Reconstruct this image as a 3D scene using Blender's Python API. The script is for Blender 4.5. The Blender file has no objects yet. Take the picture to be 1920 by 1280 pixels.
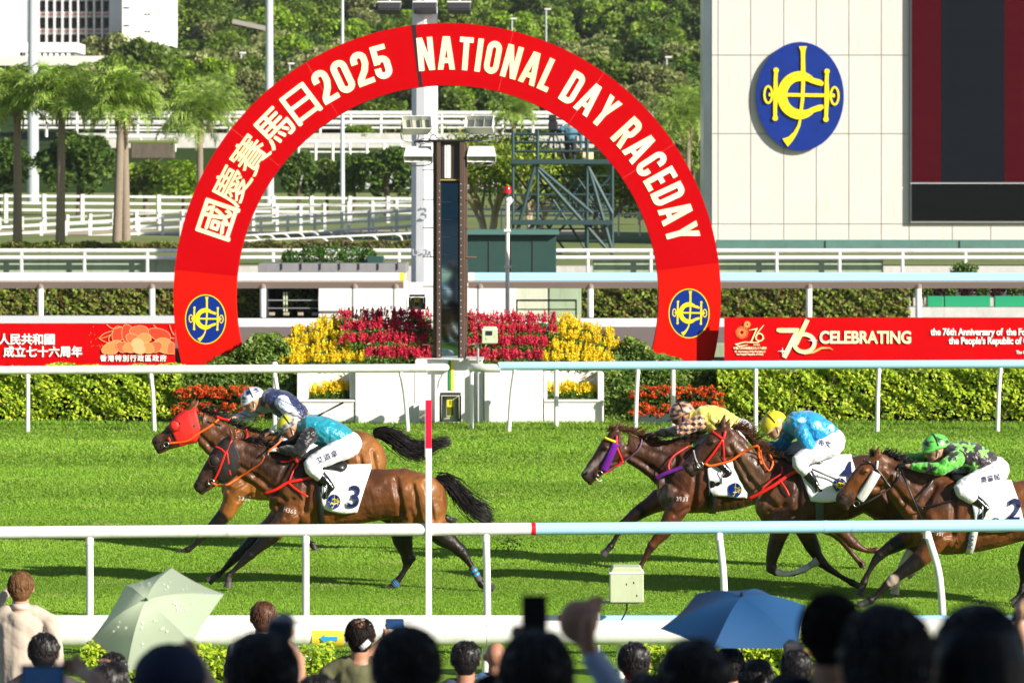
import bpy, math, random
import numpy as np
from mathutils import Vector, Matrix

SC = bpy.context.scene
COL = SC.collection
R = math.radians
random.seed(7)
RNG = np.random.default_rng(11)

# ------------------------------------------------------------------ camera
FPX = 7000.0                 # focal length in photograph pixels (1920 wide)
CAMH = 4.2                   # height of the lens above the turf
HOR = 354.0                  # photograph row of the horizon
cam_d = bpy.data.cameras.new('camera'); cam = bpy.data.objects.new('camera', cam_d); COL.objects.link(cam)
cam.location = (0, 0, CAMH); cam.rotation_euler = (R(90), 0, 0)
cam_d.sensor_width = 36.0; cam_d.lens = 36.0*FPX/1920.0
cam_d.shift_y = (HOR-640.0)/1920.0
cam_d.clip_start = 0.5; cam_d.clip_end = 3000
cam_d.dof.use_dof = True; cam_d.dof.focus_distance = 40.0; cam_d.dof.aperture_fstop = 5.6
SC.camera = cam
# ------------------------------------------------------------------ world, sun, exposure
LDIR = Vector((1.0, -0.78, 0.60)).normalized()        # towards the sun
elev = math.asin(LDIR.z); azim = math.atan2(LDIR.x, LDIR.y)
w = bpy.data.worlds.new('World'); SC.world = w; w.use_nodes = True
nt = w.node_tree; nt.nodes.clear()
sky = nt.nodes.new('ShaderNodeTexSky'); sky.sky_type = 'NISHITA'; sky.sun_disc = False
sky.sun_elevation = elev; sky.sun_rotation = azim; sky.air_density = 1.0; sky.dust_density = 0.8; sky.ozone_density = 1.2
bg = nt.nodes.new('ShaderNodeBackground'); bg.inputs['Strength'].default_value = 0.062
wo = nt.nodes.new('ShaderNodeOutputWorld')
nt.links.new(sky.outputs[0], bg.inputs[0]); nt.links.new(bg.outputs[0], wo.inputs[0])
sd = bpy.data.lights.new('sun', 'SUN'); sd.energy = 5.0; sd.angle = R(0.5); sd.color = (1.0, 0.93, 0.82)
so = bpy.data.objects.new('sun', sd); COL.objects.link(so)
so.rotation_euler = LDIR.to_track_quat('Z', 'Y').to_euler(); so.location = (30, -20, 30)
SC.view_settings.view_transform = 'Standard'; SC.view_settings.look = 'None'
SC.view_settings.exposure = 0.78; SC.view_settings.gamma = 1.0
SC.cycles.max_bounces = 6; SC.cycles.diffuse_bounces = 3; SC.cycles.glossy_bounces = 3
SC.cycles.transparent_max_bounces = 6; SC.cycles.use_denoising = True

# ------------------------------------------------------------------ helpers
def P(px, py, d):
    return Vector(((px-960.0)*d/FPX, d, CAMH-(py-HOR)*d/FPX))
def X(px, d): return (px-960.0)*d/FPX
def Z(py, d): return CAMH-(py-HOR)*d/FPX
ORG = {}
def meta(o, label=None, cat=None, group=None, kind=None):
    if label: o['label'] = label
    if cat: o['category'] = cat
    if group: o['group'] = group
    if kind: o['kind'] = kind
    return o
def thing(name, label, cat, loc=(0, 0, 0), group=None):
    o = bpy.data.objects.new(name, None); COL.objects.link(o)
    o.location = loc; o.empty_display_size = 0.2; ORG[o] = Vector(loc)
    return meta(o, label, cat, group)
def place(me, name, m, parent=None, org=None, smooth=False, smooth_angle=None):
    base = ORG.get(parent) if parent is not None else (Vector(org) if org is not None else Vector((0, 0, 0)))
    if base is None: base = Vector((0, 0, 0))
    if base.length > 0: me.transform(Matrix.Translation(-base))
    me.name = name
    for x in (m if isinstance(m, (list, tuple)) else [m]):
        if x: me.materials.append(x)
    if smooth: me.polygons.foreach_set('use_smooth', [True]*len(me.polygons))
    if smooth_angle: me.set_sharp_from_angle(angle=R(smooth_angle))
    o = bpy.data.objects.new(name, me); COL.objects.link(o)
    if parent is not None: o.parent = parent
    else: o.location = base
    ORG[o] = base
    return o
def clone(o, loc, label=None, group=None):
    def rec(s, par):
        c = s.copy(); COL.objects.link(c)
        if par is not None: c.parent = par
        for ch in s.children: rec(ch, c)
        return c
    c = rec(o, None); c.location = loc
    if label: c['label'] = label
    if group: c['group'] = group
    return c

class MB:
    def __init__(s): s.v = []; s.f = []; s.mi = []; s.m = 0
    def add(s, vs, fs):
        b = len(s.v); s.v.extend([tuple(v) for v in vs]); s.f.extend([tuple(i+b for i in f) for f in fs]); s.mi.extend([s.m]*len(fs)); return s
    def box(s, c, sz, rot=None, taper=1.0):
        x, y, z = sz[0]/2, sz[1]/2, sz[2]/2
        vs = [Vector((sx*x*(taper if sz_ > 0 else 1), sy*y*(taper if sz_ > 0 else 1), sz_*z)) for sz_ in (-1, 1) for sy in (-1, 1) for sx in (-1, 1)]
        if rot is not None: vs = [rot @ v for v in vs]
        vs = [v+Vector(c) for v in vs]
        return s.add(vs, [(0, 2, 3, 1), (4, 5, 7, 6), (0, 1, 5, 4), (2, 6, 7, 3), (0, 4, 6, 2), (1, 3, 7, 5)])
    def bar(s, a, b, w, h, up=Vector((0, 0, 1))):
        a = Vector(a); b = Vector(b); d = (b-a); L = d.length; d.normalize()
        side = d.cross(up)
        if side.length < 1e-4: side = d.cross(Vector((0, 1, 0)))
        side.normalize(); u = side.cross(d)
        vs = []
        for p in (a, b):
            for (i, j) in ((-1, -1), (1, -1), (1, 1), (-1, 1)): vs.append(p+side*i*w/2+u*j*h/2)
        return s.add(vs, [(3, 2, 1, 0), (4, 5, 6, 7), (0, 1, 5, 4), (1, 2, 6, 5), (2, 3, 7, 6), (3, 0, 4, 7)])
    def tube(s, pts, r, n=10, caps=True, flat=1.0, up=None):
        pts = [Vector(p) for p in pts]; k = len(pts)
        if not isinstance(r, (list, tuple)): r = [r]*k
        vs = []; prev = None
        for i, p in enumerate(pts):
            t = (pts[min(i+1, k-1)]-pts[max(i-1, 0)])
            if t.length < 1e-9: t = Vector((0, 0, 1))
            t.normalize()
            if prev is None:
                a = up.copy() if up else (Vector((0, 1, 0)) if abs(t.y) < 0.9 else Vector((1, 0, 0)))
            else: a = prev
            a = (a - t*a.dot(t))
            if a.length < 1e-6: a = t.orthogonal()
            a.normalize(); b = t.cross(a); prev = a
            for j in range(n):
                th = 2*math.pi*j/n
                vs.append(p+a*(math.cos(th)*r[i]*flat)+b*(math.sin(th)*r[i]))
        fs = []
        for i in range(k-1):
            for j in range(n):
                q = (j+1) % n
                fs.append((i*n+j, i*n+q, (i+1)*n+q, (i+1)*n+j))
        if caps: fs.append(tuple(reversed(range(n)))); fs.append(tuple((k-1)*n+j for j in range(n)))
        return s.add(vs, fs)
    def chain(s, js, n=12, sub=3, flat=1.0):
        """tapering limb through joints (Vector, r): rounded with smooth interpolation"""
        pts = []; rs = []
        m = len(js)
        for i in range(m-1):
            p0 = js[max(i-1, 0)]; p1 = js[i]; p2 = js[i+1]; p3 = js[min(i+2, m-1)]
            for k in range(sub):
                t = k/sub
                pts.append(cr(p0[0], p1[0], p2[0], p3[0], t)); rs.append(p1[1]+(p2[1]-p1[1])*(t*t*(3-2*t)))
        pts.append(js[-1][0].copy()); rs.append(js[-1][1])
        d0 = (pts[0]-pts[1]).normalized(); d1 = (pts[-1]-pts[-2]).normalized()
        pp = [pts[0]+d0*rs[0]*0.8, pts[0]+d0*rs[0]*0.55]+pts+[pts[-1]+d1*rs[-1]*0.55, pts[-1]+d1*rs[-1]*0.8]
        rr = [rs[0]*0.35, rs[0]*0.8]+rs+[rs[-1]*0.8, rs[-1]*0.35]
        return s.tube(pp, rr, n, True, flat)
    def ball(s, c, r, nu=16, nv=10, rot=None, lo=-90, hi=90):
        c = Vector(c)
        if not isinstance(r, (tuple, list)): r = (r, r, r)
        vs = []
        for i in range(nv+1):
            ph = R(lo+(hi-lo)*i/nv)
            for j in range(nu):
                th = 2*math.pi*j/nu
                v = Vector((math.cos(ph)*math.cos(th)*r[0], math.cos(ph)*math.sin(th)*r[1], math.sin(ph)*r[2]))
                if rot is not None: v = rot @ v
                vs.append(c+v)
        fs = []
        for i in range(nv):
            for j in range(nu):
                q = (j+1) % nu
                fs.append((i*nu+j, i*nu+q, (i+1)*nu+q, (i+1)*nu+j))
        fs.append(tuple(reversed(range(nu)))); fs.append(tuple(nv*nu+j for j in range(nu)))
        return s.add(vs, fs)
    def loft(s, secs, n=16, e=2.2):
        """secs: (top Vector, bottom Vector, half width in y); closed super-ellipse sections"""
        vs = []
        for (a, b, hw) in secs:
            c = (a+b)/2; u = (a-b)/2
            for j in range(n):
                th = 2*math.pi*j/n; co = math.cos(th); si = math.sin(th)
                cc = math.copysign(abs(co)**(2/e), co); ss = math.copysign(abs(si)**(2/e), si)
                vs.append(c+u*ss+Vector((0, hw*cc, 0)))
        k = len(secs); fs = []
        for i in range(k-1):
            for j in range(n):
                q = (j+1) % n
                fs.append((i*n+j, i*n+q, (i+1)*n+q, (i+1)*n+j))
        fs.append(tuple(reversed(range(n)))); fs.append(tuple((k-1)*n+j for j in range(n)))
        return s.add(vs, fs)
    def poly(s, pts, thick, y, f=None):
        """2-D polygon (x, z) extruded towards the camera; front at y-thick"""
        n = len(pts)
        ar = sum(pts[i][0]*pts[(i+1) % n][1]-pts[(i+1) % n][0]*pts[i][1] for i in range(n))
        if ar < 0: pts = pts[::-1]
        g = f or (lambda x, z, yy: (x, yy, z))
        vs = [g(x, z, y-thick) for x, z in pts]+[g(x, z, y) for x, z in pts]
        fs = [tuple(range(n)), tuple(reversed(range(n, 2*n)))]
        for i in range(n):
            q = (i+1) % n; fs.append((i, n+i, n+q, q))
        return s.add(vs, fs)
    def stroke(s, pts, w, thick, y, f=None, closed=False):
        """ribbon of width w along a 2-D polyline, mitred, extruded"""
        n = len(pts); P2 = [Vector((p[0], p[1])) for p in pts]
        ws = w if isinstance(w, (list, tuple)) else [w]*n
        L = []; Rr = []
        for i in range(n):
            if closed: a = P2[(i-1) % n]; b = P2[(i+1) % n]
            else: a = P2[max(i-1, 0)]; b = P2[min(i+1, n-1)]
            d0 = (P2[i]-a); d1 = (b-P2[i])
            if d0.length < 1e-9: d0 = d1
            if d1.length < 1e-9: d1 = d0
            d0 = d0.normalized(); d1 = d1.normalized(); t = (d0+d1)
            if t.length < 1e-6: t = d0
            t.normalize(); nn = Vector((-t.y, t.x)); c = max(0.4, nn.dot(Vector((-d0.y, d0.x))))
            L.append(P2[i]+nn*ws[i]/2/c); Rr.append(P2[i]-nn*ws[i]/2/c)
        g = f or (lambda x, z, yy: (x, yy, z))
        vs = []
        for i in range(n):
            vs += [g(L[i].x, L[i].y, y-thick), g(Rr[i].x, Rr[i].y, y-thick), g(Rr[i].x, Rr[i].y, y), g(L[i].x, L[i].y, y)]
        fs = []
        for i in range(n if closed else n-1):
            a = i*4; b = ((i+1) % n)*4
            fs += [(a, a+1, b+1, b), (a+1, a+2, b+2, b+1), (a+2, a+3, b+3, b+2), (a+3, a, b, b+3)]
        if not closed: fs += [(0, 3, 2, 1), ((n-1)*4, (n-1)*4+1, (n-1)*4+2, (n-1)*4+3)]
        return s.add(vs, fs)
    def mesh(s, name='m'):
        me = bpy.data.meshes.new(name); me.from_pydata(s.v, [], s.f)
        if any(s.mi): me.polygons.foreach_set('material_index', s.mi)
        me.update(); return me
    def build(s, name, m, parent=None, smooth=False, org=None, bevel=0, angle=None, kind=None):
        me = s.mesh(name)
        o = place(me, name, m, parent, org, smooth or bool(angle), angle)
        if bevel:
            b = o.modifiers.new('bevel', 'BEVEL'); b.width = bevel; b.segments = 2; b.limit_method = 'ANGLE'
        if kind: o['kind'] = kind
        return o
def cr(a, b, c, d, t):
    return 0.5*((2*b)+(c-a)*t+(2*a-5*b+4*c-d)*t*t+(3*b-a-3*c+d)*t*t*t)
def crs(pts, sub):
    out = []; m = len(pts); V = [Vector(p) for p in pts]
    for i in range(m-1):
        for k in range(sub): out.append(cr(V[max(i-1, 0)], V[i], V[i+1], V[min(i+2, m-1)], k/sub))
    out.append(V[-1]); return out
def fuse(mb, vox, it=6, fac=0.5):
    """union of everything in mb as one continuous surface"""
    me = mb.mesh('tmp'); o = bpy.data.objects.new('tmp', me); COL.objects.link(o)
    r = o.modifiers.new('r', 'REMESH'); r.mode = 'VOXEL'; r.voxel_size = vox; r.adaptivity = 0
    if it:
        q = o.modifiers.new('s', 'SMOOTH'); q.iterations = it; q.factor = fac
    dg = bpy.context.evaluated_depsgraph_get()
    out = bpy.data.meshes.new_from_object(o.evaluated_get(dg))
    bpy.data.objects.remove(o); bpy.data.meshes.remove(me)
    return out
def coords(me):
    a = np.empty(len(me.vertices)*3, dtype=np.float32); me.vertices.foreach_get('co', a); return a.reshape(-1, 3)
def setcol(me, c):
    at = me.color_attributes.new('Col', 'FLOAT_COLOR', 'POINT')
    f = np.ones((len(c), 4), dtype=np.float32); f[:, :3] = c; at.data.foreach_set('color', f.ravel())
def crinkle(me, amp, f=1.0):
    """push cloth in and out in folds"""
    V = coords(me); n = len(V); N3 = np.empty(n*3, dtype=np.float32); me.update(); me.vertices.foreach_get('normal', N3); N3 = N3.reshape(-1, 3)
    x, y, z = V[:, 0]*f, V[:, 1]*f, V[:, 2]*f
    w_ = np.abs(np.sin(x*34+z*19+2.2*np.sin(z*13+y*9)))**.7+.7*np.abs(np.sin(x*15-z*41+1.7*np.sin(x*21)))+.5*np.sin(y*37+x*25)
    V = V+N3*(amp*(w_-1.1))[:, None]; me.vertices.foreach_set('co', V.astype(np.float32).ravel()); me.update()
def facecol(me, c, nper):
    """one colour per face for equal sized faces (nper corners each) stored on corners"""
    at = me.color_attributes.new('Col', 'FLOAT_COLOR', 'CORNER')
    f = np.ones((len(c)*nper, 4), dtype=np.float32); f[:, :3] = np.repeat(c, nper, axis=0); at.data.foreach_set('color', f.ravel())
def npmesh(name, V, F):
    """V (n,3), F (m,k) numpy -> mesh quickly"""
    me = bpy.data.meshes.new(name); k = F.shape[1]
    me.vertices.add(len(V)); me.vertices.foreach_set('co', V.astype(np.float32).ravel())
    me.loops.add(F.size); me.loops.foreach_set('vertex_index', F.astype(np.int32).ravel())
    me.polygons.add(len(F)); me.polygons.foreach_set('loop_start', np.arange(0, F.size, k, dtype=np.int32))
    me.update(calc_edges=True); return me

# ------------------------------------------------------------------ materials
MATS = {}
def mat(name, c, rough=0.6, spec=0.4, metal=0.0, var=0.0, vs=4.0, bump=0.0, bs=30.0, coat=0.0, attr=False, trans=0.0, stretch=None, sheen=0.0, c2=None, emit=None, dirt=0.0, bdist=0.01):
    if name in MATS: return MATS[name]
    m = bpy.data.materials.new(name); m.use_nodes = True; t = m.node_tree; N = t.nodes; L = t.links
    b = N['Principled BSDF']
    b.inputs['Base Color'].default_value = (*c, 1); b.inputs['Roughness'].default_value = rough
    b.inputs['Specular IOR Level'].default_value = spec; b.inputs['Metallic'].default_value = metal
    b.inputs['Coat Weight'].default_value = coat; b.inputs['Coat Roughness'].default_value = 0.15
    if sheen: b.inputs['Sheen Weight'].default_value = sheen
    tc = N.new('ShaderNodeTexCoord'); src = tc.outputs['Object']
    if stretch:
        mp = N.new('ShaderNodeMapping'); mp.inputs['Scale'].default_value = stretch; L.new(src, mp.inputs['Vector']); src = mp.outputs['Vector']
    col = None
    if attr:
        a = N.new('ShaderNodeVertexColor'); a.layer_name = 'Col'; col = a.outputs['Color']
    if var or c2:
        n = N.new('ShaderNodeTexNoise'); n.inputs['Scale'].default_value = vs; n.inputs['Detail'].default_value = 6; L.new(src, n.inputs['Vector'])
        if c2:
            rp = N.new('ShaderNodeValToRGB'); rp.color_ramp.elements[0].position = 0.35; rp.color_ramp.elements[1].position = 0.65
            rp.color_ramp.elements[0].color = (*c, 1); rp.color_ramp.elements[1].color = (*c2, 1)
            L.new(n.outputs['Fac'], rp.inputs['Fac']); col = rp.outputs['Color']
        if var:
            mr = N.new('ShaderNodeMapRange'); mr.inputs['From Min'].default_value = 0.25; mr.inputs['From Max'].default_value = 0.75
            mr.inputs['To Min'].default_value = 1-var; mr.inputs['To Max'].default_value = 1+var*0.6; L.new(n.outputs['Fac'], mr.inputs['Value'])
            mx = N.new('ShaderNodeMix'); mx.data_type = 'RGBA'; mx.blend_type = 'MULTIPLY'; mx.inputs['Factor'].default_value = 1
            if col: L.new(col, mx.inputs['A'])
            else: mx.inputs['A'].default_value = (*c, 1)
            L.new(mr.outputs['Result'], mx.inputs['B']); col = mx.outputs['Result']
    if dirt:
        n = N.new('ShaderNodeTexNoise'); n.inputs['Scale'].default_value = 2.0; n.inputs['Detail'].default_value = 8; n.inputs['Roughness'].default_value = 0.7
        mp = N.new('ShaderNodeMapping'); mp.inputs['Scale'].default_value = (2.5, 2.5, 0.35); L.new(tc.outputs['Object'], mp.inputs['Vector']); L.new(mp.outputs['Vector'], n.inputs['Vector'])
        rp = N.new('ShaderNodeValToRGB'); rp.color_ramp.elements[0].position = 0.5; rp.color_ramp.elements[1].position = 0.75
        rp.color_ramp.elements[0].color = (1, 1, 1, 1); q = 1-dirt; rp.color_ramp.elements[1].color = (q, q*0.97, q*0.9, 1)
        L.new(n.outputs['Fac'], rp.inputs['Fac'])
        mx = N.new('ShaderNodeMix'); mx.data_type = 'RGBA'; mx.blend_type = 'MULTIPLY'; mx.inputs['Factor'].default_value = 1
        if col: L.new(col, mx.inputs['A'])
        else: mx.inputs['A'].default_value = (*c, 1)
        L.new(rp.outputs['Color'], mx.inputs['B']); col = mx.outputs['Result']
    if col: L.new(col, b.inputs['Base Color'])
    if bump:
        n2 = N.new('ShaderNodeTexNoise'); n2.inputs['Scale'].default_value = bs; n2.inputs['Detail'].default_value = 4; L.new(src, n2.inputs['Vector'])
        bp = N.new('ShaderNodeBump'); bp.inputs['Strength'].default_value = bump; bp.inputs['Distance'].default_value = bdist
        L.new(n2.outputs['Fac'], bp.inputs['Height']); L.new(bp.outputs['Normal'], b.inputs['Normal'])
    if trans:
        out = N['Material Output']; tr = N.new('ShaderNodeBsdfTranslucent'); ms = N.new('ShaderNodeMixShader'); ms.inputs[0].default_value = trans
        if col: L.new(col, tr.inputs['Color'])
        else: tr.inputs['Color'].default_value = (*c, 1)
        L.new(b.outputs[0], ms.inputs[1]); L.new(tr.outputs[0], ms.inputs[2]); L.new(ms.outputs[0], out.inputs['Surface'])
    if emit:
        b.inputs['Emission Color'].default_value = (*c, 1); b.inputs['Emission Strength'].default_value = emit
    MATS[name] = m; return m
def M(n): return MATS[n]
mat('white_paint', (.8, .8, .78), .35, .5, var=.04, vs=3, dirt=.12)
mat('white_plastic', (.78, .78, .76), .38, .45, var=.04, vs=7, dirt=.28)
mat('blue_rail', (.38, .66, .86), .3, .5, var=.03, vs=2)
mat('red_paint', (.72, .01, .02), .4)
mat('red_skin', (.46, .0004, .003), .65, .05, var=.05, vs=.8, bump=.5, bs=1.6, bdist=.03)
mat('red_skin_pale', (.6, .008, .004), .7, .03, var=.03, vs=1)
mat('banner_red', (.54, .0018, .004), .7, .05, var=.03, vs=1, bump=.2, bs=2, bdist=.02)
mat('cream_letter', (.95, .82, .42), .5, .3, c2=(.98, .88, .62), vs=1.2)
mat('white_letter', (.9, .88, .86), .5)
mat('gold', (.85, .6, .25), .5)
mat('orange_line', (.95, .42, .12), .5)
mat('seam', (.03, .005, .01), .8)
mat('emblem_blue', (.003, .025, .22), .35, .35, var=.15, vs=2)
mat('emblem_yellow', (.9, .68, .01), .35, .5)
mat('brown_metal', (.11, .07, .055), .45, .4, metal=.3, var=.15, vs=8, stretch=(6, 6, .4))
mat('dark_metal', (.03, .03, .035), .5)
mat('grey_metal', (.4, .42, .44), .4, metal=.5)
mat('lamp_white', (.72, .72, .7), .35)
mat('lamp_glass', (.35, .36, .28), .1, .6)
mat('mirror', (.32, .46, .55), .03, .8, metal=1.0)
mat('concrete', (.55, .54, .51), .85, .2, var=.12, vs=3, bump=.3, bs=40, dirt=.2)
mat('white_wall', (.78, .77, .73), .75, .25, var=.05, vs=2, bump=.15, bs=25, dirt=.12)
mat('pale_green_wall', (.33, .42, .28), .8, .2, var=.1, vs=2, dirt=.3)
mat('teal_wall', (.09, .19, .17), .7, .3, var=.15, vs=2, dirt=.1)
mat('green_shed', (.02, .06, .05), .5, .4, var=.1, vs=3)
mat('steel_green', (.03, .065, .07), .5, .35, metal=.2)
mat('box_green', (.5, .56, .37), .55, .4, var=.05, vs=8, dirt=.15)
mat('stripe_green', (.02, .25, .08), .5)
mat('stripe_yellow', (.9, .7, .02), .5)
mat('black', (.012, .012, .014), .5)
mat('asphalt', (.1, .1, .105), .9, .2, var=.15, vs=5)
mat('dirt_track', (.21, .165, .15), .95, .1, var=.25, vs=3, stretch=(.4, 3, 1), bump=.5, bs=30)
mat('sand', (.45, .37, .28), .95, .1, var=.12, vs=2)
mat('soil', (.06, .045, .03), .95, .1)
mat('bark', (.17, .125, .09), .9, .1, var=.3, vs=10, bump=.6, bs=25, bdist=.03)
mat('palm_bark', (.27, .22, .17), .9, .1, var=.25, vs=6, stretch=(1, 1, 9), bump=.6, bs=14, bdist=.03)
mat('pale_bark', (.42, .34, .25), .85, .1, var=.2, vs=8)
mat('leaf', (.08, .13, .02), .5, .3, attr=True, trans=.35)
mat('petal', (.5, .1, .1), .6, .2, attr=True, trans=.2)
mat('glass_dark', (.02, .03, .04), .1, .6)
def c3(c): return np.array(c, dtype=np.float32)
# ------------------------------------------------------------------ terrain
def gz(y):
    return float(np.interp(y, [0, 128, 129.9, 130, 150, 240, 282, 296, 330, 420, 700, 1100], [0, 0, 0, 1.55, 1.9, 2.6, 3.6, 7.6, 8.6, 15, 62, 120]))
def sheet(name, x0, x1, y0, y1, z, m, nx=2, ny=2, zf=None, kind='structure'):
    xs = np.linspace(x0, x1, nx); ys = np.linspace(y0, y1, ny)
    V = np.array([(x, y, (zf(x, y) if zf else 0)+z) for y in ys for x in xs]); F = []
    for j in range(ny-1):
        for i in range(nx-1): F.append((j*nx+i, j*nx+i+1, (j+1)*nx+i+1, (j+1)*nx+i))
    me = npmesh(name, V, np.array(F)); o = place(me, name, m, smooth=True); o['kind'] = kind; return o
mat('turf', (.14, .28, .018), .8, .15, c2=(.21, .36, .03), vs=.7, stretch=(.25, 1.3, 1), bump=1.0, bs=60, bdist=.04)
mat('far_ground', (.13, .19, .05), .9, .1, c2=(.2, .22, .09), vs=.25)
mat('hill_ground', (.03, .055, .015), .95, .05, var=.3, vs=.2)
sheet('ground', -700, 700, -60, 128.2, -.012, M('asphalt'))
sheet('turf_track', -45, 60, 27.5, 66.4, 0, M('turf'))
sheet('dirt_track_surface', -60, 70, 84, 114.2, -.004, M('dirt_track'))
sheet('infield_verge', -60, 70, 68.2, 83.9, -.006, M('far_ground'))
def hzf(x, y): return gz(y) + (2.5*math.sin(x*.02+y*.013)*min(1, max(0, (y-330)/150)) if y > 330 else 0)
sheet('infield', -120, 120, 130, 283, 0, M('far_ground'), 3, 60, lambda x, y: gz(y))
sheet('hill_terrain', -420, 420, 282.5, 1100, -.02, M('hill_ground'), 60, 120, hzf)

# grass blades on the turf: one mass nobody could count
def make_grass():
    def band(y0, y1, n, h0, wid):
        y = RNG.uniform(y0, y1, n)
        x = RNG.uniform(-1, 1, n)*(y*0.142+3.2)
        ang = RNG.uniform(0, math.pi*2, n); h = h0*RNG.uniform(.6, 1.25, n)*(1+.18*np.sin(x*1.3+3*np.sin(y*.9))); lean = RNG.normal(0, .9, (n, 2))*h[:, None]
        cx = np.cos(ang)*wid; cy = np.sin(ang)*wid
        V = np.empty((n, 3, 3), dtype=np.float32)
        V[:, 0] = np.stack([x-cx, y-cy, np.zeros(n)-.004], 1); V[:, 1] = np.stack([x+cx, y+cy, np.zeros(n)-.004], 1)
        V[:, 2] = np.stack([x+lean[:, 0], y+lean[:, 1], h], 1)
        return V, x, y
    A = [band(33, 41, 500000, .018, .006), band(41, 49, 310000, .021, .008), band(49, 57, 180000, .028, .012), band(57, 66.3, 140000, .034, .017), band(65.0, 66.6, 28000, .09, .014)]
    V = np.concatenate([a[0] for a in A]); x = np.concatenate([a[1] for a in A]); y = np.concatenate([a[2] for a in A]); n = len(V)
    F = np.arange(n*3).reshape(n, 3)
    me = npmesh('grass', V.reshape(-1, 3), F)
    big = .5+.25*np.sin(x*.45+1.7*np.sin(y*.8))+.25*np.sin(y*2.1+x*.13+2*np.sin(x*.3))
    t = np.clip(big*.6+RNG.normal(.2, .12, n), 0, 1)[:, None]
    c = c3((.165, .325, .024))*(1-t)+c3((.265, .44, .045))*t; c = c*(1+.13*np.tanh(3*np.sin(y*1.05+.4+.15*np.sin(x*.8)))[:, None])
    pat = (np.sin(x*2.3+np.sin(y*3.1)*2)+np.sin(y*4.7+x*.9)+np.sin(x*5.1-y*1.3))/3
    dry = (RNG.random(n) < np.where(pat > .72, .3, .02)); c[dry] = c3((.4, .45, .14))
    facecol(me, c, 3)
    o = place(me, 'grass', mat('grass_blade', (.1, .2, .02), .55, .3, attr=True, trans=.3)); meta(o, 'close-mown bright green turf with faint straw patches covering the racetrack', 'grass', kind='stuff')
make_grass()
# dirt kicked up from the turf behind the leading horses
def divot(px, py, d, n, sp, label):
    mb = MB(); c = P(px, py, d)
    for i in range(n):
        a = abs(random.gauss(0, 1)); q = c+Vector((random.gauss(0, sp), random.gauss(0, sp*.5), random.gauss(0, sp*.9)))
        if q.z < .01: q.z = random.uniform(.01, .05)
        r = random.uniform(.004, .014); mb.ball(q, (r, r, r*.7), 5, 3)
    o = mb.build('kicked_up_turf', mat('turf_clod', (.12, .11, .04), .9), org=(c.x, c.y, 0)); meta(o, label, 'turf spray', kind='stuff')
divot(952, 1015, 40.5, 170, .1, 'spray of turf crumbs kicked up behind the number three horse')

# ------------------------------------------------------------------ running rails
def rail(name, label, segs, d0, d1, z0, z1, rr, posts, m_post, mats, lean=None, joints=(), squash=1.0, foot=0.0, endcaps=()):
    """segs: list of (x_px0, x_px1, material); depth and height vary linearly over x_px 0..1920"""
    base = P(960, 1000, d0); t = thing(name, label, 'running rail', (0, (d0+d1)/2, 0))
    def pt(px):
        k = px/1920.0; d = d0+(d1-d0)*k; z = z0+(z1-z0)*k
        return Vector((X(px, d), d, z))
    for (a, b, m) in segs:
        mb = MB(); n = max(2, int(abs(b-a)/160)+1)
        pts = [pt(a+(b-a)*i/(n-1)) for i in range(n)]
        mb.tube(pts, rr, 20, True, 1.0)
        mb.build('rail_tube', m, t, angle=50)
    for px, m in joints:
        mb = MB(); mb.tube([pt(px-4), pt(px+4)], rr*1.035, 20); mb.build('joint_band', m, t, angle=50)
    for (px, bend, m) in posts:
        p = pt(px); mb = MB()
        q = Vector((p.x+bend, p.y, foot))
        if lean: mid = Vector((p.x+bend*lean, p.y+.02, z0*.55)); pts = crs([(p.x, p.y, p.z-rr*.9), (p.x+bend*.15, p.y, p.z-rr*2.4), mid, q], 4)
        else: pts = [Vector((p.x, p.y, p.z-rr*.9)), q]
        mb.tube(pts, m_post, 14); o = mb.build('post', m, t, angle=50)
        mb = MB(); mb.tube([Vector((p.x, p.y, p.z-rr*.6)), Vector((p.x, p.y, p.z-rr*2.0))], m_post*1.13, 14); mb.build('post_socket', m, t, angle=50)
    return t
wp = M('white_plastic'); br = M('blue_rail')
# near rail: grass side, half white half blue
d = 34.2
zt = Z(989, d)
rail('running_rail', 'near running rail, white on its left part, pale blue right of a red band', [(-700, 1000, wp), (1000, 2650, br)], 33.8, 34.6, Z(998, 33.8), Z(984.5, 34.6), .057,
     [(168, 0, wp), (573, 0, wp), (911, .015, wp), (1348, .06, wp), (1738, .16, wp), (-237, 0, wp), (-620, 0, wp), (2150, .2, wp), (2540, .2, wp)], .034, None, joints=[(1000, M('red_paint')), (375, wp), (430, wp), (1548, br), (1600, br)], lean=.75)
# far rails with a gap at the finish
t = rail('running_rail', 'far running rail of white pipe ending at the white finishing wall', [(-700, 800, wp)], 64.5, 64.5, Z(694, 64.5), Z(694, 64.5)+.09, .074,
     [(52, .0, wp), (283, .06, wp), (515, .1, wp), (752, .12, wp), (-180, 0, wp), (-412, 0, wp), (-640, 0, wp)], .037, None, lean=.6)
mb = MB(); a = P(795, 690, 64.5); mb.tube(crs([a, a+Vector((.15, .05, .01)), a+Vector((.33, .25, -.0)), a+Vector((.36, .6, -.02))], 5), .07, 16); mb.build('rail_end', wp, t, angle=50)
t = rail('running_rail', 'far running rail of pale blue pipe starting beside the finishing wall', [(935, 2600, br)], 64.5, 64.5, Z(690, 64.5), Z(682, 64.5), .074,
     [(965, -.1, wp), (1196, -.04, wp), (1417, 0, wp), (1648, -.03, wp), (1876, -.05, wp), (2104, 0, wp), (2332, 0, wp), (2560, 0, wp)], .037, None, lean=.6)
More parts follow.
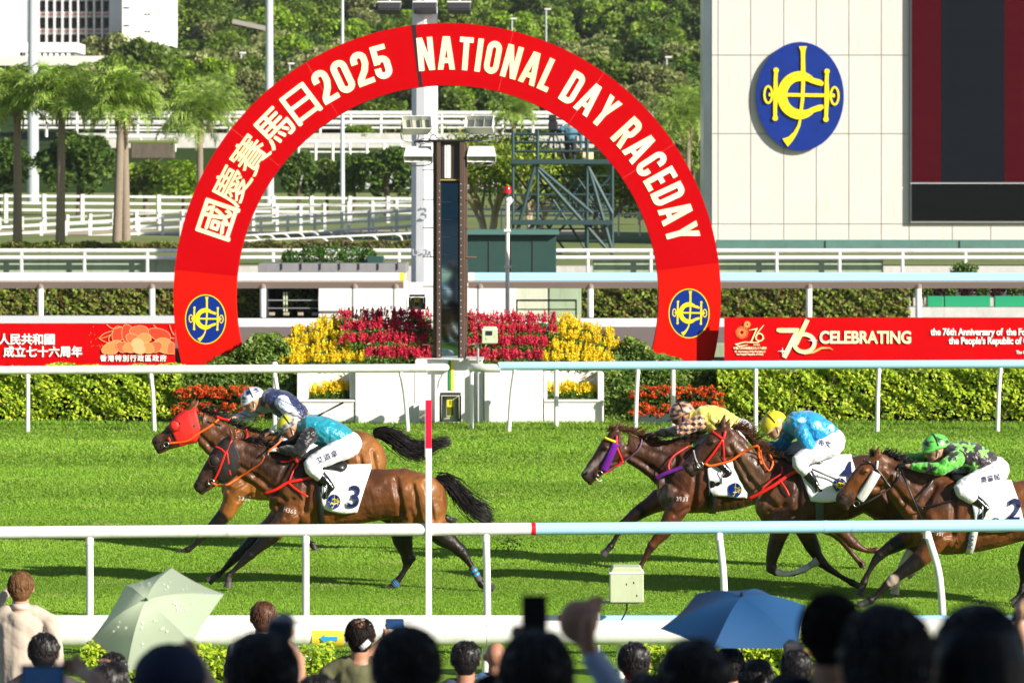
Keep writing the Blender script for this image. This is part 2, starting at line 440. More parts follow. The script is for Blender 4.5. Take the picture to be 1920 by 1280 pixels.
mb = MB(); a = P(938, 690, 64.5); mb.tube(crs([a, a+Vector((-.3, .03, 0)), a+Vector((-.48, .2, 0)), a+Vector((-.5, .6, -.02))], 5), .072, 16); mb.build('rail_end', wp, t, angle=50)
mb = MB(); p = P(884, 690, 65.1); mb.tube([p, Vector((p.x, p.y, 0))], .036, 12); mb.build('post', wp, t, angle=50)
for px in (1043, 1262, 515):
    tt = thing('rail_support', {1043: 'white prop post before the yellow flower box right of the wall', 1262: 'white prop post in front of the orange flowers on the right', 515: 'white prop post capped with a knob above the left planting'}[px], 'post', (X(px, 65.4), 65.4, 0))
    mb = MB(); mb.tube([Vector((X(px, 65.4), 65.4, 0)), P(px, 690, 65.4)], .04, 12); mb.build('pole', wp, tt, angle=50)
    mb = MB(); mb.ball(P(px, 684, 65.4), .06, 12, 8); mb.build('knob', wp, tt, True)
# second, public side barrier: broad white pipe low in the picture
dd = 32.0
t = thing('crowd_barrier', 'wide white crowd barrier pipe with a yellow arrow panel, nearest the spectators', 'barrier', (0, dd, 0))
mb = MB(); mb.tube([Vector((X(-700, dd), dd, Z(1191, dd)))]+[Vector((X(p_, dd), dd, Z(1190-(p_)*.0035, dd))) for p_ in (500, 912)], .105, 24); mb.build('rail_tube', wp, t, angle=50)
mb = MB(); mb.tube([Vector((X(p_, dd), dd, Z(1189-(p_)*.0035, dd))) for p_ in (913.5, 1500, 2650)], .105, 24); mb.build('rail_tube', wp, t, angle=50)
for i, px in enumerate((178, 575, 735, 912, 1165, 1222, 1742, 1765, -100)):
    mb = MB(); p = P(px, 1200, dd+.1); mb.tube([p, Vector((p.x, p.y, 0))], .04, 12); mb.build('post', wp, t, angle=50)
mb = MB(); 
for sgn in (1,):
    pts = []
    n = 10
    for i in range(n+1):
        th = R(-62+100*i/n); pts.append((math.cos(th), math.sin(th)))
    V = []
    for xx in (586, 646):
        for c_, s_ in pts: V.append((X(xx, dd), dd-.1085*c_, Z(1190, dd)+.1085*s_))
    k = n+1; mb.add(V, [(i, k+i, k+i+1, i+1) for i in range(n)])
mb.build('arrow_panel', mat('sign_yellow', (.9, .62, .06), .5), t)
mb = MB(); mb.poly([(x_, z_) for x_, z_ in [(X(601, dd), Z(1193, dd)), (X(610, dd), Z(1186, dd)), (X(610, dd), Z(1190, dd)), (X(634, dd), Z(1190, dd)), (X(634, dd), Z(1198, dd)), (X(610, dd), Z(1198, dd)), (X(610, dd), Z(1202, dd))]], .006, dd-.1085)
mb.build('arrow', mat('arrow_blue', (.02, .3, .62), .5), t)
# blue track-side pipe behind it on the right (its left end white with red band)
t = thing('low_guard_rail', 'low pale blue and white pipe running just behind the wide crowd barrier', 'guard rail', (0, 33.4, 0))
zz = Z(1163, 33.4)
for a_, b_, m_ in ((-700, 1047, wp), (1047, 1054, M('red_paint')), (1054, 2650, br)):
    mb = MB(); mb.tube([Vector((X(a_, 33.4), 33.4, zz)), Vector((X(b_, 33.4), 33.4, zz))], .05, 16); mb.build('rail_tube', m_, t, angle=50)
for px in (200, 700, 1200, 1700):
    mb = MB(); p = Vector((X(px, 33.4), 33.4, zz)); mb.tube([p, Vector((p.x, p.y, 0))], .03, 10); mb.build('post', wp, t, angle=50)
# finishing pole, white with a red head
t = thing('finishing_pole', 'slim square white pole with a red upper face before the number three horse', 'pole', (X(803, 34.1), 34.1, 0))
a = X(798, 34.1); b = X(809.5, 34.1); cx = (a+b)/2
mb = MB(); mb.box((cx, 34.1, Z(840, 34.1)/2), (b-a, .066, Z(840, 34.1))); mb.build('shaft', M('white_paint'), t, bevel=.004)
mb = MB(); mb.box((cx, 34.1, (Z(750, 34.1)+Z(840, 34.1))/2), (b-a-.002, .064, Z(750, 34.1)-Z(840, 34.1)-.001)); mb.build('red_head', mat('head_red', (.75, .01, .05), .4), t, bevel=.004)
mb = MB(); w_ = .022; mb.box((a-.0035, 34.1-.012, (Z(750, 34.1)+Z(856, 34.1))/2), (.004, .045, Z(750, 34.1)-Z(856, 34.1))); mb.build('grey_edge', mat('edge_grey', (.5, .5, .52), .4), t)
# pale green beam sensor boxes
def sensor(px0, px1, py0, py1, d, label, arm, window=False, name='sensor_box'):
    x0, x1, z0, z1 = X(px0, d), X(px1, d), Z(py1, d), Z(py0, d); cx = (x0+x1)/2; w_ = x1-x0; h = z1-z0
    t = thing(name, label, 'sensor box', (cx, d, 0))
    mb = MB(); ch = h*.18
    mb.poly([(x0, z0), (x1, z0), (x1, z1-ch), (x1-ch*.5, z1), (x0+ch*.5, z1), (x0, z1-ch)], w_*.9, d+w_*.45); mb.build('housing', M('box_green'), t, bevel=.008)
    mb = MB(); mb.box((cx, d, z1-ch*.9), (w_*1.03, w_*.93, .012)); mb.build('rim', M('white_paint'), t)
    mb = MB(); mb.tube([Vector((X(arm, d), d+.02, 0)), Vector((X(arm, d), d+.02, z0+(-.02)))], .022, 10); mb.bar((X(arm, d)-.1, d+.02, z0-.012), (x1-.03, d+.02, z0-.012), .08, .018); mb.build('stand', M('grey_metal'), t)
    mb = MB(); p0 = Vector((cx, d, z0)); mb.tube(crs([p0, p0+Vector((.0, -.02, -.08)), p0+Vector((-.06, -.02, -.2)), p0+Vector((-.1, 0, -.33))], 5), .008, 6); mb.build('cable', M('dark_metal'), t, True)
    if window:
        mb = MB(); mb.box((cx-w_*.05, d-w_*.45-.004, z0+h*.62), (w_*.42, .012, h*.26)); mb.build('window', M('glass_dark'), t)
    for i in range(3):
        mb = MB(); mb.ball((cx+random.uniform(-.3, .3)*w_, d-w_*.45, z0+h*random.uniform(.15, .6)), (.006, .004, .012), 6, 4); mb.build('chip', M('dark_metal'), t)
sensor(1143, 1206, 1060, 1126, 33.0, 'pale green sensor box on a bracket above the low blue pipe', 1121)
sensor(904, 933, 612, 643, 66.0, 'small pale green box with dark window standing in the red flowers', 896, True)

# ------------------------------------------------------------------ foliage tools
def leaves(cent, size, cols, name='leaves', asp=.55, tilt=None, jit=.25, fold=False):
    """diamond leaves: centres (n,3), size scalar/array, cols (n,3)"""
    n = len(cent); s = (np.ones(n)*size*RNG.uniform(.6, 1.35, n))
    a = RNG.normal(0, 1, (n, 3))
    if tilt is not None: a = a*.55+tilt
    a /= np.linalg.norm(a, axis=1)[:, None]
    b = RNG.normal(0, 1, (n, 3)); b -= a*(a*b).sum(1)[:, None]; b /= np.linalg.norm(b, axis=1)[:, None]
    c = np.cross(a, b)
    V = np.empty((n, 4, 3), dtype=np.float32)
    V[:, 0] = cent-b*s[:, None]; V[:, 2] = cent+b*s[:, None]
    V[:, 1] = cent+c*(s*asp)[:, None]+a*(s*.15)[:, None]; V[:, 3] = cent-c*(s*asp)[:, None]+a*(s*.15)[:, None]
    me = npmesh(name, V.reshape(-1, 3), np.arange(n*4).reshape(n, 4))
    facecol(me, cols, 4); return me
def mixcol(n, cs, w=None, jit=.12):
    cs = np.array(cs, dtype=np.float32); k = RNG.choice(len(cs), n, p=w)
    return np.clip(cs[k]*(1+RNG.normal(0, jit, (n, 1))), .002, 1)
def boxpts(n, x0, x1, y0, y1, z0, z1, shell=.75, lump=.13):
    """points in the outer layer of a clipped hedge, with lumps and gaps"""
    m = int(n*1.7)
    x = RNG.uniform(x0, x1, m); u = RNG.random(m)
    y = np.where(u < .55, y0+np.abs(RNG.normal(0, .07, m)), RNG.uniform(y0, y1, m))
    z = np.where(u < .55, RNG.uniform(z0, z1, m), z1-np.abs(RNG.normal(0, .06, m)))
    g = np.sin(x*5.1+2*np.sin(z*6))+np.sin(x*2.3-z*8+1)+np.sin(z*11+x*7.7)
    y = y+lump*g*.35+.015*np.sin(x*19+z*23); z = z+np.where(u < .55, 0, .03*np.sin(x*3.7)+.02*np.sin(x*9))
    keep = (g > -1.25) | (RNG.random(m) < .3)
    p = np.stack([x, y, z], 1)[keep][:n]; return p
def hedge(label, px0, px1, d, py_top, n, cols, w, size, depth=1.0, name='hedge', twig=True, z0=.02, core=(.012, .02, .005), group=None):
    x0, x1, z1 = X(px0, d), X(px1, d), Z(py_top, d)
    t = thing(name, label, 'hedge', ((x0+x1)/2, d+depth/2, z0), group)
    p = boxpts(n, x0, x1, d, d+depth, z0+.05, z1)
    # thinner near the bottom
    kz = (p[:, 2]-z0)/(z1-z0); p = p[RNG.random(len(p)) < np.clip(.35+kz*1.6, 0, 1)]
    me = leaves(p, size, mixcol(len(p), cols, w), 'foliage', .6, tilt=np.array((.25, -.55, .6)))
    place(me, 'foliage', M('leaf'), t)
    if twig:
        mb = MB()
        for i in range(int((x1-x0)*9)):
            x = random.uniform(x0, x1); y = d+random.uniform(.08, depth*.8); q = Vector((x, y, z0))
            pts = [q]; 
            for k in range(3): q = q+Vector((random.uniform(-.12, .12), random.uniform(-.08, .08), (z1-z0)*.3)); pts.append(q)
            mb.tube(pts, [.012, .01, .007, .004], 5)
        mb.build('branches', M('bark'), t)
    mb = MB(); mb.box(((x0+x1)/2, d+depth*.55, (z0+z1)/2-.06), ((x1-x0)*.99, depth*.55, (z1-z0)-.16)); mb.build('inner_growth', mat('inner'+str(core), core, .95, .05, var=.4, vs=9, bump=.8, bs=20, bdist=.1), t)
    return t
YG = [(.5, .62, .03), (.3, .46, .025), (.12, .23, .014), (.62, .66, .07)]; YW = [.36, .34, .18, .12]
hedge('clipped yellow-green hedge under the red banner with peony line art', -420, 338, 66.8, 690, 23000, YG, YW, .04, 1.1)
hedge('clipped yellow-green hedge under the red CELEBRATING banner', 1345, 2340, 66.8, 688, 30000, YG, YW, .04, 1.1)
def bush(label, px, py, d, rx, rz, n, cols, w, size, name='shrub', cat='shrub', ry=None, z0=None, flowers=None, group=None, x=None, z=None):
    c = P(px, py, d); ry = ry or rx*.8
    t = thing(name, label, cat, (c.x, c.y, gz(d) if z0 is None else z0), group)
    ph = RNG.random(n)*2*math.pi; cz = RNG.uniform(-.8, 1, n); r = RNG.uniform(.72, 1.02, n)
    q = np.sqrt(1-cz**2); lum = 1+.12*np.sin(ph*5+cz*4)+.08*np.sin(ph*9-cz*7)
    p = np.stack([c.x+np.cos(ph)*q*rx*r*lum, c.y+np.sin(ph)*q*ry*r*lum, c.z+cz*rz*r*lum], 1)
    place(leaves(p, size, mixcol(n, cols, w), 'foliage', .5, tilt=np.array((.2, -.4, .7))), 'foliage', M('leaf'), t)
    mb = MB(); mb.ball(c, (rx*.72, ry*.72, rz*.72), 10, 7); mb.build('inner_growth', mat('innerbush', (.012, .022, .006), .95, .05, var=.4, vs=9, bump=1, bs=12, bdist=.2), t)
    mb = MB(); b = Vector((c.x, c.y, gz(d) if z0 is None else z0))
    for i in range(5): mb.tube([b+Vector((random.uniform(-.1, .1)*rx, 0, -.02)), c+Vector((random.uniform(-.5, .5)*rx, random.uniform(-.3, .3)*ry, rz*.2))], [.03, .01], 5)
    mb.build('stems', M('bark'), t)
    return t
GR = [(.05, .12, .012), (.1, .19, .02), (.18, .26, .05), (.03, .075, .01)]
# ------------------------------------------------------------------ planting bed beside the finish
# slope of leafy shrubs down from the flower bed
def mound(label, pts, d, depth, n, cols, w, size, name, cat='shrub bed', kind=None, zb=0.02):
    """foliage mass under a roofline given in photograph pixels at depth d"""
    xs = np.array([X(p[0], d) for p in pts]); zs = np.array([Z(p[1], d) for p in pts])
    t = thing(name, label, cat, (float(xs.mean()), d+depth/2, zb)) if kind is None else None
    x = RNG.uniform(xs[0], xs[-1], n); top = np.interp(x, xs, zs)
    u = RNG.random(n); v = RNG.random(n)
    top = top*(1+.0*x)+.03*np.sin(x*9)+.02*np.sin(x*21)
    z = np.where(u < .6, zb+(top-zb)*v, top-np.abs(RNG.normal(0, .03, n)))
    g = np.sin(x*7+z*5)+np.sin(z*13-x*4)
    y = np.where(u < .6, d+(1-v)*0+v*.25+.05*g+np.abs(RNG.normal(0, .04, n)), d+.25+v*depth)
    p = np.stack([x, y, z], 1)
    o = place(leaves(p, size, mixcol(n, cols, w), 'foliage', .42, tilt=np.array((.2, -.5, .6))), 'foliage' if t else name, M('leaf'), t)
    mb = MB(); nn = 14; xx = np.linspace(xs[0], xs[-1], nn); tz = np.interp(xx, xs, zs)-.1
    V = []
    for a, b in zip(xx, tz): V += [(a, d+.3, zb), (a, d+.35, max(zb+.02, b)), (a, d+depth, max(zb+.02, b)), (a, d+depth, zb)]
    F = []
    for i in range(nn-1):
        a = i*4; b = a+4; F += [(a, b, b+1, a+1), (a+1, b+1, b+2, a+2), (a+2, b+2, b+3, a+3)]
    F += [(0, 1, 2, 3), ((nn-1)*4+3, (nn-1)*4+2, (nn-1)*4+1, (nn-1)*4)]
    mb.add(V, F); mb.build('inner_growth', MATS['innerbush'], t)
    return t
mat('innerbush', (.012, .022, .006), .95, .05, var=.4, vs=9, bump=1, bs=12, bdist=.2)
SH = [(.09, .18, .02), (.18, .29, .04), (.38, .45, .13), (.04, .1, .012)]; SW = [.35, .3, .15, .2]
mound('leafy green shrubs sloping left of the yellow flowers, by the arch foot', [(366, 697), (395, 682), (435, 660), (475, 634), (512, 628), (532, 650), (560, 690)], 67.2, 1.6, 9000, SH, SW, .045, 'shrub_bank')
mound('leafy green shrubs sloping right of the yellow flowers, by the arch foot', [(1128, 692), (1155, 662), (1180, 640), (1206, 648), (1240, 668), (1300, 690), (1350, 702)], 67.2, 1.6, 8000, SH, SW, .045, 'shrub_bank')
mound('dark leafy shrubs filling between left hedge and white wall', [(330, 702), (380, 697), (450, 690), (556, 696)], 66.95, 1.2, 7500, SH, SW, .05, 'shrub_bank')
mound('dark leafy shrubs filling between white wall and right hedge', [(1132, 698), (1180, 692), (1300, 690), (1352, 696)], 66.95, 1.2, 7000, SH, SW, .05, 'shrub_bank')
OR = [(.75, .08, .015), (.85, .16, .03), (.6, .04, .012)]
def ixora(label, pxs, d):
    xs0, xs1 = X(pxs[0], d), X(pxs[1], d)
    t = thing('flower_bed', label, 'flower bed', ((xs0+xs1)/2, d, 0))
    P_ = []; C_ = []; G = []
    for (ya, yb, dy) in ((728, 750, .45), (756, 782, 0)):
        for i in range(int((xs1-xs0)*80)):
            x = random.uniform(xs0, xs1); e = min((x-xs0), (xs1-x))/(xs1-xs0)
            z = Z(random.uniform(ya, yb), d)-max(0, .12-e)*.8*(1 if dy else .5); y = d+dy+random.uniform(-.1, .12)
            k = 16; ph = RNG.normal(0, 1, (k, 3)); ph /= np.linalg.norm(ph, axis=1)[:, None]; ph[:, 2] = np.abs(ph[:, 2]); ph[:, 1] = -np.abs(ph[:, 1])
            P_.append(np.array((x, y, z))+ph*.045); C_.append(mixcol(k, OR))
        n = int((xs1-xs0)*900); gx = RNG.uniform(xs0, xs1, n); G.append(np.stack([gx, d+dy+.1+RNG.normal(0, .08, n), RNG.uniform(Z(yb+6, d), Z(ya+4, d), n)], 1))
    pp = np.concatenate(P_); place(leaves(pp, .017, np.concatenate(C_), 'blossoms', .8), 'blossoms', M('petal'), t)
    gg = np.concatenate(G); place(leaves(gg, .04, mixcol(len(gg), GR), 'foliage', .45), 'foliage', M('leaf'), t)
    mb = MB(); mb.box(((xs0+xs1)/2, d+.1, Z(790, d)-.0), (xs1-xs0-.3, .35, .28)); mb.build('planter', mat('dark_planter', (.03, .055, .05), .6), t)
ixora('orange-red flower clusters in two rows left of the white wall', (322, 492), 66.3)
ixora('orange-red flower clusters in two rows right of the white wall', (1182, 1358), 66.3)
# celosia plumes
def plumes(name, label, rects, cols, m, d0=67.5, seed=1):
    """rects: list of (px0, px1, py_base_lo, py_base_hi); rows step back and up"""
    rg = random.Random(seed); V = []; C = []; G = []; cnt = 0
    for (poly, rows) in rects:
        for r, (pa, pb, py) in enumerate(rows):
            d = d0+r*.38; x0, x1 = X(pa, d), X(pb, d); zb = Z(py, d)
            for i in range(int((x1-x0)*52)):
                x = rg.uniform(x0, x1); y = d+rg.uniform(-.16, .16); h = rg.uniform(.13, .22); ex = max(0.0, (abs(960+x*FPX/d-843)-190)/140)**1.5*.24*(1-r*.0); b = zb+rg.uniform(-.04, .035)-(ex if r > 0 else ex*.25)
                for s_ in range(rg.choice((1, 2, 3))):
                    sx = x+rg.uniform(-.05, .05); sy = y+rg.uniform(-.03, .03); hh = h*rg.uniform(.65, 1.05); w_ = rg.uniform(.018, .03)
                    k = 30; tt = RNG.random(k); ang = RNG.random(k)*6.28; rr = w_*(1-tt**1.6)*RNG.uniform(.5, 1.1, k)+.003
                    V.append(np.stack([sx+np.cos(ang)*rr+.02*tt*rg.uniform(-1, 1), sy+np.sin(ang)*rr, b+hh*tt], 1))
                    cc = mixcol(k, cols, jit=.18); C.append(cc)
                k = 14; G.append(np.stack([x+RNG.normal(0, .06, k), y+RNG.normal(0, .04, k)-.02, b-.02-np.abs(RNG.normal(0, .085, k))], 1))
    pp = np.concatenate(V); cc = np.concatenate(C); gg = np.concatenate(G)
    t = thing(name, label, 'flower bed', (float(pp[:, 0].mean()), d0+.7, float(gg[:, 2].min())))
    place(leaves(pp, .016, cc, 'plumes', .7, tilt=np.array((0, -.3, .3))), 'plumes', M('petal'), t)
    place(leaves(gg, .05, mixcol(len(gg), [(.12, .22, .03), (.22, .32, .06), (.06, .13, .015)]), 'leaves', .3), 'leaves', M('leaf'), t)
RD = [(.62, .015, .06), (.75, .04, .1), (.42, .006, .03), (.8, .08, .13)]
YL = [(.92, .68, .015), (.97, .8, .05), (.85, .54, .01)]
plumes('red_plume_bed', 'crimson feathery flowers left of the mirrored finishing post', [(0, [(680, 806, 668), (640, 808, 641), (642, 806, 617), (634, 808, 596)])], RD, 0, seed=1)
plumes('yellow_plume_bed', 'golden feathery flowers on the left end of the bank', [(0, [(528, 684, 676), (516, 655, 654), (512, 645, 632), (550, 640, 612), (600, 634, 604)])], YL, 0, seed=2)
plumes('red_plume_bed', 'crimson feathery flowers right of the mirrored finishing post', [(0, [(880, 1020, 672), (878, 1030, 646), (878, 1042, 622), (876, 1046, 602)])], RD, 0, seed=3)
plumes('yellow_plume_bed', 'golden feathery flowers on the right end of the bank', [(0, [(1018, 1150, 676), (1028, 1172, 655), (1036, 1188, 632), (1044, 1150, 612), (1052, 1085, 602)])], YL, 0, seed=4)
# soil wedge under the flowers
mb = MB()
for (a, b) in ((372, 812), (872, 1340)):
    d = 67.6; V = []
    for px in (a, (a+b)/2, b):
        e = .55 if px != (a+b)/2 else 1.0
        if (px == b and a == 372) or (px == a and a == 872): e = 1.05
        for (dy, h) in ((-.35, .0), (-.3, .42), (1.5, 1.52), (1.9, 1.52), (1.9, 0)): V.append((X(px, d), d+dy, h*e))
    F = []
    for i in range(2):
        for k in range(4): q = i*5+k; F.append((q, q+5, q+6, q+1))
    F += [(4, 3, 2, 1, 0), (10, 11, 12, 13, 14)]
    mb.add(V, F)
o = mb.build('flower_bank_soil', mat('leafy_soil', (.035, .06, .015), .95, .05, var=.5, vs=14, bump=1, bs=18, bdist=.1)); meta(o, kind='structure')
# ------------------------------------------------------------------ white finishing wall with boxes
d = 66.4
t = thing('finishing_wall', 'white painted wall with flower boxes under the finishing post', 'wall', (X(845, d), d, 0))
def wbox(px0, px1, py0, py1, dy0, dy1, nm='wall_block', m=None, top=None):
    x0, x1 = X(px0, d), X(px1, d); mb = MB(); z0, z1 = Z(py1, d), Z(py0, d)
    mb.box(((x0+x1)/2, d+(dy0+dy1)/2, (max(z0, 0)+z1)/2), (x1-x0, dy1-dy0, z1-max(z0, 0))); return mb.build(nm, m or M('white_wall'), t, bevel=.012)
wbox(556.2, 665, 753, 795, 0, .9); wbox(557, 665, 749, 753.4, -.03, .12, 'ledge')
wbox(556, 664, 700, 749.5, .95, 1.1)
wbox(556, 577, 700, 749, .12, .93)
wbox(655, 665.5, 700, 749, .12, .93)
wbox(666, 776, 694, 795, -.03, 1.1)
wbox(777.5, 904, 676, 795, .25, 1.3)
wbox(908, 1018, 694, 795, -.03, 1.1); wbox(897, 907, 694, 795, .05, 1.1)
wbox(1020, 1132, 753, 795, 0, .9); wbox(1020, 1133, 749, 753.4, -.03, .12, 'ledge')
wbox(1020, 1131, 700, 749.5, .95, 1.1)
wbox(1121, 1132.5, 700, 749, .12, .93)
wbox(1019.5, 1026, 700, 749, .12, .93)
wbox(775, 786, 758, 795, -.1, .1)
wbox(872, 907, 673, 676, .0, 1.3, 'ledge', M('concrete'))
wbox(840, 845, 676.3, 733, .235, .252, 'green_stripe', M('stripe_green')); wbox(845, 850, 676.3, 733, .235, .252, 'yellow_stripe', M('stripe_yellow'))
for nm, (a, b), l in (('l', (580, 652), 'golden feathery flowers in the white box left of the post'), ('r', (1029, 1118), 'golden feathery flowers in the white box right of the post')):
    plumes('yellow_plume_bed', l, [(0, [(a, b, 733), (a, b, 729)])], YL, 0, d0=66.75, seed=9)
# finish camera housing on the wall foot
def camhouse(px0, px1, py0, py1, d, label, char):
    x0, x1, z0, z1 = X(px0, d), X(px1, d), max(0, Z(py1, d)), Z(py0, d); cx = (x0+x1)/2; w_ = x1-x0; h = z1-z0
    t = thing('line_camera_housing', label, 'camera housing', (cx, d, z0))
    mb = MB(); mb.box((cx, d, z1-.01), (w_*1.1, .42, .03)); mb.box((x0-.01, d, (z0+z1)/2-.02), (.03, .42, h-.05)); mb.box((x1+.01, d, (z0+z1)/2-.02), (.03, .42, h-.05)); mb.build('black_shroud', M('black'), t)
    mb = MB(); mb.tube([Vector((cx, d, z0)), Vector((cx, d, z0+h*.1)), Vector((cx, d, z1-.05))], [w_*.5, w_*.47, w_*.45], 20, flat=.5); mb.build('body', M('box_green'), t, angle=40)
    mb = MB(); mb.box((cx, d-w_*.235, z0+h*.52), (w_*.44, .03, h*.66)); mb.build('window_frame', mat('pale_frame', (.62, .64, .5), .4), t, bevel=.004)
    mb = MB(); mb.box((cx, d-w_*.235-.012, z0+h*.38), (w_*.34, .02, h*.3)); mb.build('lower_glass', mat('olive_glass', (.09, .1, .01), .1, .7), t)
    mb = MB(); mb.box((cx, d-w_*.235-.012, z0+h*.66), (w_*.34, .02, h*.28)); mb.build('upper_panel', M('stripe_yellow'), t)
    mb = MB(); mb.box((cx, d-w_*.235-.026, z0+h*.68), (.014, .01, h*.16)); mb.build('mark', M('black'), t)
camhouse(827, 862, 737, 790, 66.0, 'pale green camera housing with yellow window below the mirrored post', '1')
camhouse(769, 795, 553, 580, 72.0, 'small green camera housing with yellow window behind the red flowers', 'A')
# ------------------------------------------------------------------ lettering
def arc(cx, cy, rx, ry, a0, a1, n=14):
    return [(cx+rx*math.cos(R(a0+(a1-a0)*i/n)), cy+ry*math.sin(R(a0+(a1-a0)*i/n))) for i in range(n+1)]
S_ = .185; H_ = S_/2; W_ = .5
def G_N(w=.54): return [('p', [(0, 0), (S_, 0), (S_, 1), (0, 1)]), ('p', [(w-S_, 0), (w, 0), (w, 1), (w-S_, 1)]), ('p', [(S_*.2, 1), (S_*1.05, 1), (w-S_*.2, 0), (w-S_*1.05, 0)])], w
def G_A(w=.58): return [('p', [(0, 0), (.185, 0), (w/2+.06, 1), (w/2-.12, 1)]), ('p', [(w-.185, 0), (w, 0), (w/2+.12, 1), (w/2-.06, 1)]), ('p', [(.13, .2), (w-.13, .2), (w-.17, .355), (.17, .355)])], w
def G_T(w=.46): return [('p', [(0, .84), (w, .84), (w, 1), (0, 1)]), ('p', [(w/2-H_, 0), (w/2+H_, 0), (w/2+H_, .84), (w/2-H_, .84)])], w
def G_I(): return [('p', [(0, 0), (S_, 0), (S_, 1), (0, 1)])], S_
def G_L(w=.38): return [('p', [(0, 0), (S_, 0), (S_, 1), (0, 1)]), ('p', [(S_, 0), (w, 0), (w, .16), (S_, .16)])], w
def G_E(w=.41): return [('p', [(0, 0), (S_, 0), (S_, 1), (0, 1)])]+[('p', [(S_, a), (b, a), (b, a+.155), (S_, a+.155)]) for a, b in ((0, w), (.43, w-.04), (.845, w))], w
def G_Y(w=.54): return [('p', [(w/2-H_, 0), (w/2+H_, 0), (w/2+H_, .45), (w/2-H_, .45)]), ('p', [(0, 1), (.19, 1), (w/2+.06, .44), (w/2-H_, .42)]), ('p', [(w-.19, 1), (w, 1), (w/2+H_, .42), (w/2-.06, .44)])], w
def G_O(w=.5):
    r = w/2-H_; return [('s', arc(w/2, 1-H_-r, r, r, 0, 180)+arc(w/2, H_+r, r, r, 180, 360), True)], w
def G_C(w=.48):
    r = w/2-H_; return [('s', [(w-H_, .66)]+arc(w/2, 1-H_-r, r, r, 0, 180)+arc(w/2, H_+r, r, r, 180, 360)+[(w-H_, .34)], False)], w
def G_D(w=.5):
    r = w/2-.02; return [('s', [(H_, H_*.9), (w*.4, H_*.9)]+arc(w-H_-.15, H_+.14, .15, .15, -90, 0, 8)+arc(w-H_-.15, 1-H_-.14, .15, .15, 0, 90, 8)+[(w*.4, 1-H_*.9), (H_, 1-H_*.9)], False), ('p', [(0, 0), (S_, 0), (S_, 1), (0, 1)])], w
def G_R(w=.5): return [('p', [(0, 0), (S_, 0), (S_, 1), (0, 1)]), ('s', [(S_, 1-H_*.9)]+arc(w-H_-.13, 1-H_-.13, .13, .135, 90, 0, 7)+arc(w-H_-.13, .5+.1, .13, .13, 0, -90, 7)+[(S_, .47)], False), ('p', [(.2, .44), (.38, .44), (w+.01, 0), (w-.18, 0)])], w
def G_2(w=.48):
    r = w/2-H_; return [('s', [(H_, .66)]+arc(w/2, 1-H_-r, r, r, 180, 0, 12)+[(w-H_-.01, .6), (w*.62, .42), (H_+.02, .19), (H_, .1)], False), ('p', [(0, 0), (w, 0), (w, .155), (0, .155)])], w
def G_0(): return G_O(.48)
def G_5(w=.48):
    r = w/2-H_; return [('p', [(.02, .845), (w-.03, .845), (w-.03, 1), (.02, 1)]), ('p', [(.02, .44), (.19, .44), (.19, .845), (.02, .845)]), ('s', [(.1, .5), (.17, .565)]+arc(w/2, .575-r+.02, r, r, 90, 0, 8)+arc(w/2, H_+r, r, r, 0, -180, 12)+[(H_, .34)], False)], w
GL = dict(N=G_N, A=G_A, T=G_T, I=G_I, L=G_L, E=G_E, Y=G_Y, O=G_O, C=G_C, D=G_D, R=G_R)
GL['2'] = G_2; GL['0'] = G_0; GL['5'] = G_5
def glyph(mb, ch, h, f, y, th=.012):
    items, w = GL[ch]()
    for k, it in enumerate(items):
        yy = y-k*.0009
        if it[0] == 'p': mb.poly([(a*h, b*h) for a, b in it[1]], th, yy, f)
        else: mb.stroke([(a*h, b*h) for a, b in it[1]], S_*h, th, yy, f, it[2])
def text_mesh(s, size, off=0.0, xs=1.0, align='CENTER', ext=.004, shear=0.0, space=1.0):
    c = bpy.data.curves.new('t', 'FONT'); c.body = s; c.size = size; c.offset = off*size; c.extrude = ext; c.align_x = align; c.shear = shear
    c.resolution_u = 4; c.space_character = space
    o = bpy.data.objects.new('t', c); COL.objects.link(o)
    dg = bpy.context.evaluated_depsgraph_get(); me = bpy.data.meshes.new_from_object(o.evaluated_get(dg))
    bpy.data.objects.remove(o); bpy.data.curves.remove(c)
    me.transform(Matrix.Diagonal((xs, 1, 1, 1))); me.transform(Matrix.Rotation(R(90), 4, 'X')); return me
def bold_mesh(s, size, off, xs=1.0, align='CENTER', ext=.004, space=1.0):
    """heavier strokes: the same outline laid down five times, each a hair in front of the last"""
    mb = MB(); base = text_mesh(s, size, 0, xs, align, ext, 0, space); o_ = off*size*.85
    V = [v.co.copy() for v in base.vertices]; F = [tuple(p.vertices) for p in base.polygons]
    for k, (dx, dz) in enumerate(((0, 0), (-o_, 0), (o_, 0), (0, -o_), (0, o_))): mb.add([v+Vector((dx, -.0006*k, dz)) for v in V], F)
    return mb.mesh('t')
def text(s, size, pos, name, m, parent, off=0.0, xs=1.0, align='CENTER', ext=.004, rot=0.0, shear=0.0, space=1.0, full=None):
    me = bold_mesh(s, size, off, xs, align, ext, space) if (off and ord(s[0]) > 9000) else text_mesh(s, size, off, xs, align, ext, shear, space)
    if rot: me.transform(Matrix.Rotation(rot, 4, 'Y'))
    if full is not None: me.transform(full)
    me.transform(Matrix.Translation(Vector(pos)))
    return place(me, name, m, parent)
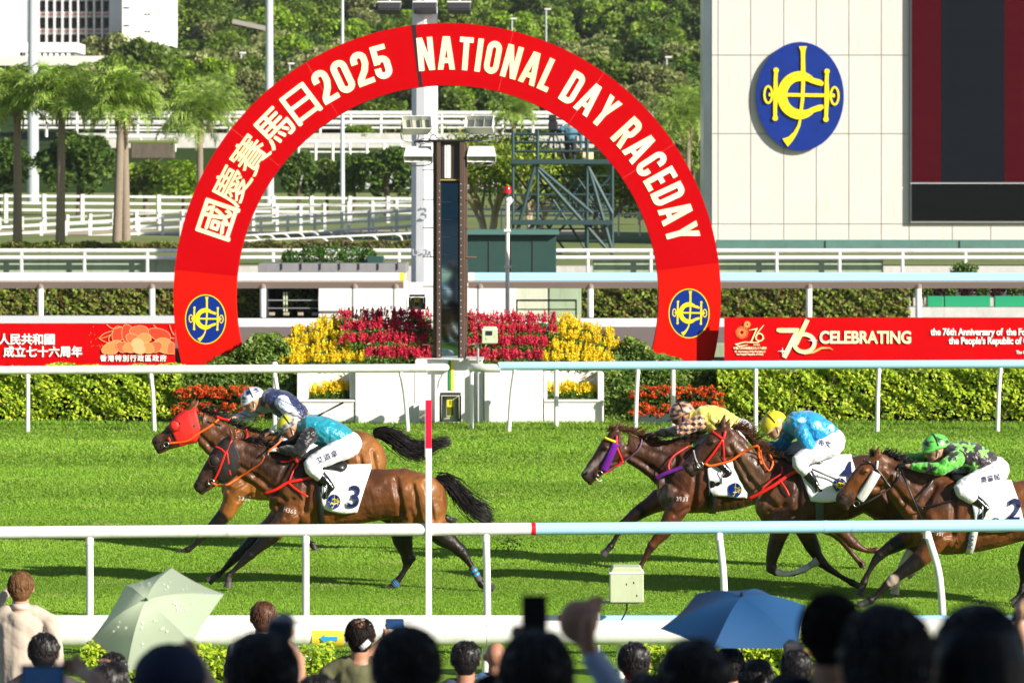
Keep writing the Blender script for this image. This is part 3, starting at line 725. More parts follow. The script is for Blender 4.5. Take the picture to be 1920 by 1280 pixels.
# ------------------------------------------------------------------ emblem
def emblem(parent, f, rx, rz, y, th, mblue, myel, rim=False, names=('emblem_disc', 'emblem_figure')):
    """disc in local 2-D (x,z), front towards the viewer; f maps (x, z, depth)"""
    mb = MB(); mb.poly([(rx*math.cos(t), rz*math.sin(t)) for t in np.linspace(0, 2*math.pi, 49)[:-1]], th, y, f)
    o = mb.build(names[0], mblue, parent)
    if rim:
        mb = MB(); mb.stroke([(rx*math.cos(t), rz*math.sin(t)) for t in np.linspace(0, 2*math.pi, 49)[:-1]], rx*.045, th*1.2, y, f, True); mb.build('emblem_rim', myel, parent)
    s = rz/303.0; kx = rx/247.0/s
    def q(pts, dx=0): return [((px-655)*s*kx, (543-py)*s) for px, py in pts]
    mb = MB(); y1 = y-th; t1 = th*.45
    def st(pts, w_, lev): mb.stroke(q(pts), [a*s for a in w_] if isinstance(w_, (list, tuple)) else w_*s, t1*(1+.3*lev), y1+.0003*lev, f)
    st([(670, 265), (671, 290), (671, 320), (672, 420)], [44, 26, 22, 24], 0)
    st([(672, 420), (672, 470), (668, 560), (658, 640)], [24, 20, 19, 16], 0)
    st([(656, 668), (648, 705), (628, 745), (600, 780), (570, 800)], [12, 15, 20, 32, 52], 0)
    st([(478, 533), (850, 538)], 19, .2)
    st([(519, 400), (516, 455), (518, 533), (514, 610), (514, 665)], [20, 20, 27, 20, 20], .4)
    st([(806, 404), (804, 460), (806, 540), (802, 620), (800, 672)], [20, 20, 28, 20, 20], .4)
    for c in ((519, 398), (514, 664), (806, 404), (800, 670)):
        mb.poly([(a[0], a[1]) for a in q([(c[0]+15*math.cos(t)/kx, c[1]+15*math.sin(t)) for t in np.linspace(0, 2*math.pi, 13)[:-1]])], t1*1.35, y1, f)
    mb.stroke(q([(475+22*math.cos(t), 533+46*math.sin(t)) for t in np.linspace(0, 2*math.pi, 21)[:-1]]), 11*s, t1*1.3, y1, f, True)
    mb.stroke(q([(849+22*math.cos(t), 540+48*math.sin(t)) for t in np.linspace(0, 2*math.pi, 21)[:-1]]), 11*s, t1*1.3, y1, f, True)
    pts = []; ws = []
    for i in range(33):
        a = R(50+260*i/32); e = min(i, 32-i)/5.0
        pts.append((657+104*math.cos(a), 537-107*math.sin(a))); ws.append(54*min(1, .55+e*.45))
    pts = [(785, 476), (764, 466)]+pts+[(764, 606), (785, 598)]; ws = [20, 32]+ws+[32, 20]
    st(pts, ws, 1.0)
    mb.build(names[1], myel, parent)
    if rz > .5:
        mb = MB()
        for i in range(12):
            a = R(62+236*i/11)
            if 158 < 62+236*i/11 < 200: continue
            c = (657+112*math.cos(a), 537-116*math.sin(a)); mb.stroke(q([(c[0]-3.5, c[1]), (c[0]+3.5, c[1])]), 5*s, t1*1.36, y1-.002, f)
        mb.build('nail_holes', M('seam'), parent)
# ------------------------------------------------------------------ the big red arch
AD = 69.0; AC = P(839, 556, AD); s_ = AD/FPX
RO, RI = 511*s_, 395*s_
ya = AD; TH = .32
t = thing('red_arch', 'huge red event arch with gold lettering curving over the finishing post', 'arch', (AC.x, AD, 0))
def arcslab(a0, a1, m, name, y0, th, ro=RO, ri=RI, n=None):
    n = n or max(4, int(abs(a1-a0)/1.5)); V = []; F = []
    for i in range(n+1):
        a = R(a0+(a1-a0)*i/n)
        for r, yy in ((ro, y0-th), (ri, y0-th), (ri, y0), (ro, y0)): V.append((AC.x+r*math.cos(a), yy, AC.z+r*math.sin(a)))
    for i in range(n):
        b = i*4; c = b+4; F += [(b, b+1, c+1, c), (b+1, b+2, c+2, c+1), (b+2, b+3, c+3, c+2), (b+3, b, c, c+3)]
    F += [(0, 3, 2, 1), (n*4, n*4+1, n*4+2, n*4+3)]
    mb = MB(); mb.add(V, F); return mb.build(name, m, t)
alow = math.degrees(math.asin(-AC.z/RO))
arcslab(97.3, 174.3, M('red_skin'), 'arch_segment', ya, TH); arcslab(7.2, 97.05, M('red_skin'), 'arch_segment', ya, TH)
arcslab(174.32, 180-alow+1.5, M('red_skin_pale'), 'arch_foot', ya, TH); arcslab(alow-1.5, 7.18, M('red_skin_pale'), 'arch_foot', ya, TH)
arcslab(97.06, 97.29, M('seam'), 'seam', ya-.002, TH-.004); arcslab(96.6, 97.0, M('seam'), 'seam', ya-.01, TH-.004)
arcslab(96.95, 97.6, M('seam'), 'seam', ya, TH+.003)
for a in (76, 121, 142, 55, 34): arcslab(a, a+.03, mat('join', (.95, .2, .18), .5), 'seam', ya, TH+.002)
def arc_text(chars, a_start, a_end, r0, h, gap=.115, space=.34):
    adv = []
    for ch in chars: adv.append(space if ch == ' ' else GL[ch]()[1]+gap)
    tot = sum(adv)-gap; arcl = (a_start-a_end)/180*math.pi*(r0+h*.3); k = arcl/(tot*h)
    x = 0
    for ch, ad in zip(chars, adv):
        if ch != ' ':
            wd = GL[ch]()[1]; mid = (x+wd/2*1.0)*h*k; th = R(a_start)-mid/(r0+h*.3)
            er = Vector((math.cos(th), 0, math.sin(th))); et = Vector((math.sin(th), 0, -math.cos(th)))
            f = lambda xx, zz, yy, er=er, et=et, wd=wd: AC+Vector((0, yy-AC.y, 0))+et*((xx-wd*h/2)*k)+er*(r0+zz)
            mb = MB(); glyph(mb, ch, h, f, ya-TH-.001); mb.build('letter', M('cream_letter'), t)
        x += ad
arc_text('NATIONAL DAY RACEDAY', 97.0, 13.4, 424*s_, 62*s_)
arc_text('2025', 122.3, 103.6, 423*s_, 64*s_, gap=.08)
for ch, a, sz in (('日', 127.2, 74), ('馬', 135.6, 70), ('賽', 144.2, 68), ('慶', 152.7, 68), ('國', 161.4, 75)):
    th = R(a); r = 452*s_; c = AC+Vector((math.cos(th)*r, ya-TH-.004-AC.y, math.sin(th)*r))
    me = bold_mesh(ch, 1.0, .011 if ch in '賽慶' else .02, 1.0, 'LEFT', .005); me.transform(Matrix.Translation((-.5, 0, -.36)))
    me.transform(Matrix.Diagonal((sz*s_*(1.1 if ch == '日' else 1.0), 1, sz*s_, 1))); me.transform(Matrix.Rotation(R(90-a)*1, 4, 'Y')); me.transform(Matrix.Translation(c))
    place(me, 'letter', M('cream_letter'), t)
for px, py in ((385.5, 598.5), (1292, 587.5)):
    c = P(px, py, ya-TH-.002); c.y = ya-TH-.002; sh = (AD/c.y)
    f = lambda x, z, y, c=c: (c.x+x, y, c.z+z)
    emblem(t, f, 37.5*s_, 45.5*s_, ya-TH-.001, .006, M('emblem_blue'), M('emblem_yellow'), rim=True)
# base blocks beside the arch feet
for px0, px1, py, l in ((300, 357, 653, 'pale green concrete block behind the left foot of the red arch'), (1320, 1358, 643, 'pale green concrete block beside the right foot of the red arch')):
    o_d = 69.6; mb = MB(); x0, x1 = X(px0, o_d), X(px1, o_d); mb.box(((x0+x1)/2, o_d, Z(py, o_d)/2), (x1-x0, .5, Z(py, o_d))); o = mb.build('concrete_block', M('pale_green_wall'), org=((x0+x1)/2, o_d, 0), bevel=.02); meta(o, l, 'concrete block')
# ------------------------------------------------------------------ banners
def banner(px0, px1, py0, py1, d, label, z0=None):
    x0, x1, zb, zt = X(px0, d), X(px1, d), Z(py1, d), Z(py0, d)
    t = thing('banner', label, 'banner', ((x0+x1)/2, d, zb))
    n = 24; V = []
    for k in range(n+1):
        x = x0+(x1-x0)*k/n; b = .006*math.sin(k*1.3)
        V += [(x, d+b, zt), (x, d+b*.5, zb), (x, d+.05, zb), (x, d+.05, zt)]
    F = []
    for i in range(n): b = i*4; c = b+4; F += [(b, b+1, c+1, c), (b+1, b+2, c+2, c+1), (b+2, b+3, c+3, c+2), (b+3, b, c, c+3)]
    F += [(0, 3, 2, 1), (n*4, n*4+1, n*4+2, n*4+3)]
    mb = MB(); mb.add(V, F); mb.build('fabric', M('banner_red'), t)
    mb = MB()
    for k in range(int((x1-x0)/1.5)+1):
        x = x0+.05+k*1.5; mb.tube([(x, d+.12, 0), (x, d+.12, zt)], .02, 8)
    mb.build('frame', M('grey_metal'), t); return t
BD = 68.3; s2 = BD/FPX; yb = BD-.02
t = banner(-260, 328, 606, 690, BD, 'red banner on the left hedge with white Chinese writing and gold peony')
def tx(s, px, py, hpx, m=M('white_letter'), off=.05, **k):
    return text(s, hpx*s2*1.1, (X(px, BD), yb, Z(py, BD)), 'lettering', m, t, off=off, ext=.003, **k)
for i, ch in enumerate('人民共和國'): tx(ch, 8+i*21.3, 644, 20, off=.035)
for i, ch in enumerate('中華'): tx(ch, 8-42.6+i*21.3, 644, 20, off=.035)
for i, ch in enumerate('成立七十六周年'): tx(ch, 17+i*21.2, 667, 19.5, off=.035)
for i, ch in enumerate('香港特別行政區政府'): tx(ch, 194+i*14.0, 676, 11.5, off=.035)
# peony line art: petals as outlined closed curves with graded fill discs
def line(pts, w, m, nm, closed=False, dy=0.0):
    mb = MB(); q = [(X(a, BD), Z(b, BD)) for a, b in pts]
    if len(q) > 2 and not closed: q = [(v[0], v[1]) for v in crs([(a, b, 0) for a, b in q], 4)]
    mb.stroke(q, w*s2, .003, yb-.002-dy, None, closed); return mb.build(nm, m, t)
def blob(cx, cy, rx, ry, rot, m, nm, dy):
    n = 20; pts = []
    for i in range(n):
        a = 2*math.pi*i/n; r = 1+.06*math.sin(3*a+cx); x = rx*r*math.cos(a); y = ry*r*math.sin(a)
        x2 = x*math.cos(rot)-y*math.sin(rot)+cx; y2 = x*math.sin(rot)+y*math.cos(rot)+cy
        pts.append((min(x2, 327), max(608, min(663, y2))))
    mb = MB(); mb.poly([(X(a, BD), Z(b, BD)) for a, b in pts], .002, yb-dy); mb.build(nm, m, t)
    mb = MB(); mb.stroke([(X(a, BD), Z(b, BD)) for a, b in pts], .9*s2, .002, yb-.0012-dy, None, True); mb.build('petal_outline', mat('peony_line', (.95, .42, .16), .5), t)
pm = [mat('petal_a', (.88, .05, .02), .5), mat('petal_b', (.95, .13, .05), .5), mat('petal_c', (.95, .26, .08), .5), mat('petal_d', (.96, .42, .2), .5)]
for i, (cx, cy, rx, ry, ro, k) in enumerate([(222, 626, 12, 15, .3, 0), (240, 625, 12, 17, -.1, 0), (262, 622, 18, 12, .1, 1), (300, 628, 22, 12, .4, 0), (210, 652, 20, 12, -.5, 2), (308, 648, 20, 14, .4, 2), (322, 655, 9, 14, .1, 1), (248, 634, 12, 9, .2, 1), (270, 634, 14, 9, -.1, 2), (230, 650, 12, 10, .3, 1), (292, 650, 13, 10, -.3, 1), (244, 652, 13, 9, 0, 2), (276, 652, 14, 10, .2, 2), (258, 643, 12, 9, 0, 3), (262, 655, 12, 8, 0, 3)]):
    blob(cx, cy, rx, ry, ro, pm[k], 'petal', .001+.0016*i)
for pts in ([(186, 634), (196, 625), (212, 621), (204, 634), (206, 642), (196, 640), (186, 634)], [(190, 634), (200, 631), (210, 626)], [(200, 608), (212, 616), (228, 612)], [(318, 608), (322, 620), (327, 628)], [(288, 609), (300, 620), (318, 632), (327, 634)]): line(pts, 1.1, mat('peony_line', (.95, .42, .16), .5), 'leaf_line', dy=.001)
for i in range(26):
    px = random.uniform(166, 200); py = random.uniform(609, 655); 
    if px > 186 and py < 645: continue
    line([(px-.5, py), (px+.5, py)], .9, M('orange_line'), 'speck')
t = banner(1358, 2100, 595, 676, BD, 'red banner on the right hedge reading CELEBRATING the 76th Anniversary')
for (l, a, b, h, al, px) in (('the 76th Anniversary of  the Founding of', 0, 628, 15.5, 'LEFT', 1745), ('the People\'s Republic of China', 0, 644.5, 15.5, 'LEFT', 1779), ('The Government of', 0, 663, 7.5, 'LEFT', 1905)):
    tx(l, px, b, h*1.06, off=.03, align=al, xs=.80, space=.97)
for i, (ch) in enumerate(['CELEBRATING']):
    tx(ch, 1536, 643, 29, m=M('cream_letter'), off=.03, align='LEFT', xs=.86, space=.98)
gm = mat('gold_art', (.95, .68, .3), .4, c2=(.98, .86, .6), vs=3)
def sline(pts, ws, m=gm, dy=0.0, close=False):
    mb = MB(); q = [(X(a, BD), Z(b, BD)) for a, b in pts]; mb.stroke(q, [w_*s2 for w_ in ws] if isinstance(ws, (list, tuple)) else ws*s2, .004, yb-.002-dy, None, close); mb.build('numeral', m, t)
sline([(1456, 618), (1462, 619), (1494, 619)], [5, 9, 9]); sline([(1497, 615), (1490, 630), (1470, 670)], [4, 9, 9], dy=.001)
sline([(1514, 599), (1500, 628), (1492, 645)], [8, 9, 9], dy=.002)
sline([(1508+19*math.cos(a_)*1.0, 643+16.5*math.sin(a_)) for a_ in np.linspace(0, 6.283, 25)[:-1]], 7.5, dy=.003, close=True)
sline([(x_, y_) for x_, y_ in [(1508, 664), (1525, 660), (1540, 652), (1556, 652), (1562, 656)]], [1, 4, 4, 2, .5], M('orange_line'), dy=.004)
for k, (a_, b_) in enumerate(((1524, 638), (1467, 658))):
    sline([(a_-9, b_), (a_, b_), (a_+9, b_)], [.3, 2.2, .3], M('white_letter'), dy=.006); sline([(a_, b_-7), (a_, b_), (a_, b_+7)], [.3, 2.2, .3], M('white_letter'), dy=.0065)
for c_, r_ in (((1391, 623), 12), ((1401, 608), 6.5)):
    for k in range(18):
        a_ = k*math.pi*2/18; line([(c_[0]+math.cos(a_)*r_*.3, c_[1]+math.sin(a_)*r_*.3), (c_[0]+math.cos(a_)*r_, c_[1]+math.sin(a_)*r_)], 1.0, M('orange_line'), 'firework_ray', dy=.0004*k)
sline([(1404, 619), (1419, 616), (1408, 641)], [1, 2.4, 2.8]); sline([(1432, 609), (1420, 624), (1417, 634)], [1, 2, 2.4], dy=.001)
sline([(1424+7*math.cos(a_), 632+7*math.sin(a_)) for a_ in np.linspace(0, 6.283, 15)[:-1]], 2.2, dy=.002, close=True)
sline([(1433, 634), (1420, 642), (1396, 641), (1380, 645), (1386, 649), (1402, 646)], [1, 2, 2, 2, 2, 1], dy=.003)
for s3, py, h in (('1949-2025', 647.5, 3.4), ('中華人民共和國成立七十六周年', 654.5, 5.2), ('76  Anniversary of the Founding of', 660.5, 4.6), ("the People's Republic of China", 665.5, 4.6)):
    tx(s3, 1418 if h < 4 else 1406, py, h, m=gm, off=.03, xs=.8 if h < 5 else .78)
# ------------------------------------------------------------------ mirrored finishing post
d = 67.6; yf = d-.2
t = thing('finishing_post', 'tall brown mirrored finishing post with four floodlights on top', 'finishing post', (X(843, d), d, Z(675, d)))
def pb(px0, px1, py0, py1, y0, y1, nm, m, bev=.006):
    x0, x1 = X(px0, d), X(px1, d); mb = MB(); mb.box(((x0+x1)/2, (y0+y1)/2, (Z(py0, d)+Z(py1, d))/2), (x1-x0, y1-y0, Z(py0, d)-Z(py1, d))); return mb.build(nm, m, t, bevel=bev)
pb(812, 822, 264, 672, d-.05, d+.3, 'column', M('brown_metal')); pb(819, 826, 264, 675, d-.2, d+.25, 'column', M('brown_metal'))
pb(862, 872, 264, 675, d-.2, d+.25, 'column', M('brown_metal')); pb(871, 876, 268, 672, d-.05, d+.3, 'column', M('brown_metal'))
pb(826, 862, 264, 337, d-.1, d+.2, 'head_panel', M('brown_metal'))
pb(834, 837.5, 272, 334, d-.125, d-.101, 'white_stripe', M('white_paint'), 0); pb(838.5, 845, 272, 334, d-.13, d-.101, 'white_stripe', M('white_paint'), 0); pb(850, 856, 272, 334, d-.115, d-.101, 'dark_stripe', M('dark_metal'), 0); pb(829, 833, 272, 334, d-.115, d-.101, 'dark_stripe', M('dark_metal'), 0)
pb(826, 862, 338, 675, d-.06, d+.2, 'mirror_back', M('dark_metal'))
pb(828, 859, 344, 671, d-.075, d-.061, 'mirror_glass', M('mirror'), 0)
for k in range(9): pb(828, 859, 378+k*33, 378.8+k*33, d-.0765, d-.0752, 'pane_joint', M('dark_metal'), 0)
pb(826, 828, 338, 675, d-.09, d-.06, 'mirror_frame', M('black'), 0); pb(859, 862, 338, 675, d-.09, d-.06, 'mirror_frame', M('black'), 0)
pb(826, 862, 336.5, 338.5, d-.14, d-.1, 'top_trim', mat('brass', (.4, .3, .1), .4), 0)
mb = MB()
for py in np.linspace(345, 665, 26):
    for px in (824, 864.5): mb.ball((X(px, d), d-.2, Z(py, d)), .009, 6, 4)
mb.build('rivets', M('lamp_white'), t)
pb(806, 880, 262, 266, d-.22, d+.3, 'cap_plate', M('black'))
for py in (319, 374, 427, 482, 537, 592, 646):
    for a, b, c in ((793, 815, 0), (873, 893, 1)):
        if c and py in (319,): continue
        mb = MB(); z_ = Z(py, d)
        mb.tube([(X(a, d), d, z_), (X(b, d), d, z_)], .011, 6); mb.tube([(X(a if not c else b, d), d-.07, z_), (X(a if not c else b, d), d, z_)], .011, 6); mb.tube([(X(a, d), d-.07, z_-.0), (X(b, d), d-.07, z_)], .009, 6)
        mb.build('climbing_rung', mat('rung', (.2, .1, .07), .6), t)
def flood(px0, px1, py0, py1, tilt, skew, nm='floodlight'):
    x0, x1, z0, z1 = X(px0, d), X(px1, d), Z(py1, d), Z(py0, d); w_ = x1-x0; h = z1-z0
    c = Vector(((x0+x1)/2, d-.1, (z0+z1)/2)); rot = Matrix.Rotation(R(skew), 3, 'Z') @ Matrix.Rotation(R(tilt), 3, 'X')
    wv, dv, hv = w_*.9, .3, h*.72
    def T(v): return c+rot @ Vector(v)
    V = [T((sx*wv/2*(.86 if yy > 0 else 1), yy*dv/2, sz*hv/2*(.7 if yy > 0 else 1))) for yy in (-1, 1) for sz in (-1, 1) for sx in (-1, 1)]
    mb = MB(); mb.add(V, [(4, 5, 7, 6), (0, 1, 5, 4), (2, 6, 7, 3), (0, 4, 6, 2), (1, 3, 7, 5)]); o = mb.build(nm, M('lamp_white'), t)
    m_ = o.modifiers.new('s', 'SOLIDIFY'); m_.thickness = .015
    mb = MB(); mb.add([T((sx*wv*.46, -.02, sz*hv*.46)) for sz in (-1, 1) for sx in (-1, 1)], [(0, 1, 3, 2)]); g = mb.build('lamp_glass', M('lamp_glass'), o)
    mb = MB()
    for k in (-.17, .17): mb.add([T((k*wv, -.14, -hv*.45)), T((k*wv, -.14, hv*.45)), T((k*wv, -.03, hv*.45)), T((k*wv, -.03, -hv*.45))], [(0, 1, 2, 3)])
    mb.build('louvre', M('grey_metal'), o)
    mb = MB(); zb = z0-.05
    pts = crs([T((-wv*.5, 0, 0)), (x0+.02, d-.05, z0-.0), (x0+.1, d, zb-.06), (x1-.1, d, zb-.06), (x1-.02, d-.05, z0-.0), T((wv*.5, 0, 0))], 4)
    mb.tube(pts, .012, 6); mb.build('bracket', M('grey_metal'), o)
flood(750, 810, 219, 254, -28, 12); flood(872, 930, 219, 252, -28, -12)
flood(756, 814, 280, 298, 40, 0); flood(874, 932, 280, 298, 40, 0)
mb = MB(); z_ = Z(265, d)
mb.bar((X(778, d), d, z_), (X(905, d), d, z_+.01), .05, .03)
for k in range(6):
    a_ = P(random.uniform(780, 810), 262, d); b_ = P(random.uniform(812, 835), 264, d); mb.tube(crs([a_, a_+Vector((.1, -.05, random.uniform(-.12, .2))), b_], 5), .007, 5)
mb.bar((X(777, d), d, z_), (X(781, d), d, Z(283, d)), .02, .02); mb.bar((X(790, d), d, Z(270, d)), (X(781, d), d, Z(283, d)), .02, .02)
mb.build('cross_arm', M('dark_metal'), t)
# red signal lamp on a thin white pole
d = 71.5
t = thing('signal_lamp', 'red beacon on a thin white pole right of the finishing post', 'signal lamp', (X(951, d), d, 0))
mb = MB(); mb.tube([(X(951.5, d), d, 0), (X(951.5, d), d, Z(372, d))], .04, 12); mb.build('pole', M('white_paint'), t, angle=40)
mb = MB(); mb.tube([(X(951.5, d), d, Z(368, d)), (X(951.5, d), d, Z(362, d))], .075, 16); mb.build('collar', M('dark_metal'), t, angle=40)
mb = MB(); mb.tube([(X(951.5, d), d, Z(362, d)), (X(951.5, d), d, Z(352, d)), (X(951.5, d), d, Z(349, d))], [.075, .07, .055], 16); mb.build('red_dome', mat('red_dome', (.7, .005, .01), .15, .6), t, angle=40)
mb = MB(); mb.ball(P(953, 376, d), (.07, .05, .07), 10, 7); mb.tube([P(948, 383, d), P(958, 369, d)], .03, 8); mb.tube(crs([P(956, 372, d), P(962, 375, d), P(958, 382, d), P(952, 388, d)], 4), .008, 5); mb.build('horn', M('lamp_white'), t, True)
for py in (432, 500): mb = MB(); mb.box(P(951.5, py, d), (.13, .13, .05)); mb.build('clamp', M('lamp_white'), t)
# ------------------------------------------------------------------ all-weather track rails behind the arch
d = 114.0
mb = MB()
for a, b in ((-300, 2250),):
    x0, x1 = X(a, d), X(b, d); mb.box(((x0+x1)/2, d+.1, Z(597, d)/2), (x1-x0, .5, Z(597, d)))
o = mb.build('white_kerb', M('white_paint'), org=(0, d, 0)); meta(o, 'low white kerb along the far edge of the brown dirt track', 'kerb')
mb = MB(); x0, x1 = X(-300, d), X(340, d); mb.box((x0/2+x1/2, d-.35, Z(594, d)/2+.05), (x1-x0, .2, Z(594, d)))
o = mb.build('grey_drain_cover', mat('pale_grey', (.5, .53, .57), .5), org=(0, d-.3, 0)); meta(o, 'pale grey drain edging before the kerb, left of the arch', 'edging')
d = 115.0; z0 = .25
def flared_rail(label, segs, posts, zt, zb, capm=None):
    t = thing('flared_rail', label, 'running rail', (X((segs[0][0]+segs[-1][1])/2, d), d, z0))
    for a, b, m in segs:
        n = 2; V = []; hh = zt-zb
        prof = [(-.14, 0), (-.2, -hh*.12), (-.2, -hh*.5), (-.17, -hh*.55), (.05, -hh), (.2, -hh*.9), (.2, -.05), (.1, 0)]
        for px in (a, b):
            for (yy, zz) in prof: V.append((X(px, d), d+yy, zt+zz))
        k = len(prof); F = [(i, (i+1) % k, k+(i+1) % k, k+i) for i in range(k)]+[tuple(reversed(range(k))), tuple(range(k, 2*k))]
        mb = MB(); mb.add(V, F); mb.build('rail_top', m, t)
    for i, (a, b, m) in enumerate(segs[:1]):
        mb = MB(); a2 = segs[0][0]; b2 = segs[-1][1]; V = []
        for px in (a2, b2):
            for (yy, zz) in ((-.165, -hh*.56), (.03, -hh*1.02), (-.02, -hh*1.02), (-.19, -hh*.6)): V.append((X(px, d), d+yy, zt+zz))
        mb.add(V, [(0, 1, 5, 4), (1, 2, 6, 5), (2, 3, 7, 6), (3, 0, 4, 7), (0, 3, 2, 1), (4, 5, 6, 7)]); mb.build('rail_underside', mat('under_shade_brown', (.33, .26, .22), .7), t)  # brown tone paints in the shadow under the white rail
    for px in posts:
        mb = MB(); mb.tube([(X(px, d), d, z0), (X(px, d), d, zb+.02)], .095, 12); mb.build('post', M('white_paint'), t, angle=40)
        mb = MB(); mb.tube([(X(px, d), d, zb-.02), (X(px, d), d, zt-.2)], [.1, .2], 10); mb.build('post_bracket', MATS['under_shade_brown'], t, angle=40)
    return t
zt, zb = Z(511, d), Z(540, d)
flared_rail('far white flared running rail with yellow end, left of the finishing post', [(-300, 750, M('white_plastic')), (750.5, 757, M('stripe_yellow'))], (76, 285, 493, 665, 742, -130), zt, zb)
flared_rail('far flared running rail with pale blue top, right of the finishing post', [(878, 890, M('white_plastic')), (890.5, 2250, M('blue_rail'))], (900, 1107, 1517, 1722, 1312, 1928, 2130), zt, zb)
# brown thinning hedges behind it
BH = [(.2, .3, .03), (.3, .36, .06), (.2, .12, .05), (.09, .13, .02)]; BW = [.3, .25, .25, .2]
d = 118
hedge('brownish thinning hedge behind the flared rail, left of the arch', -150, 352, d, 534, 9000, BH, BW, .075, .9, core=(.03, .025, .015))
hedge('short brownish hedge seen inside the left foot of the arch', 440, 490, d, 534, 1500, BH, BW, .075, .9, core=(.03, .025, .015))
hedge('brownish thinning hedge behind the blue-topped rail, right of the arch', 1232, 1706, d, 536, 9500, BH, BW, .075, .9, core=(.03, .025, .015))
hedge('short brownish hedge seen inside the right foot of the arch', 1086, 1231, d, 538, 3000, BH, BW, .075, .9, core=(.03, .025, .015))
# concrete hut and walls between
d = 117
t = thing('timing_hut', 'low white concrete shelter with dark opening left of the finishing post', 'hut', (X(640, d), d, 0))
def hb(px0, px1, py0, py1, y0, y1, nm, m, b=.02):
    x0, x1 = X(px0, d), X(px1, d); mb = MB(); zz0 = max(0, Z(py1, d)); mb.box(((x0+x1)/2, d+(y0+y1)/2, (Z(py0, d)+zz0)/2), (x1-x0, y1-y0, Z(py0, d)-zz0)); return mb.build(nm, m, t, bevel=b)
hb(597, 760, 530, 610, 0, 2.6, 'wall', M('white_wall')); hb(597, 662, 555, 583, -.12, -.01, 'wall_panel', M('white_wall'))
hb(497, 597, 528, 536, 0, 2.6, 'lintel', M('concrete')); hb(497, 502, 537, 610, 0, 2.6, 'side_wall', M('dark_metal'))
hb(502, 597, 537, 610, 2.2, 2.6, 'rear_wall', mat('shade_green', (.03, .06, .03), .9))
hb(486, 762, 494, 511, -.5, 2.7, 'roof_slab', mat('grey_roof', (.22, .22, .23), .8, var=.1, vs=3, dirt=.2)); hb(490, 758, 511, 528, -.2, 2.6, 'roof_beam', M('concrete'))
for k in range(7): hb(530+36*k, 531.5+36*k, 490, 505, -.56, -.51, 'roof_clip', M('dark_metal'))
hb(500, 597, 562, 564.5, .1, .2, 'rail_bar', M('grey_metal')); hb(500, 597, 577, 579, .1, .2, 'rail_bar', M('grey_metal'))
hb(529, 532.5, 548, 585, .4, .5, 'pipe', M('box_green')); hb(534, 537.5, 548, 585, .4, .5, 'pipe', M('box_green'))
for k in range(4): hb(503+27*k, 514+27*k, 586, 592, .2, .5, 'stone', mat('stone', (.4, .34, .27), .9))
bush('leafy shrub growing inside the dark opening of the white hut', 565, 562, d+1.2, .5, .5, 500, SH, SW, .07, z0=0)
t = thing('boundary_wall', 'white and pale green low wall right of the finishing post', 'wall', (X(980, d), d, 0))
hb(762, 830, 530, 610, .2, .6, 'wall_panel', M('white_wall')); hb(860, 966, 531, 610, .1, .5, 'wall_panel', M('white_wall')); hb(966, 1030, 531, 600, .2, .6, 'wall_panel', mat('pale_sage', (.55, .58, .45), .8, dirt=.2)); hb(1030, 1090, 531, 600, .15, .55, 'wall_panel', M('pale_green_wall'))
t = thing('low_bar_rail', 'low dark steel bar rail standing before the sage wall', 'rail', (X(1025, d), d-.8, 0))
mb = MB(); mb.bar(P(968, 563, d-.8), P(1081, 563, d-.8), .05, .06); mb.bar(P(968, 580, d-.8), P(1081, 580, d-.8), .04, .04)
for px in (969, 1080): mb.bar(P(px, 562, d-.8), Vector((X(px, d-.8), d-.8, 0)), .05, .05, Vector((0, 1, 0)))
mb.build('bars', M('dark_metal'), t)
t = thing('slab_roof_planting', 'dark green shrubs planted on top of the low hut roof', 'shrub bed', (X(620, d), d+1.5, Z(494, d)))
for px, py, rx in ((545, 484, .3), (585, 478, .4), (620, 476, .5), (660, 478, .45), (690, 482, .3)):
    n = 700; c = P(px, py, d+1.5); p = RNG.normal(0, 1, (n, 3)); p /= np.linalg.norm(p, axis=1)[:, None]; p = p*np.array((rx, rx*.7, .28))*RNG.uniform(.7, 1.05, (n, 1))+np.array(c); p[:, 2] = np.maximum(p[:, 2], Z(494, d))
    place(leaves(p, .05, mixcol(n, [(.05, .16, .015), (.1, .22, .02), (.03, .09, .01)]), 'shrub', .45), 'shrub', M('leaf'), t)
mb = MB(); mb.box(P(704, 488, d+1.2), (.55, .4, .28)); o = mb.build('green_crate', M('green_shed'), org=P(704, 496, d+1.2), bevel=.03); meta(o, 'small dark green crate on the hut roof beside the shrubs', 'crate')
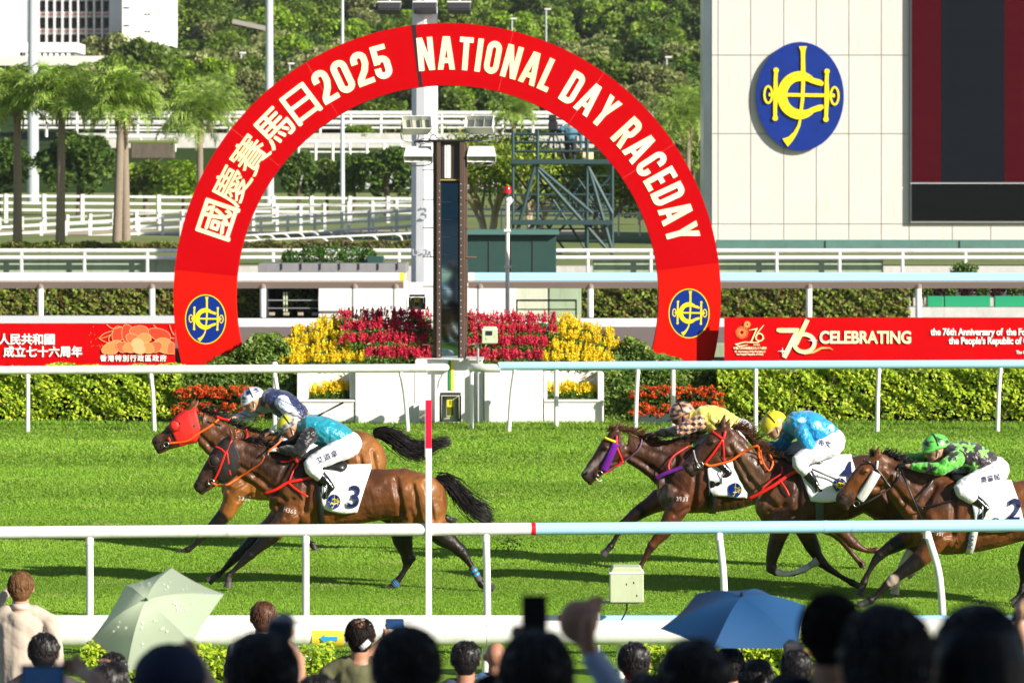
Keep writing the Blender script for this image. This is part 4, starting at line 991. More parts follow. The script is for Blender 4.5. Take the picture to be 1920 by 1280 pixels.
# retaining wall, pale green, and rails on it
d = 128.5
for a, b, l in ((-300, 352, 'stained pale green wall left of the arch'), (1112, 1655, 'stained pale green wall crossing behind the right side of the arch')):
    mb = MB(); x0, x1 = X(a, d), X(b, d); mb.box(((x0+x1)/2, d, Z(487, d)/2), (x1-x0, .5, Z(487, d))); o = mb.build('low_wall', M('pale_green_wall'), org=((x0+x1)/2, d, 0), bevel=.02); meta(o, l, 'wall')
mb = MB(); mb.box((0, 129.75, .76), (260, .45, 1.52)); o = mb.build('retaining_bank', M('concrete')); meta(o, kind='structure')
def plain_rail(label, d, lines, posts, m=None, a=-300, b=2250, r=.05, ground=None, name='white_rail', pr=None, slant=0):
    t = thing(name, label, 'rail', (X((a+b)/2, d), d, gz(d)))
    for py in lines:
        y0, y1 = py if isinstance(py, tuple) else (py, py)
        mb = MB(); mb.tube([P(a, y0, d), P(b, y1, d)], r, 10); mb.build('rail_bar', m or M('white_plastic'), t, angle=40)
    for px in posts:
        y0, y1 = lines[0] if isinstance(lines[0], tuple) else (lines[0], lines[0]); py = y0+(y1-y0)*(px-a)/(b-a)
        mb = MB(); mb.tube([P(px, py, d), Vector((X(px+slant, d), d, gz(d) if ground is None else ground))], pr or r*.8, 8); mb.build('post', m or M('white_plastic'), t, angle=40)
    return t
plain_rail('two-line white rail at the top of the pale green wall', 127.8, [470, 483], [40+118*k for k in range(-2, 18)], r=.075, ground=0, pr=.06)
mb = MB(); x0, x1 = X(1333, 150), X(2300, 150)
t = thing('teal_wall', 'long teal base wall under the giant screen building', 'wall', ((x0+x1)/2, 146, gz(146)-.05))
mb.box(((x0+x1)/2, 146, Z(475, 146)-.6), (x1-x0, .4, Z(455, 146)-Z(520, 146)+.9)); mb.build('wall_face', M('teal_wall'), t)
for px in (1548, 1800): mb = MB(); mb.box((X(px, 145.7), 145.78, Z(480, 146)), (.03, .03, 1.2)); mb.build('joint', M('dark_metal'), t)
bush('small round green bush peeping above the blue rail by the teal wall', 1808, 506, 122, .45, .22, 500, GR, None, .06, z0=0)
for i, (px, c) in enumerate(((1712, 0), (1735, 0), (1760, 1), (1780, 0), (1812, 1), (1842, 0), (1870, 1), (1900, 0), (1930, 0))):
    bush(['small green shrub in the row behind the bright green edging', 'small purple-leaved shrub in the row behind the bright green edging'][c], px, 542, 121, .27, .3, 420, [GR, [(.08, .02, .03), (.05, .015, .02), (.1, .05, .04)]][c], None, .05, z0=0, group='shrubs behind the green edging')
for i, (a, b) in enumerate(((1738, 1768), (1770, 1856), (1864, 1960))):
    d = 119.5; mb = MB(); x0, x1 = X(a, d), X(b, d); zq = Z(575, d); mb.box(((x0+x1)/2, d, (Z(555, d)+zq)/2), (x1-x0, .3, Z(555, d)-zq)); o = mb.build('green_trough', mat('emerald', (.01, .28, .13), .5), org=((x0+x1)/2, d, 0), bevel=.02); meta(o, ['short emerald plastic trough nearest the brown hedge', 'long emerald plastic trough in the middle of the row', 'emerald plastic trough at the edge of the picture'][i], 'trough')
mb = MB(); x0, x1 = X(1700, 119.5), X(2100, 119.5); mb.box(((x0+x1)/2, 119.6, Z(575.3, 119.5)/2), (x1-x0, 1.2, Z(575.3, 119.5))); o = mb.build('grey_plinth', M('concrete'), org=((x0+x1)/2, 119.6, 0)); meta(o, 'grey plinth carrying the emerald troughs at the right', 'plinth')
# green shed under the scaffold
d = 124
t = thing('green_shed', 'dark green equipment shed right of the finishing post', 'shed', (X(960, d), d, 0))
def sb(px0, px1, py0, py1, y0, y1, nm, m, b=.01):
    x0, x1 = X(px0, d), X(px1, d); mb = MB(); zz0 = max(0, Z(py1, d)); mb.box(((x0+x1)/2, d+(y0+y1)/2, (Z(py0, d)+zz0)/2), (x1-x0, y1-y0, Z(py0, d)-zz0)); return mb.build(nm, m, t, bevel=b)
sb(876, 1043, 440, 590, 0, 2, 'wall', M('green_shed')); sb(872, 1048, 431, 440, -.3, 2.2, 'roof', mat('shed_roof', (.07, .16, .14), .5)); 
for px in (916, 957, 998): sb(px, px+2, 446, 590, -.03, 0, 'rib', M('dark_metal'))
# ------------------------------------------------------------------ light mast
d = 121.0
t = thing('light_mast', 'thick white floodlight mast marked 3 behind the finishing post', 'mast', (X(796, d), d, 0))
mb = MB(); mb.tube([(X(796, d), d, 0), (X(796.5, d), d, Z(160, d)), (X(797, d), d, Z(-200, d))], [26.5*d/FPX, 25.5*d/FPX, 23*d/FPX], 10); mb.build('shaft', mat('mast_paint', (.72, .74, .77), .35, .5, var=.04, vs=1), t)
mb = MB(); mb.box((X(797, d), d, Z(-205, d)), (4.5, 1.2, .3)); mb.build('head_frame', M('grey_metal'), t)
for px in (730, 797, 861):
    mb = MB(); c = P(px, 15, d-.7); mb.box(c, (.75, .5, .22), Matrix.Rotation(R(-15), 3, 'X')); mb.box(c+Vector((0, -.05, -.12)), (.7, .42, .06), Matrix.Rotation(R(-15), 3, 'X')); o = mb.build('floodlight', M('dark_metal'), t, bevel=.02)
    mb = MB(); mb.box(c+Vector((0, .03, .13)), (.77, .45, .04), Matrix.Rotation(R(-15), 3, 'X')); mb.build('lamp_top', M('lamp_white'), o)
    mb = MB(); mb.tube([c+Vector((0, .2, .1)), P(px, -12, d-.4), P(797, -14, d-.4)], .04, 6); mb.build('arm', M('grey_metal'), o)
text('3', .62, (X(797, d), d-27*d/FPX-.0, Z(412, d)), 'painted_number', mat('grey_ink', (.42, .44, .47), .6), t, ext=.02)
text('LP-3A', .3, (X(795, d), d-27.5*d/FPX-.0, Z(478, d)), 'painted_number', MATS['grey_ink'], t, ext=.02)
# ------------------------------------------------------------------ screen building
d = 152.0
t = thing('screen_building', 'cream panelled building wall carrying a blue emblem and a giant dark screen', 'building', (X(1600, d), d, gz(d)))
x0, x1 = X(1333, d), X(2350, d); z0, z1 = gz(d)-.3, Z(-250, d)
mb = MB(); mb.box(((x0+x1)/2, d+4, (z0+z1)/2), (x1-x0, 8, z1-z0)); mb.build('core_wall', mat('panel_gap', (.5, .49, .45), .8), t)
cols = [1346, 1407, 1469, 1530, 1591, 1652, 1704]; rows = [-170, -30, 104, 251, 420, 455]
pw = mat('cream_panel', (.58, .575, .55), .4, .3, var=.03, vs=.5, dirt=.05)
edges = [1334]+cols+[1785, 1857, 1930, 2003, 2076, 2149]
for i in range(len(edges)-1):
    for j in range(len(rows)-1):
        if edges[i] >= 1704 and rows[j] < 415: continue
        a, b = X(edges[i], d)+.012, X(edges[i+1], d)-.012; c_, e_ = Z(rows[j+1], d)+.012, Z(rows[j], d)-.012
        mb = MB(); mb.box(((a+b)/2, d-.04, (c_+e_)/2), (b-a, .08, e_-c_)); mb.build('cladding_panel', pw, t, bevel=.008)
mb = MB(); mb.add([(X(1320, d), d+.3, z0), (X(1333, d), d-.05, z0), (X(1333, d), d-.05, z1), (X(1320, d), d+.3, z1), (X(1320, d), d+3, z0), (X(1333, d), d+3, z0), (X(1333, d), d+3, z1), (X(1320, d), d+3, z1)], [(0, 1, 2, 3), (0, 3, 7, 4), (1, 5, 6, 2), (4, 7, 6, 5), (3, 2, 6, 7)]); mb.build('shaded_side_face', mat('side_shade_grey', (.5, .54, .6), .3, .5, metal=.5, var=.2, vs=.4), t)  # narrow left side face, its shade put into the blue-grey colour
# screen
def sc(px0, px1, py0, py1, y0, y1, nm, m, b=0):
    a, b_ = X(px0, d), X(px1, d); mb = MB(); mb.box(((a+b_)/2, d+(y0+y1)/2, (Z(py0, d)+Z(py1, d))/2), (b_-a, y1-y0, Z(py0, d)-Z(py1, d))); return mb.build(nm, m, t, bevel=b)
sc(1706, 2160, -170, 417, -.3, 0, 'screen_frame', mat('frame_pale', (.55, .55, .6), .4))
def led(name, c, e):
    m = mat(name, c, .35, .4, var=.12, vs=1.2, stretch=(.3, 1, 3)); N = m.node_tree.nodes; b = N['Principled BSDF']; b.inputs['Specular IOR Level'].default_value = .02; b.inputs['Roughness'].default_value = .6; b.inputs['Emission Color'].default_value = (*c, 1); b.inputs['Emission Strength'].default_value = e; return m
lr = led('led_red', (.042, .002, .005), .25); lb = led('led_black', (.006, .008, .011), .2)
for a, b, m in ((1708, 1762, lr), (1763, 1880, lb), (1881, 1990, lr), (1991, 2110, lb)): sc(a, b+.6, -165, 341, -.36, -.301, 'screen_stripe', m)
sc(1708, 2155, 344.5, 414, -.36, -.301, 'screen_lower', mat('led_off', (.006, .007, .008), .7, .02, var=.3, vs=3, stretch=(.2, 1, 12)))
c = P(1499, 181.5, d); 
f = lambda x, z, y, c=c: (c.x+x, y, c.z+z)
emblem(t, f, 82*d/FPX, 102*d/FPX, d-.16, .16, M('emblem_blue'), M('emblem_yellow'))
mb = MB()
for k in (-1, 1): mb.tube([(c.x+k*.8, d-.05, c.z), (c.x+k*.8, d-.2, c.z)], .08, 8)
mb.build('emblem_bracket', M('dark_metal'), t)
# ------------------------------------------------------------------ scaffold tower with camera operator
d = 140.0; k_ = d/FPX
t = thing('scaffold_tower', 'dark green steel scaffold camera tower right of the finishing post', 'scaffold', (X(1055, d), d, gz(d)))
sg = M('steel_green'); xs = [962, 1010, 1103, 1147]
gy = gz(d)
def tb(a, b, r, nm): mb = MB(); mb.tube([a, b], r, 8); mb.build(nm, sg, t, angle=40)
for px in (962, 1008, 1100, 1147):
    for yy in (d-1, d+1): tb(Vector((X(px, d), yy, gy)), Vector((X(px, d), yy, Z(245 if px != 1147 else 300, d))), .055, 'upright')
for yy in (d-1, d+1):
    for py in (252, 267, 284, 365, 396): tb(Vector((X(960, d), yy, Z(py, d))), Vector((X(1147 if py != 252 else 1100, d), yy, Z(py, d))), .04, 'crossbar')
for a, b in (((960, 470), (1003, 310)), ((1008, 320), (1140, 470)), ((1010, 315), (1110, 400)), ((1147, 400), (1100, 310)), ((1103, 315), (1147, 470)), ((962, 470), (1008, 410))): tb(Vector((X(a[0], d), d-1, Z(a[1], d))), Vector((X(b[0], d), d-1, Z(b[1], d))), .075, 'brace')
for py in (330, 347, 382, 430, 452): tb(Vector((X(1008, d), d+1, Z(py, d))), Vector((X(1147, d), d+1, Z(py, d))), .03, 'crossbar')
for a, b in (((1015, 470), (1147, 330)), ((1060, 470), (1010, 400)), ((1147, 365), (1100, 440)), ((1008, 380), (962, 320)), ((1008, 460), (1100, 330)), ((962, 400), (1050, 330)), ((1100, 470), (1008, 330))): tb(Vector((X(a[0], d), d+1, Z(a[1], d))), Vector((X(b[0], d), d+1, Z(b[1], d))), .045, 'brace')
for py in (304, 417): mb = MB(); mb.box((X(1053, d), d, Z(py, d)), (X(1150, d)-X(960, d), 2.4, 9*k_)); mb.build('platform', sg, t, bevel=.02)
for k in range(9): tb(Vector((X(1030+k*9, d), d, Z(320+k*9, d))), Vector((X(1030+k*9, d), d, Z(380+k*9, d)+.6)), .03, 'stair_bar')
for k in range(3): tb(Vector((X(1040+k*14, d), d-.5, Z(312, d))), Vector((X(1125+k*5, d), d-.5, Z(410, d))), .03, 'stair_rail')
mb = MB(); c = P(1102, 292, d); mb.box(c, (.42, .4, .3)); o = mb.build('pale_case', mat('case_yellow', (.7, .62, .35), .6), org=c, bevel=.04); meta(o, 'small cream-yellow case on the scaffold platform', 'case')
# ------------------------------------------------------------------ infield white fences
wpl = M('white_plastic')
def post_fence(label, d, px0, px1, py0, py1, h, nrail, step, bar=.1, pw_=.13, name='white_fence', d1=None):
    """plank fence; top line runs from py0 to py1; stands on the ground slope"""
    d1 = d if d1 is None else d1
    t = thing(name, label, 'fence', (X((px0+px1)/2, (d+d1)/2), (d+d1)/2, gz((d+d1)/2)))
    A = P(px0, py0, d); B = P(px1, py1, d1)
    for r in range(nrail):
        mb = MB(); dz = Vector((0, 0, -h*(.02+.33*r))); mb.bar(A+dz, B+dz, .06, bar); mb.build('rail_board', wpl, t)
    n = max(2, int(abs(px1-px0)/step)+1)
    for i in range(n):
        q = A.lerp(B, i/(n-1)); mb = MB(); zg = min(q.z-h, gz(q.y)) if q.z-h > gz(q.y)-.6 else gz(q.y)
        mb.box((q.x, q.y, (q.z+.1+zg)/2), (pw_, pw_, q.z+.1-zg)); mb.build('post', wpl, t)
    return t
post_fence('tall white plank fence, farthest back, running behind the palm trunks', 205, -60, 800, 366, 372, 1.15, 3, 70, bar=.13, pw_=.18)
post_fence('white plank fence rising to the right across the pale sand path', 185, 0, 790, 412, 376, 1.1, 3, 43, d1=178)
post_fence('long low white plank fence behind the left palms', 170, -60, 350, 428, 405, 1.0, 3, 42, d1=172)
post_fence('white plank fence descending left of the mast at mid height', 170, 340, 795, 418, 394, 1.05, 3, 48, d1=166)
def hoop_rail(label, d, px0, px1, py0, py1, step, r=.045):
    t = thing('hooped_rail', label, 'running rail', (X((px0+px1)/2, d), d, gz(d))); A = P(px0, py0, d); B = P(px1, py1, d)
    mb = MB(); mb.tube([A, B], r, 8); mb.build('rail_bar', wpl, t, angle=40)
    n = int((px1-px0)/step)
    for i in range(n+1):
        q = A.lerp(B, i/max(1, n)); zg = gz(q.y)
        mb = MB(); mb.tube(crs([q, q+Vector((.25, 0, -.02)), q+Vector((.42, .05, -.16)), Vector((q.x+.45, q.y+.05, zg))], 4), r*.9, 8); mb.build('hoop_post', wpl, t, True)
hoop_rail('curved-post white running rail on the grass inside the arch, upper', 163, 440, 800, 443, 421, 27)
hoop_rail('curved-post white running rail on the grass inside the arch, lower', 152, 455, 780, 452, 437, 42)
plain_rail('white rail with slim posts right of the mast behind the scaffold', 170, [(392, 388), (405, 400)], [900, 940, 1160, 1200, 1240], a=870, b=1330, r=.05)
# sand path and grass
mb = MB(); o = sheet('sand_path', -30, 4, 172, 183, .012, M('sand'), 2, 8, lambda x, y: gz(y))
def far_rail(label, d, px0, px1, lines, step, base, name='far_rail'):
    t = thing(name, label, 'rail', (X((px0+px1)/2, d), d, Z(base, d)))
    for (py, r) in lines:
        mb = MB(); mb.tube([P(px0, py, d), P(px1, py, d)], r, 8); mb.build('rail_bar', wpl, t, angle=40)
    for i in range(int((px1-px0)/step)+1):
        mb = MB(); px = px0+i*step; mb.tube([P(px, lines[0][0], d), Vector((X(px, d), d, Z(base, d)-.6))], lines[0][1]*.8, 6); mb.build('post', wpl, t)
    return t
far_rail('distant triple white rail along the foot of the wooded hill', 300, 30, 1270, [(212, .16), (219, .1), (230, .2), (240, .1)], 57, 243)
far_rail('distant white handrail on the bank, inside the arch on the left', 286, 560, 775, [(266, .14), (285, .06)], 32, 290)
far_rail('distant white handrail on the bank between the palms', 286, 200, 330, [(257, .14), (245, .06)], 32, 270)
o = sheet('bank_road', X(560, 288), X(1250, 288), 284, 291, .03, M('concrete'), 2, 6, lambda x, y: gz(y))
t = thing('stone_ledge', 'grassy-topped dark stone ledge between the palms and the arch', 'ledge', (X(287, 262), 262, gz(262)))
mb = MB(); mb.box((X(287, 262), 262, Z(282, 262)), (3.0, 1.5, 1.2)); mb.build('stone_face', mat('dark_stone', (.12, .1, .08), .95, .1, var=.3, vs=3, stretch=(3, 1, .3), bump=.5, bs=10), t, bevel=.1)
mb = MB(); mb.box((X(287, 262), 262.2, Z(266, 262)), (3.3, 2, .25)); mb.build('grass_top', M('far_ground'), t, bevel=.1)
mb = MB(); mb.box((0, 296, (3.6+Z(250, 296))/2), (70, .6, Z(250, 296)-3.6)); o = mb.build('viaduct_wall', M('concrete')); meta(o, kind='structure')
# ------------------------------------------------------------------ trees
def trunk_mb(mb, base, h, r, lean=0, limbs=5, spread=.6, top=None):
    b = Vector(base); pts = [b, b+Vector((lean*.3, 0, h*.35)), b+Vector((lean, 0, h*.7))]
    mb.tube(pts, [r, r*.8, r*.55], 8)
    for i in range(limbs):
        a = 2*math.pi*i/limbs+.4; p = pts[1].lerp(pts[2], random.uniform(.2, 1)); e = p+Vector((math.cos(a)*h*spread*.45, math.sin(a)*h*spread*.45, h*random.uniform(.2, .38)))
        mb.tube([p, p.lerp(e, .5)+Vector((0, 0, h*.04)), e], [r*.4, r*.28, r*.1], 6)
def crown_pts(n, rx, ry, rz, cz, nl, rg):
    """points over many overlapping lobes - uneven outline with gaps"""
    L = []
    for i in range(nl):
        a = rg.random()*2*math.pi; q = rg.random()**.5*.68; zz = rg.uniform(-.62, .68)
        sc_ = math.sqrt(max(.1, 1-zz*zz))
        L.append((math.cos(a)*q*rx*sc_, math.sin(a)*q*ry*sc_, cz+zz*rz, rg.uniform(.26, .44)))
    k = RNG.integers(0, nl, n); Lc = np.array(L)[k]
    v = RNG.normal(0, 1, (n, 3)); v /= np.linalg.norm(v, axis=1)[:, None]; v[:, 2] = np.where((v[:, 2] < -.2) & (RNG.random(n) < .7), -v[:, 2], v[:, 2])
    rr = RNG.uniform(.78, 1.05, n)[:, None]
    p = Lc[:, :3]+v*rr*(Lc[:, 3:4])*np.array((rx, ry, rz))
    return p, k
def tree_proto(name, rx, rz, h, n, cols, w, size, nl=14, seed=0, bark='bark', limbs=6):
    rg = random.Random(seed); cz = h-rz
    p, k = crown_pts(n, rx, rx*.95, rz, cz, nl, rg)
    sh = RNG.normal(1, .16, nl)[k][:, None]
    c = np.clip(mixcol(n, cols, w)*sh, .002, 1)
    me = leaves(p, size, c, 'crown', .62, tilt=np.array((.15, -.25, .7)))
    mb = MB(); trunk_mb(mb, (0, 0, -.3), h, h*.035+.05, rg.uniform(-.4, .4), limbs)
    tm = mb.mesh('trunk'); tm.materials.append(M(bark)); me.materials.append(M('leaf')); return me, tm
def put_tree(protos, loc, s, rz, name, label, cat='tree', group=None, sx=1.0):
    me, tm = protos; t = bpy.data.objects.new(name, None); COL.objects.link(t); t.location = loc; t.scale = (s*sx, s*sx, s); t.rotation_euler = (0, 0, rz); t.empty_display_size = .3
    meta(t, label, cat, group)
    for m_, nm in ((me, 'crown'), (tm, 'trunk')):
        o = bpy.data.objects.new(nm, m_); COL.objects.link(o); o.parent = t
    return t
DK = [(.09, .17, .025), (.14, .23, .04), (.05, .1, .016)]
MD = [(.18, .29, .035), (.26, .37, .05), (.1, .18, .02)]
OL = [(.27, .31, .1), (.35, .38, .15), (.15, .19, .06)]
BR = [(.22, .37, .02), (.32, .46, .04), (.12, .23, .015)]
YE = [(.34, .4, .04), (.45, .48, .08), (.16, .24, .03)]
protos = {}
for nm, cols, seed in (('dk', DK, 1), ('md', MD, 2), ('ol', OL, 3), ('br', BR, 4), ('md2', MD, 6), ('ol2', OL, 7)):
    protos[nm] = tree_proto(nm, 3.2, 2.6, 6.5, 5200, cols, None, .22, 17, seed)
LB = {'dk': 'dark green rounded tree on the wooded hill', 'md': 'mid green bushy tree on the wooded hill', 'md2': 'mid green bushy tree on the wooded hill', 'ol': 'olive green feathery tree on the wooded hill', 'ol2': 'olive green feathery tree on the wooded hill', 'br': 'bright green leafy tree on the wooded hill'}
GP = {'dk': 'dark trees on the hill', 'md': 'mid green trees on the hill', 'md2': 'mid green trees on the hill', 'ol': 'olive trees on the hill', 'ol2': 'olive trees on the hill', 'br': 'bright green trees on the hill'}
rg = random.Random(5)
cnt = 0
yy = 322.0
while yy < 520 and cnt < 292:
    wx = yy*.137+4; xx = -wx+rg.uniform(0, 4); row = 4.1+(yy-320)*.01
    while xx < wx:
        px = 960+xx*FPX/yy
        ok = px < 1345 and (px > 200 or yy < 345 and px > 150)
        if ok and cnt < 292:
            k = rg.choices(['dk', 'md', 'ol', 'br', 'md2', 'ol2'], [.26, .2, .14, .1, .2, .1])[0]
            zg = hzf(xx, yy+0)
            s = rg.uniform(.65, 1.25)*(1+(yy-320)*.0012)
            zn = 'left of the arch crown' if px < 560 else ('behind the arch crown' if px < 1010 else 'between arch and screen building'); hn = 'at the hill foot' if yy < 365 else ('halfway up the hill' if yy < 430 else 'high on the hill'); ld = LB[k].replace('on the wooded hill', hn)+' '+zn; put_tree(protos[k], (xx, yy+rg.uniform(-3, 3), zg-.5), s, rg.uniform(0, 6.28), 'hill_tree', ld, 'tree', ld.replace(' tree ', ' trees ')); cnt += 1
        xx += row*rg.uniform(.8, 1.35)
    yy += row*1.35+(yy-320)*.02
print('hill trees', cnt, yy)
# the undergrowth and far canopy between them reads as one mass
def canopy():
    n = 110000; y = 318+(545-318)*RNG.random(n)**1.1; x = RNG.uniform(-1, 1, n)*(y*.14+6)
    h = np.array([hzf(a, b) for a, b in zip(x[::1], y[::1])])
    g = np.abs(np.sin(x*.42+1.3*np.sin(y*.21))*np.cos(y*.33+1.1*np.sin(x*.27)))**.6; z = h+g*3.2*RNG.uniform(.6, 1.05, n)+.3
    k = (np.sin(x*.15+y*.05)+np.sin(y*.12-x*.07+2))/2
    cols = np.where((k+RNG.normal(0, .35, n))[:, None] > .15, mixcol(n, MD), np.where(RNG.random(n)[:, None] < .5, mixcol(n, DK), mixcol(n, OL)))
    px = 960+x*FPX/y; keep = px > 150
    p = np.stack([x, y, z], 1)[keep]; me = leaves(p, .42, cols[keep], 'hillside_wood', .65, tilt=np.array((.1, -.3, .8)))
    o = place(me, 'hillside_wood', M('leaf')); meta(o, 'dense green undergrowth and far tree canopy covering the hill', 'woodland', kind='stuff')
canopy()
# named nearer trees and bushes: (px centre, py base, py top, half width px, depth, kind, label)
NT = [(150, 385, 243, 80, 232, 'dk', 'large dark shrub-like tree behind the first and second palms'), (-5, 385, 250, 70, 236, 'dk', 'dark bushy tree at the left picture edge behind the palms'), (275, 368, 295, 62, 225, 'md', 'dark green bush between the fourth palm and the arch'),
      (345, 372, 300, 50, 228, 'br', 'yellowish bush touching the left outside of the arch'), (560, 372, 280, 40, 232, 'dk', 'dark scrubby tree inside the arch at its left inner edge'), (612, 368, 292, 38, 234, 'md', 'slender green tree inside the arch on the left'), (725, 368, 272, 62, 230, 'dk', 'dark rounded tree left of the white mast'), (665, 368, 285, 35, 231, 'dk', 'dark tree behind the thin grey lamp pole'),
      (265, 145, 62, 60, 330, 'md', 'green leafy tree in front of the white tower block'), (225, 150, 90, 40, 328, 'md', 'small green tree below the corner of the white tower block'), (350, 190, 112, 40, 318, 'br', 'bright green round tree left of the tall grey pole'), (400, 190, 108, 48, 318, 'br', 'bright green round tree touching the tall grey pole'), (470, 190, 128, 45, 316, 'ol', 'olive tree just outside the upper left of the arch'),
      (675, 262, 236, 34, 297, 'br', 'clipped bright green bush between the distant white rails'), (700, 205, 176, 60, 312, 'md', 'green bush row under the crown of the arch, left of the mast'), (860, 205, 160, 62, 312, 'md', 'green bush row under the crown of the arch, right of the mast'), (930, 205, 170, 40, 314, 'dk', 'dark bush under the crown of the arch, far right'),
      (1265, 360, 190, 60, 250, 'ol', 'feathery olive tree between the arch and the screen building'), (1235, 420, 300, 45, 225, 'md', 'green tree low between the arch and the screen building'), (1300, 330, 185, 40, 262, 'md2', 'green tree touching the edge of the screen building'), (1200, 440, 330, 40, 200, 'dk', 'dark bush behind the right leg of the scaffold tower')]
for px, pb_, pt_, hw, dd_, k, lab in NT:
    zb_, zt_ = Z(pb_, dd_), Z(pt_, dd_); h = zt_-zb_; wd = 2*hw*dd_/FPX
    tr = put_tree(protos[k], (X(px, dd_), dd_, min(zb_, gz(dd_)+.0) if zb_ > gz(dd_) else zb_), 1, rg.uniform(0, 6), 'bushy_tree', lab)
    zz = tr.location.z; tr.scale = (wd/5.6, wd/5.6, (zt_-zz)/6.5)
# frangipani-like tree with pale limbs behind the scaffold
def open_tree(px, d, pbase, ptop, hwpx, label, n=9000, seed=3):
    rg_ = random.Random(seed); b = Vector((X(px, d), d, gz(d)-.1)); h = Z(ptop, d)-b.z; R_ = hwpx*d/FPX
    t = thing('gnarled_tree', label, 'tree', b); mb = MB(); ends = []
    def grow(p, dr, L, r, lv):
        q = p+dr*L; mid = p+dr*L*.5+Vector((rg_.uniform(-.08, .08), 0, .05))*L
        mb.tube([p, mid, q], [r, r*.85, r*.65], 7)
        if lv == 0: ends.append(q); return
        for i in range(3):
            nd = (dr+Vector((rg_.uniform(-.85, .85), rg_.uniform(-.7, .7), rg_.uniform(-.1, .5)))).normalized(); grow(q, nd, L*rg_.uniform(.62, .85), r*.62, lv-1)
    for i in range(4): grow(b+Vector((rg_.uniform(-.6, .6)*R_*.5, rg_.uniform(-.3, .3), 0)), Vector((rg_.uniform(-.5, .5), rg_.uniform(-.2, .2), 1)).normalized(), h*.25, .12, 4)
    mb.build('trunk', M('pale_bark'), t, True)
    E_ = np.array([e for e in ends]); k = RNG.integers(0, len(E_), n); p = E_[k]+RNG.normal(0, .38, (n, 3))
    place(leaves(p, .1, mixcol(n, YE+BR, None), 'crown', .45), 'crown', M('leaf'), t)
open_tree(920, 160, 470, 215, 60, 'pale-limbed tree with yellow-green leaves behind the red signal lamp', 8000, 3)
open_tree(1010, 158, 470, 240, 60, 'pale-limbed yellow-green tree behind the scaffold tower', 8000, 4)
open_tree(1130, 160, 470, 260, 60, 'pale-limbed yellow-green tree right of the scaffold tower', 8000, 5)
# palms
def palm(pxs, pbase, ptop, d, crown_r, label, lean=(0,), nf=26, seed=1, thick=.175):
    rg_ = random.Random(seed); z0_ = gz(d)-.1; zc = Z(ptop, d)
    t = thing('palm_tree', label, 'palm', (X(pxs[0], d), d, z0_))
    for j, px in enumerate(pxs):
        b = Vector((X(px, d), d+.3*j, z0_)); top = Vector((X(px+lean[j % len(lean)], d), d+.3*j, zc))
        pts = [b, b.lerp(top, .3), b.lerp(top, .7), top]; mb = MB(); mb.tube(pts, [thick*1.15, thick, thick*.9, thick*.75], 12); mb.build('trunk', M('palm_bark'), t, angle=60)
        mb = MB(); mb.tube([top-Vector((0, 0, .6)), top-Vector((0, 0, .1)), top+Vector((0, 0, .3))], [thick*.8, thick*1.25, thick*.6], 10); mb.build('crown_shaft', M('bark'), t, angle=60)
        # fronds: leaflets as narrow quads in one mesh
        V = []; C = []
        for i in range(nf):
            a = 2*math.pi*i/nf+rg_.uniform(-.2, .2); el = rg_.uniform(-.2, 1.5); L = crown_r*rg_.uniform(.8, 1.15)
            dirh = Vector((math.cos(a), math.sin(a), 0)); prev = top+Vector((0, 0, .15))
            rach = []
            for s in range(13):
                u = s/12; ang = el-1.75*u*u; rach.append(prev.copy()); prev = prev+(dirh*math.cos(ang)+Vector((0, 0, math.sin(ang))))*(L/12)
            for s in range(1, 13):
                p = rach[s]; tdir = (rach[s]-rach[s-1]).normalized(); side = tdir.cross(Vector((0, 0, 1))).normalized()
                for q in range(4):
                    for sg_ in (-1, 1):
                        ll = L*.3*math.sin(math.pi*min(.97, .12+s/13.5))*rg_.uniform(.7, 1.1); o_ = (side*sg_*.75+tdir*rg_.uniform(.3, .8)+Vector((rg_.uniform(-.25, .25), rg_.uniform(-.25, .25), rg_.uniform(-.75, .25)))).normalized()
                        b_ = p+tdir*(L/12)*q/4; e_ = b_+o_*ll; w_ = tdir*.02
                        m_ = b_.lerp(e_, .6)+Vector((0, 0, .03)); V += [b_-w_, b_+w_, m_+w_*1.2, m_-w_*1.2, m_-w_*1.2, m_+w_*1.2, e_+w_*.2+Vector((0, 0, -ll*.18)), e_-w_*.2+Vector((0, 0, -ll*.18))]
                        cc = rg_.choice([(.24, .4, .05), (.34, .5, .08), (.48, .56, .2), (.13, .24, .03), (.4, .55, .08)]); C += [cc, cc]
        V = np.array([tuple(v) for v in V]); me = npmesh('fronds', V, np.arange(len(V)).reshape(-1, 4)); facecol(me, np.array(C), 4); place(me, 'fronds', M('leaf'), t)
        mb = MB()
        for i in range(7):
            a = rg_.uniform(0, 6.28); mb.tube([top, top+Vector((math.cos(a)*.25, math.sin(a)*.2, -.35)), top+Vector((math.cos(a)*.22, math.sin(a)*.2, -1.0))], [.03, .05, .01], 4)
        mb.build('dead_leaves', mat('straw', (.3, .22, .12), .9), t)
palm((33,), 455, 205, 150, 2.1, 'leftmost palm with grey ringed trunk and spreading crown', seed=1, nf=44)
palm((113,), 455, 192, 148, 2.1, 'second palm from the left with drooping yellow-green fronds', lean=(3,), seed=2, nf=44)
palm((219, 235), 455, 205, 146, 1.9, 'twin-trunked palm standing left of the arch', lean=(8, -4), seed=3, nf=34)
palm((375,), 455, 232, 190, 2.6, 'palm half hidden behind the upper left of the arch', seed=5, nf=40)
palm((395,), 400, 190, 300, 3.0, 'pale feathery palm above the white rail left of the arch', seed=6, nf=30, thick=.25)
palm((963,), 320, 215, 250, 1.9, 'bright bamboo-like palm behind the top of the scaffold tower', seed=7, nf=44)
palm((1290,), 420, 235, 240, 3.2, 'feathery palm beside the edge of the screen building', seed=8, nf=50)
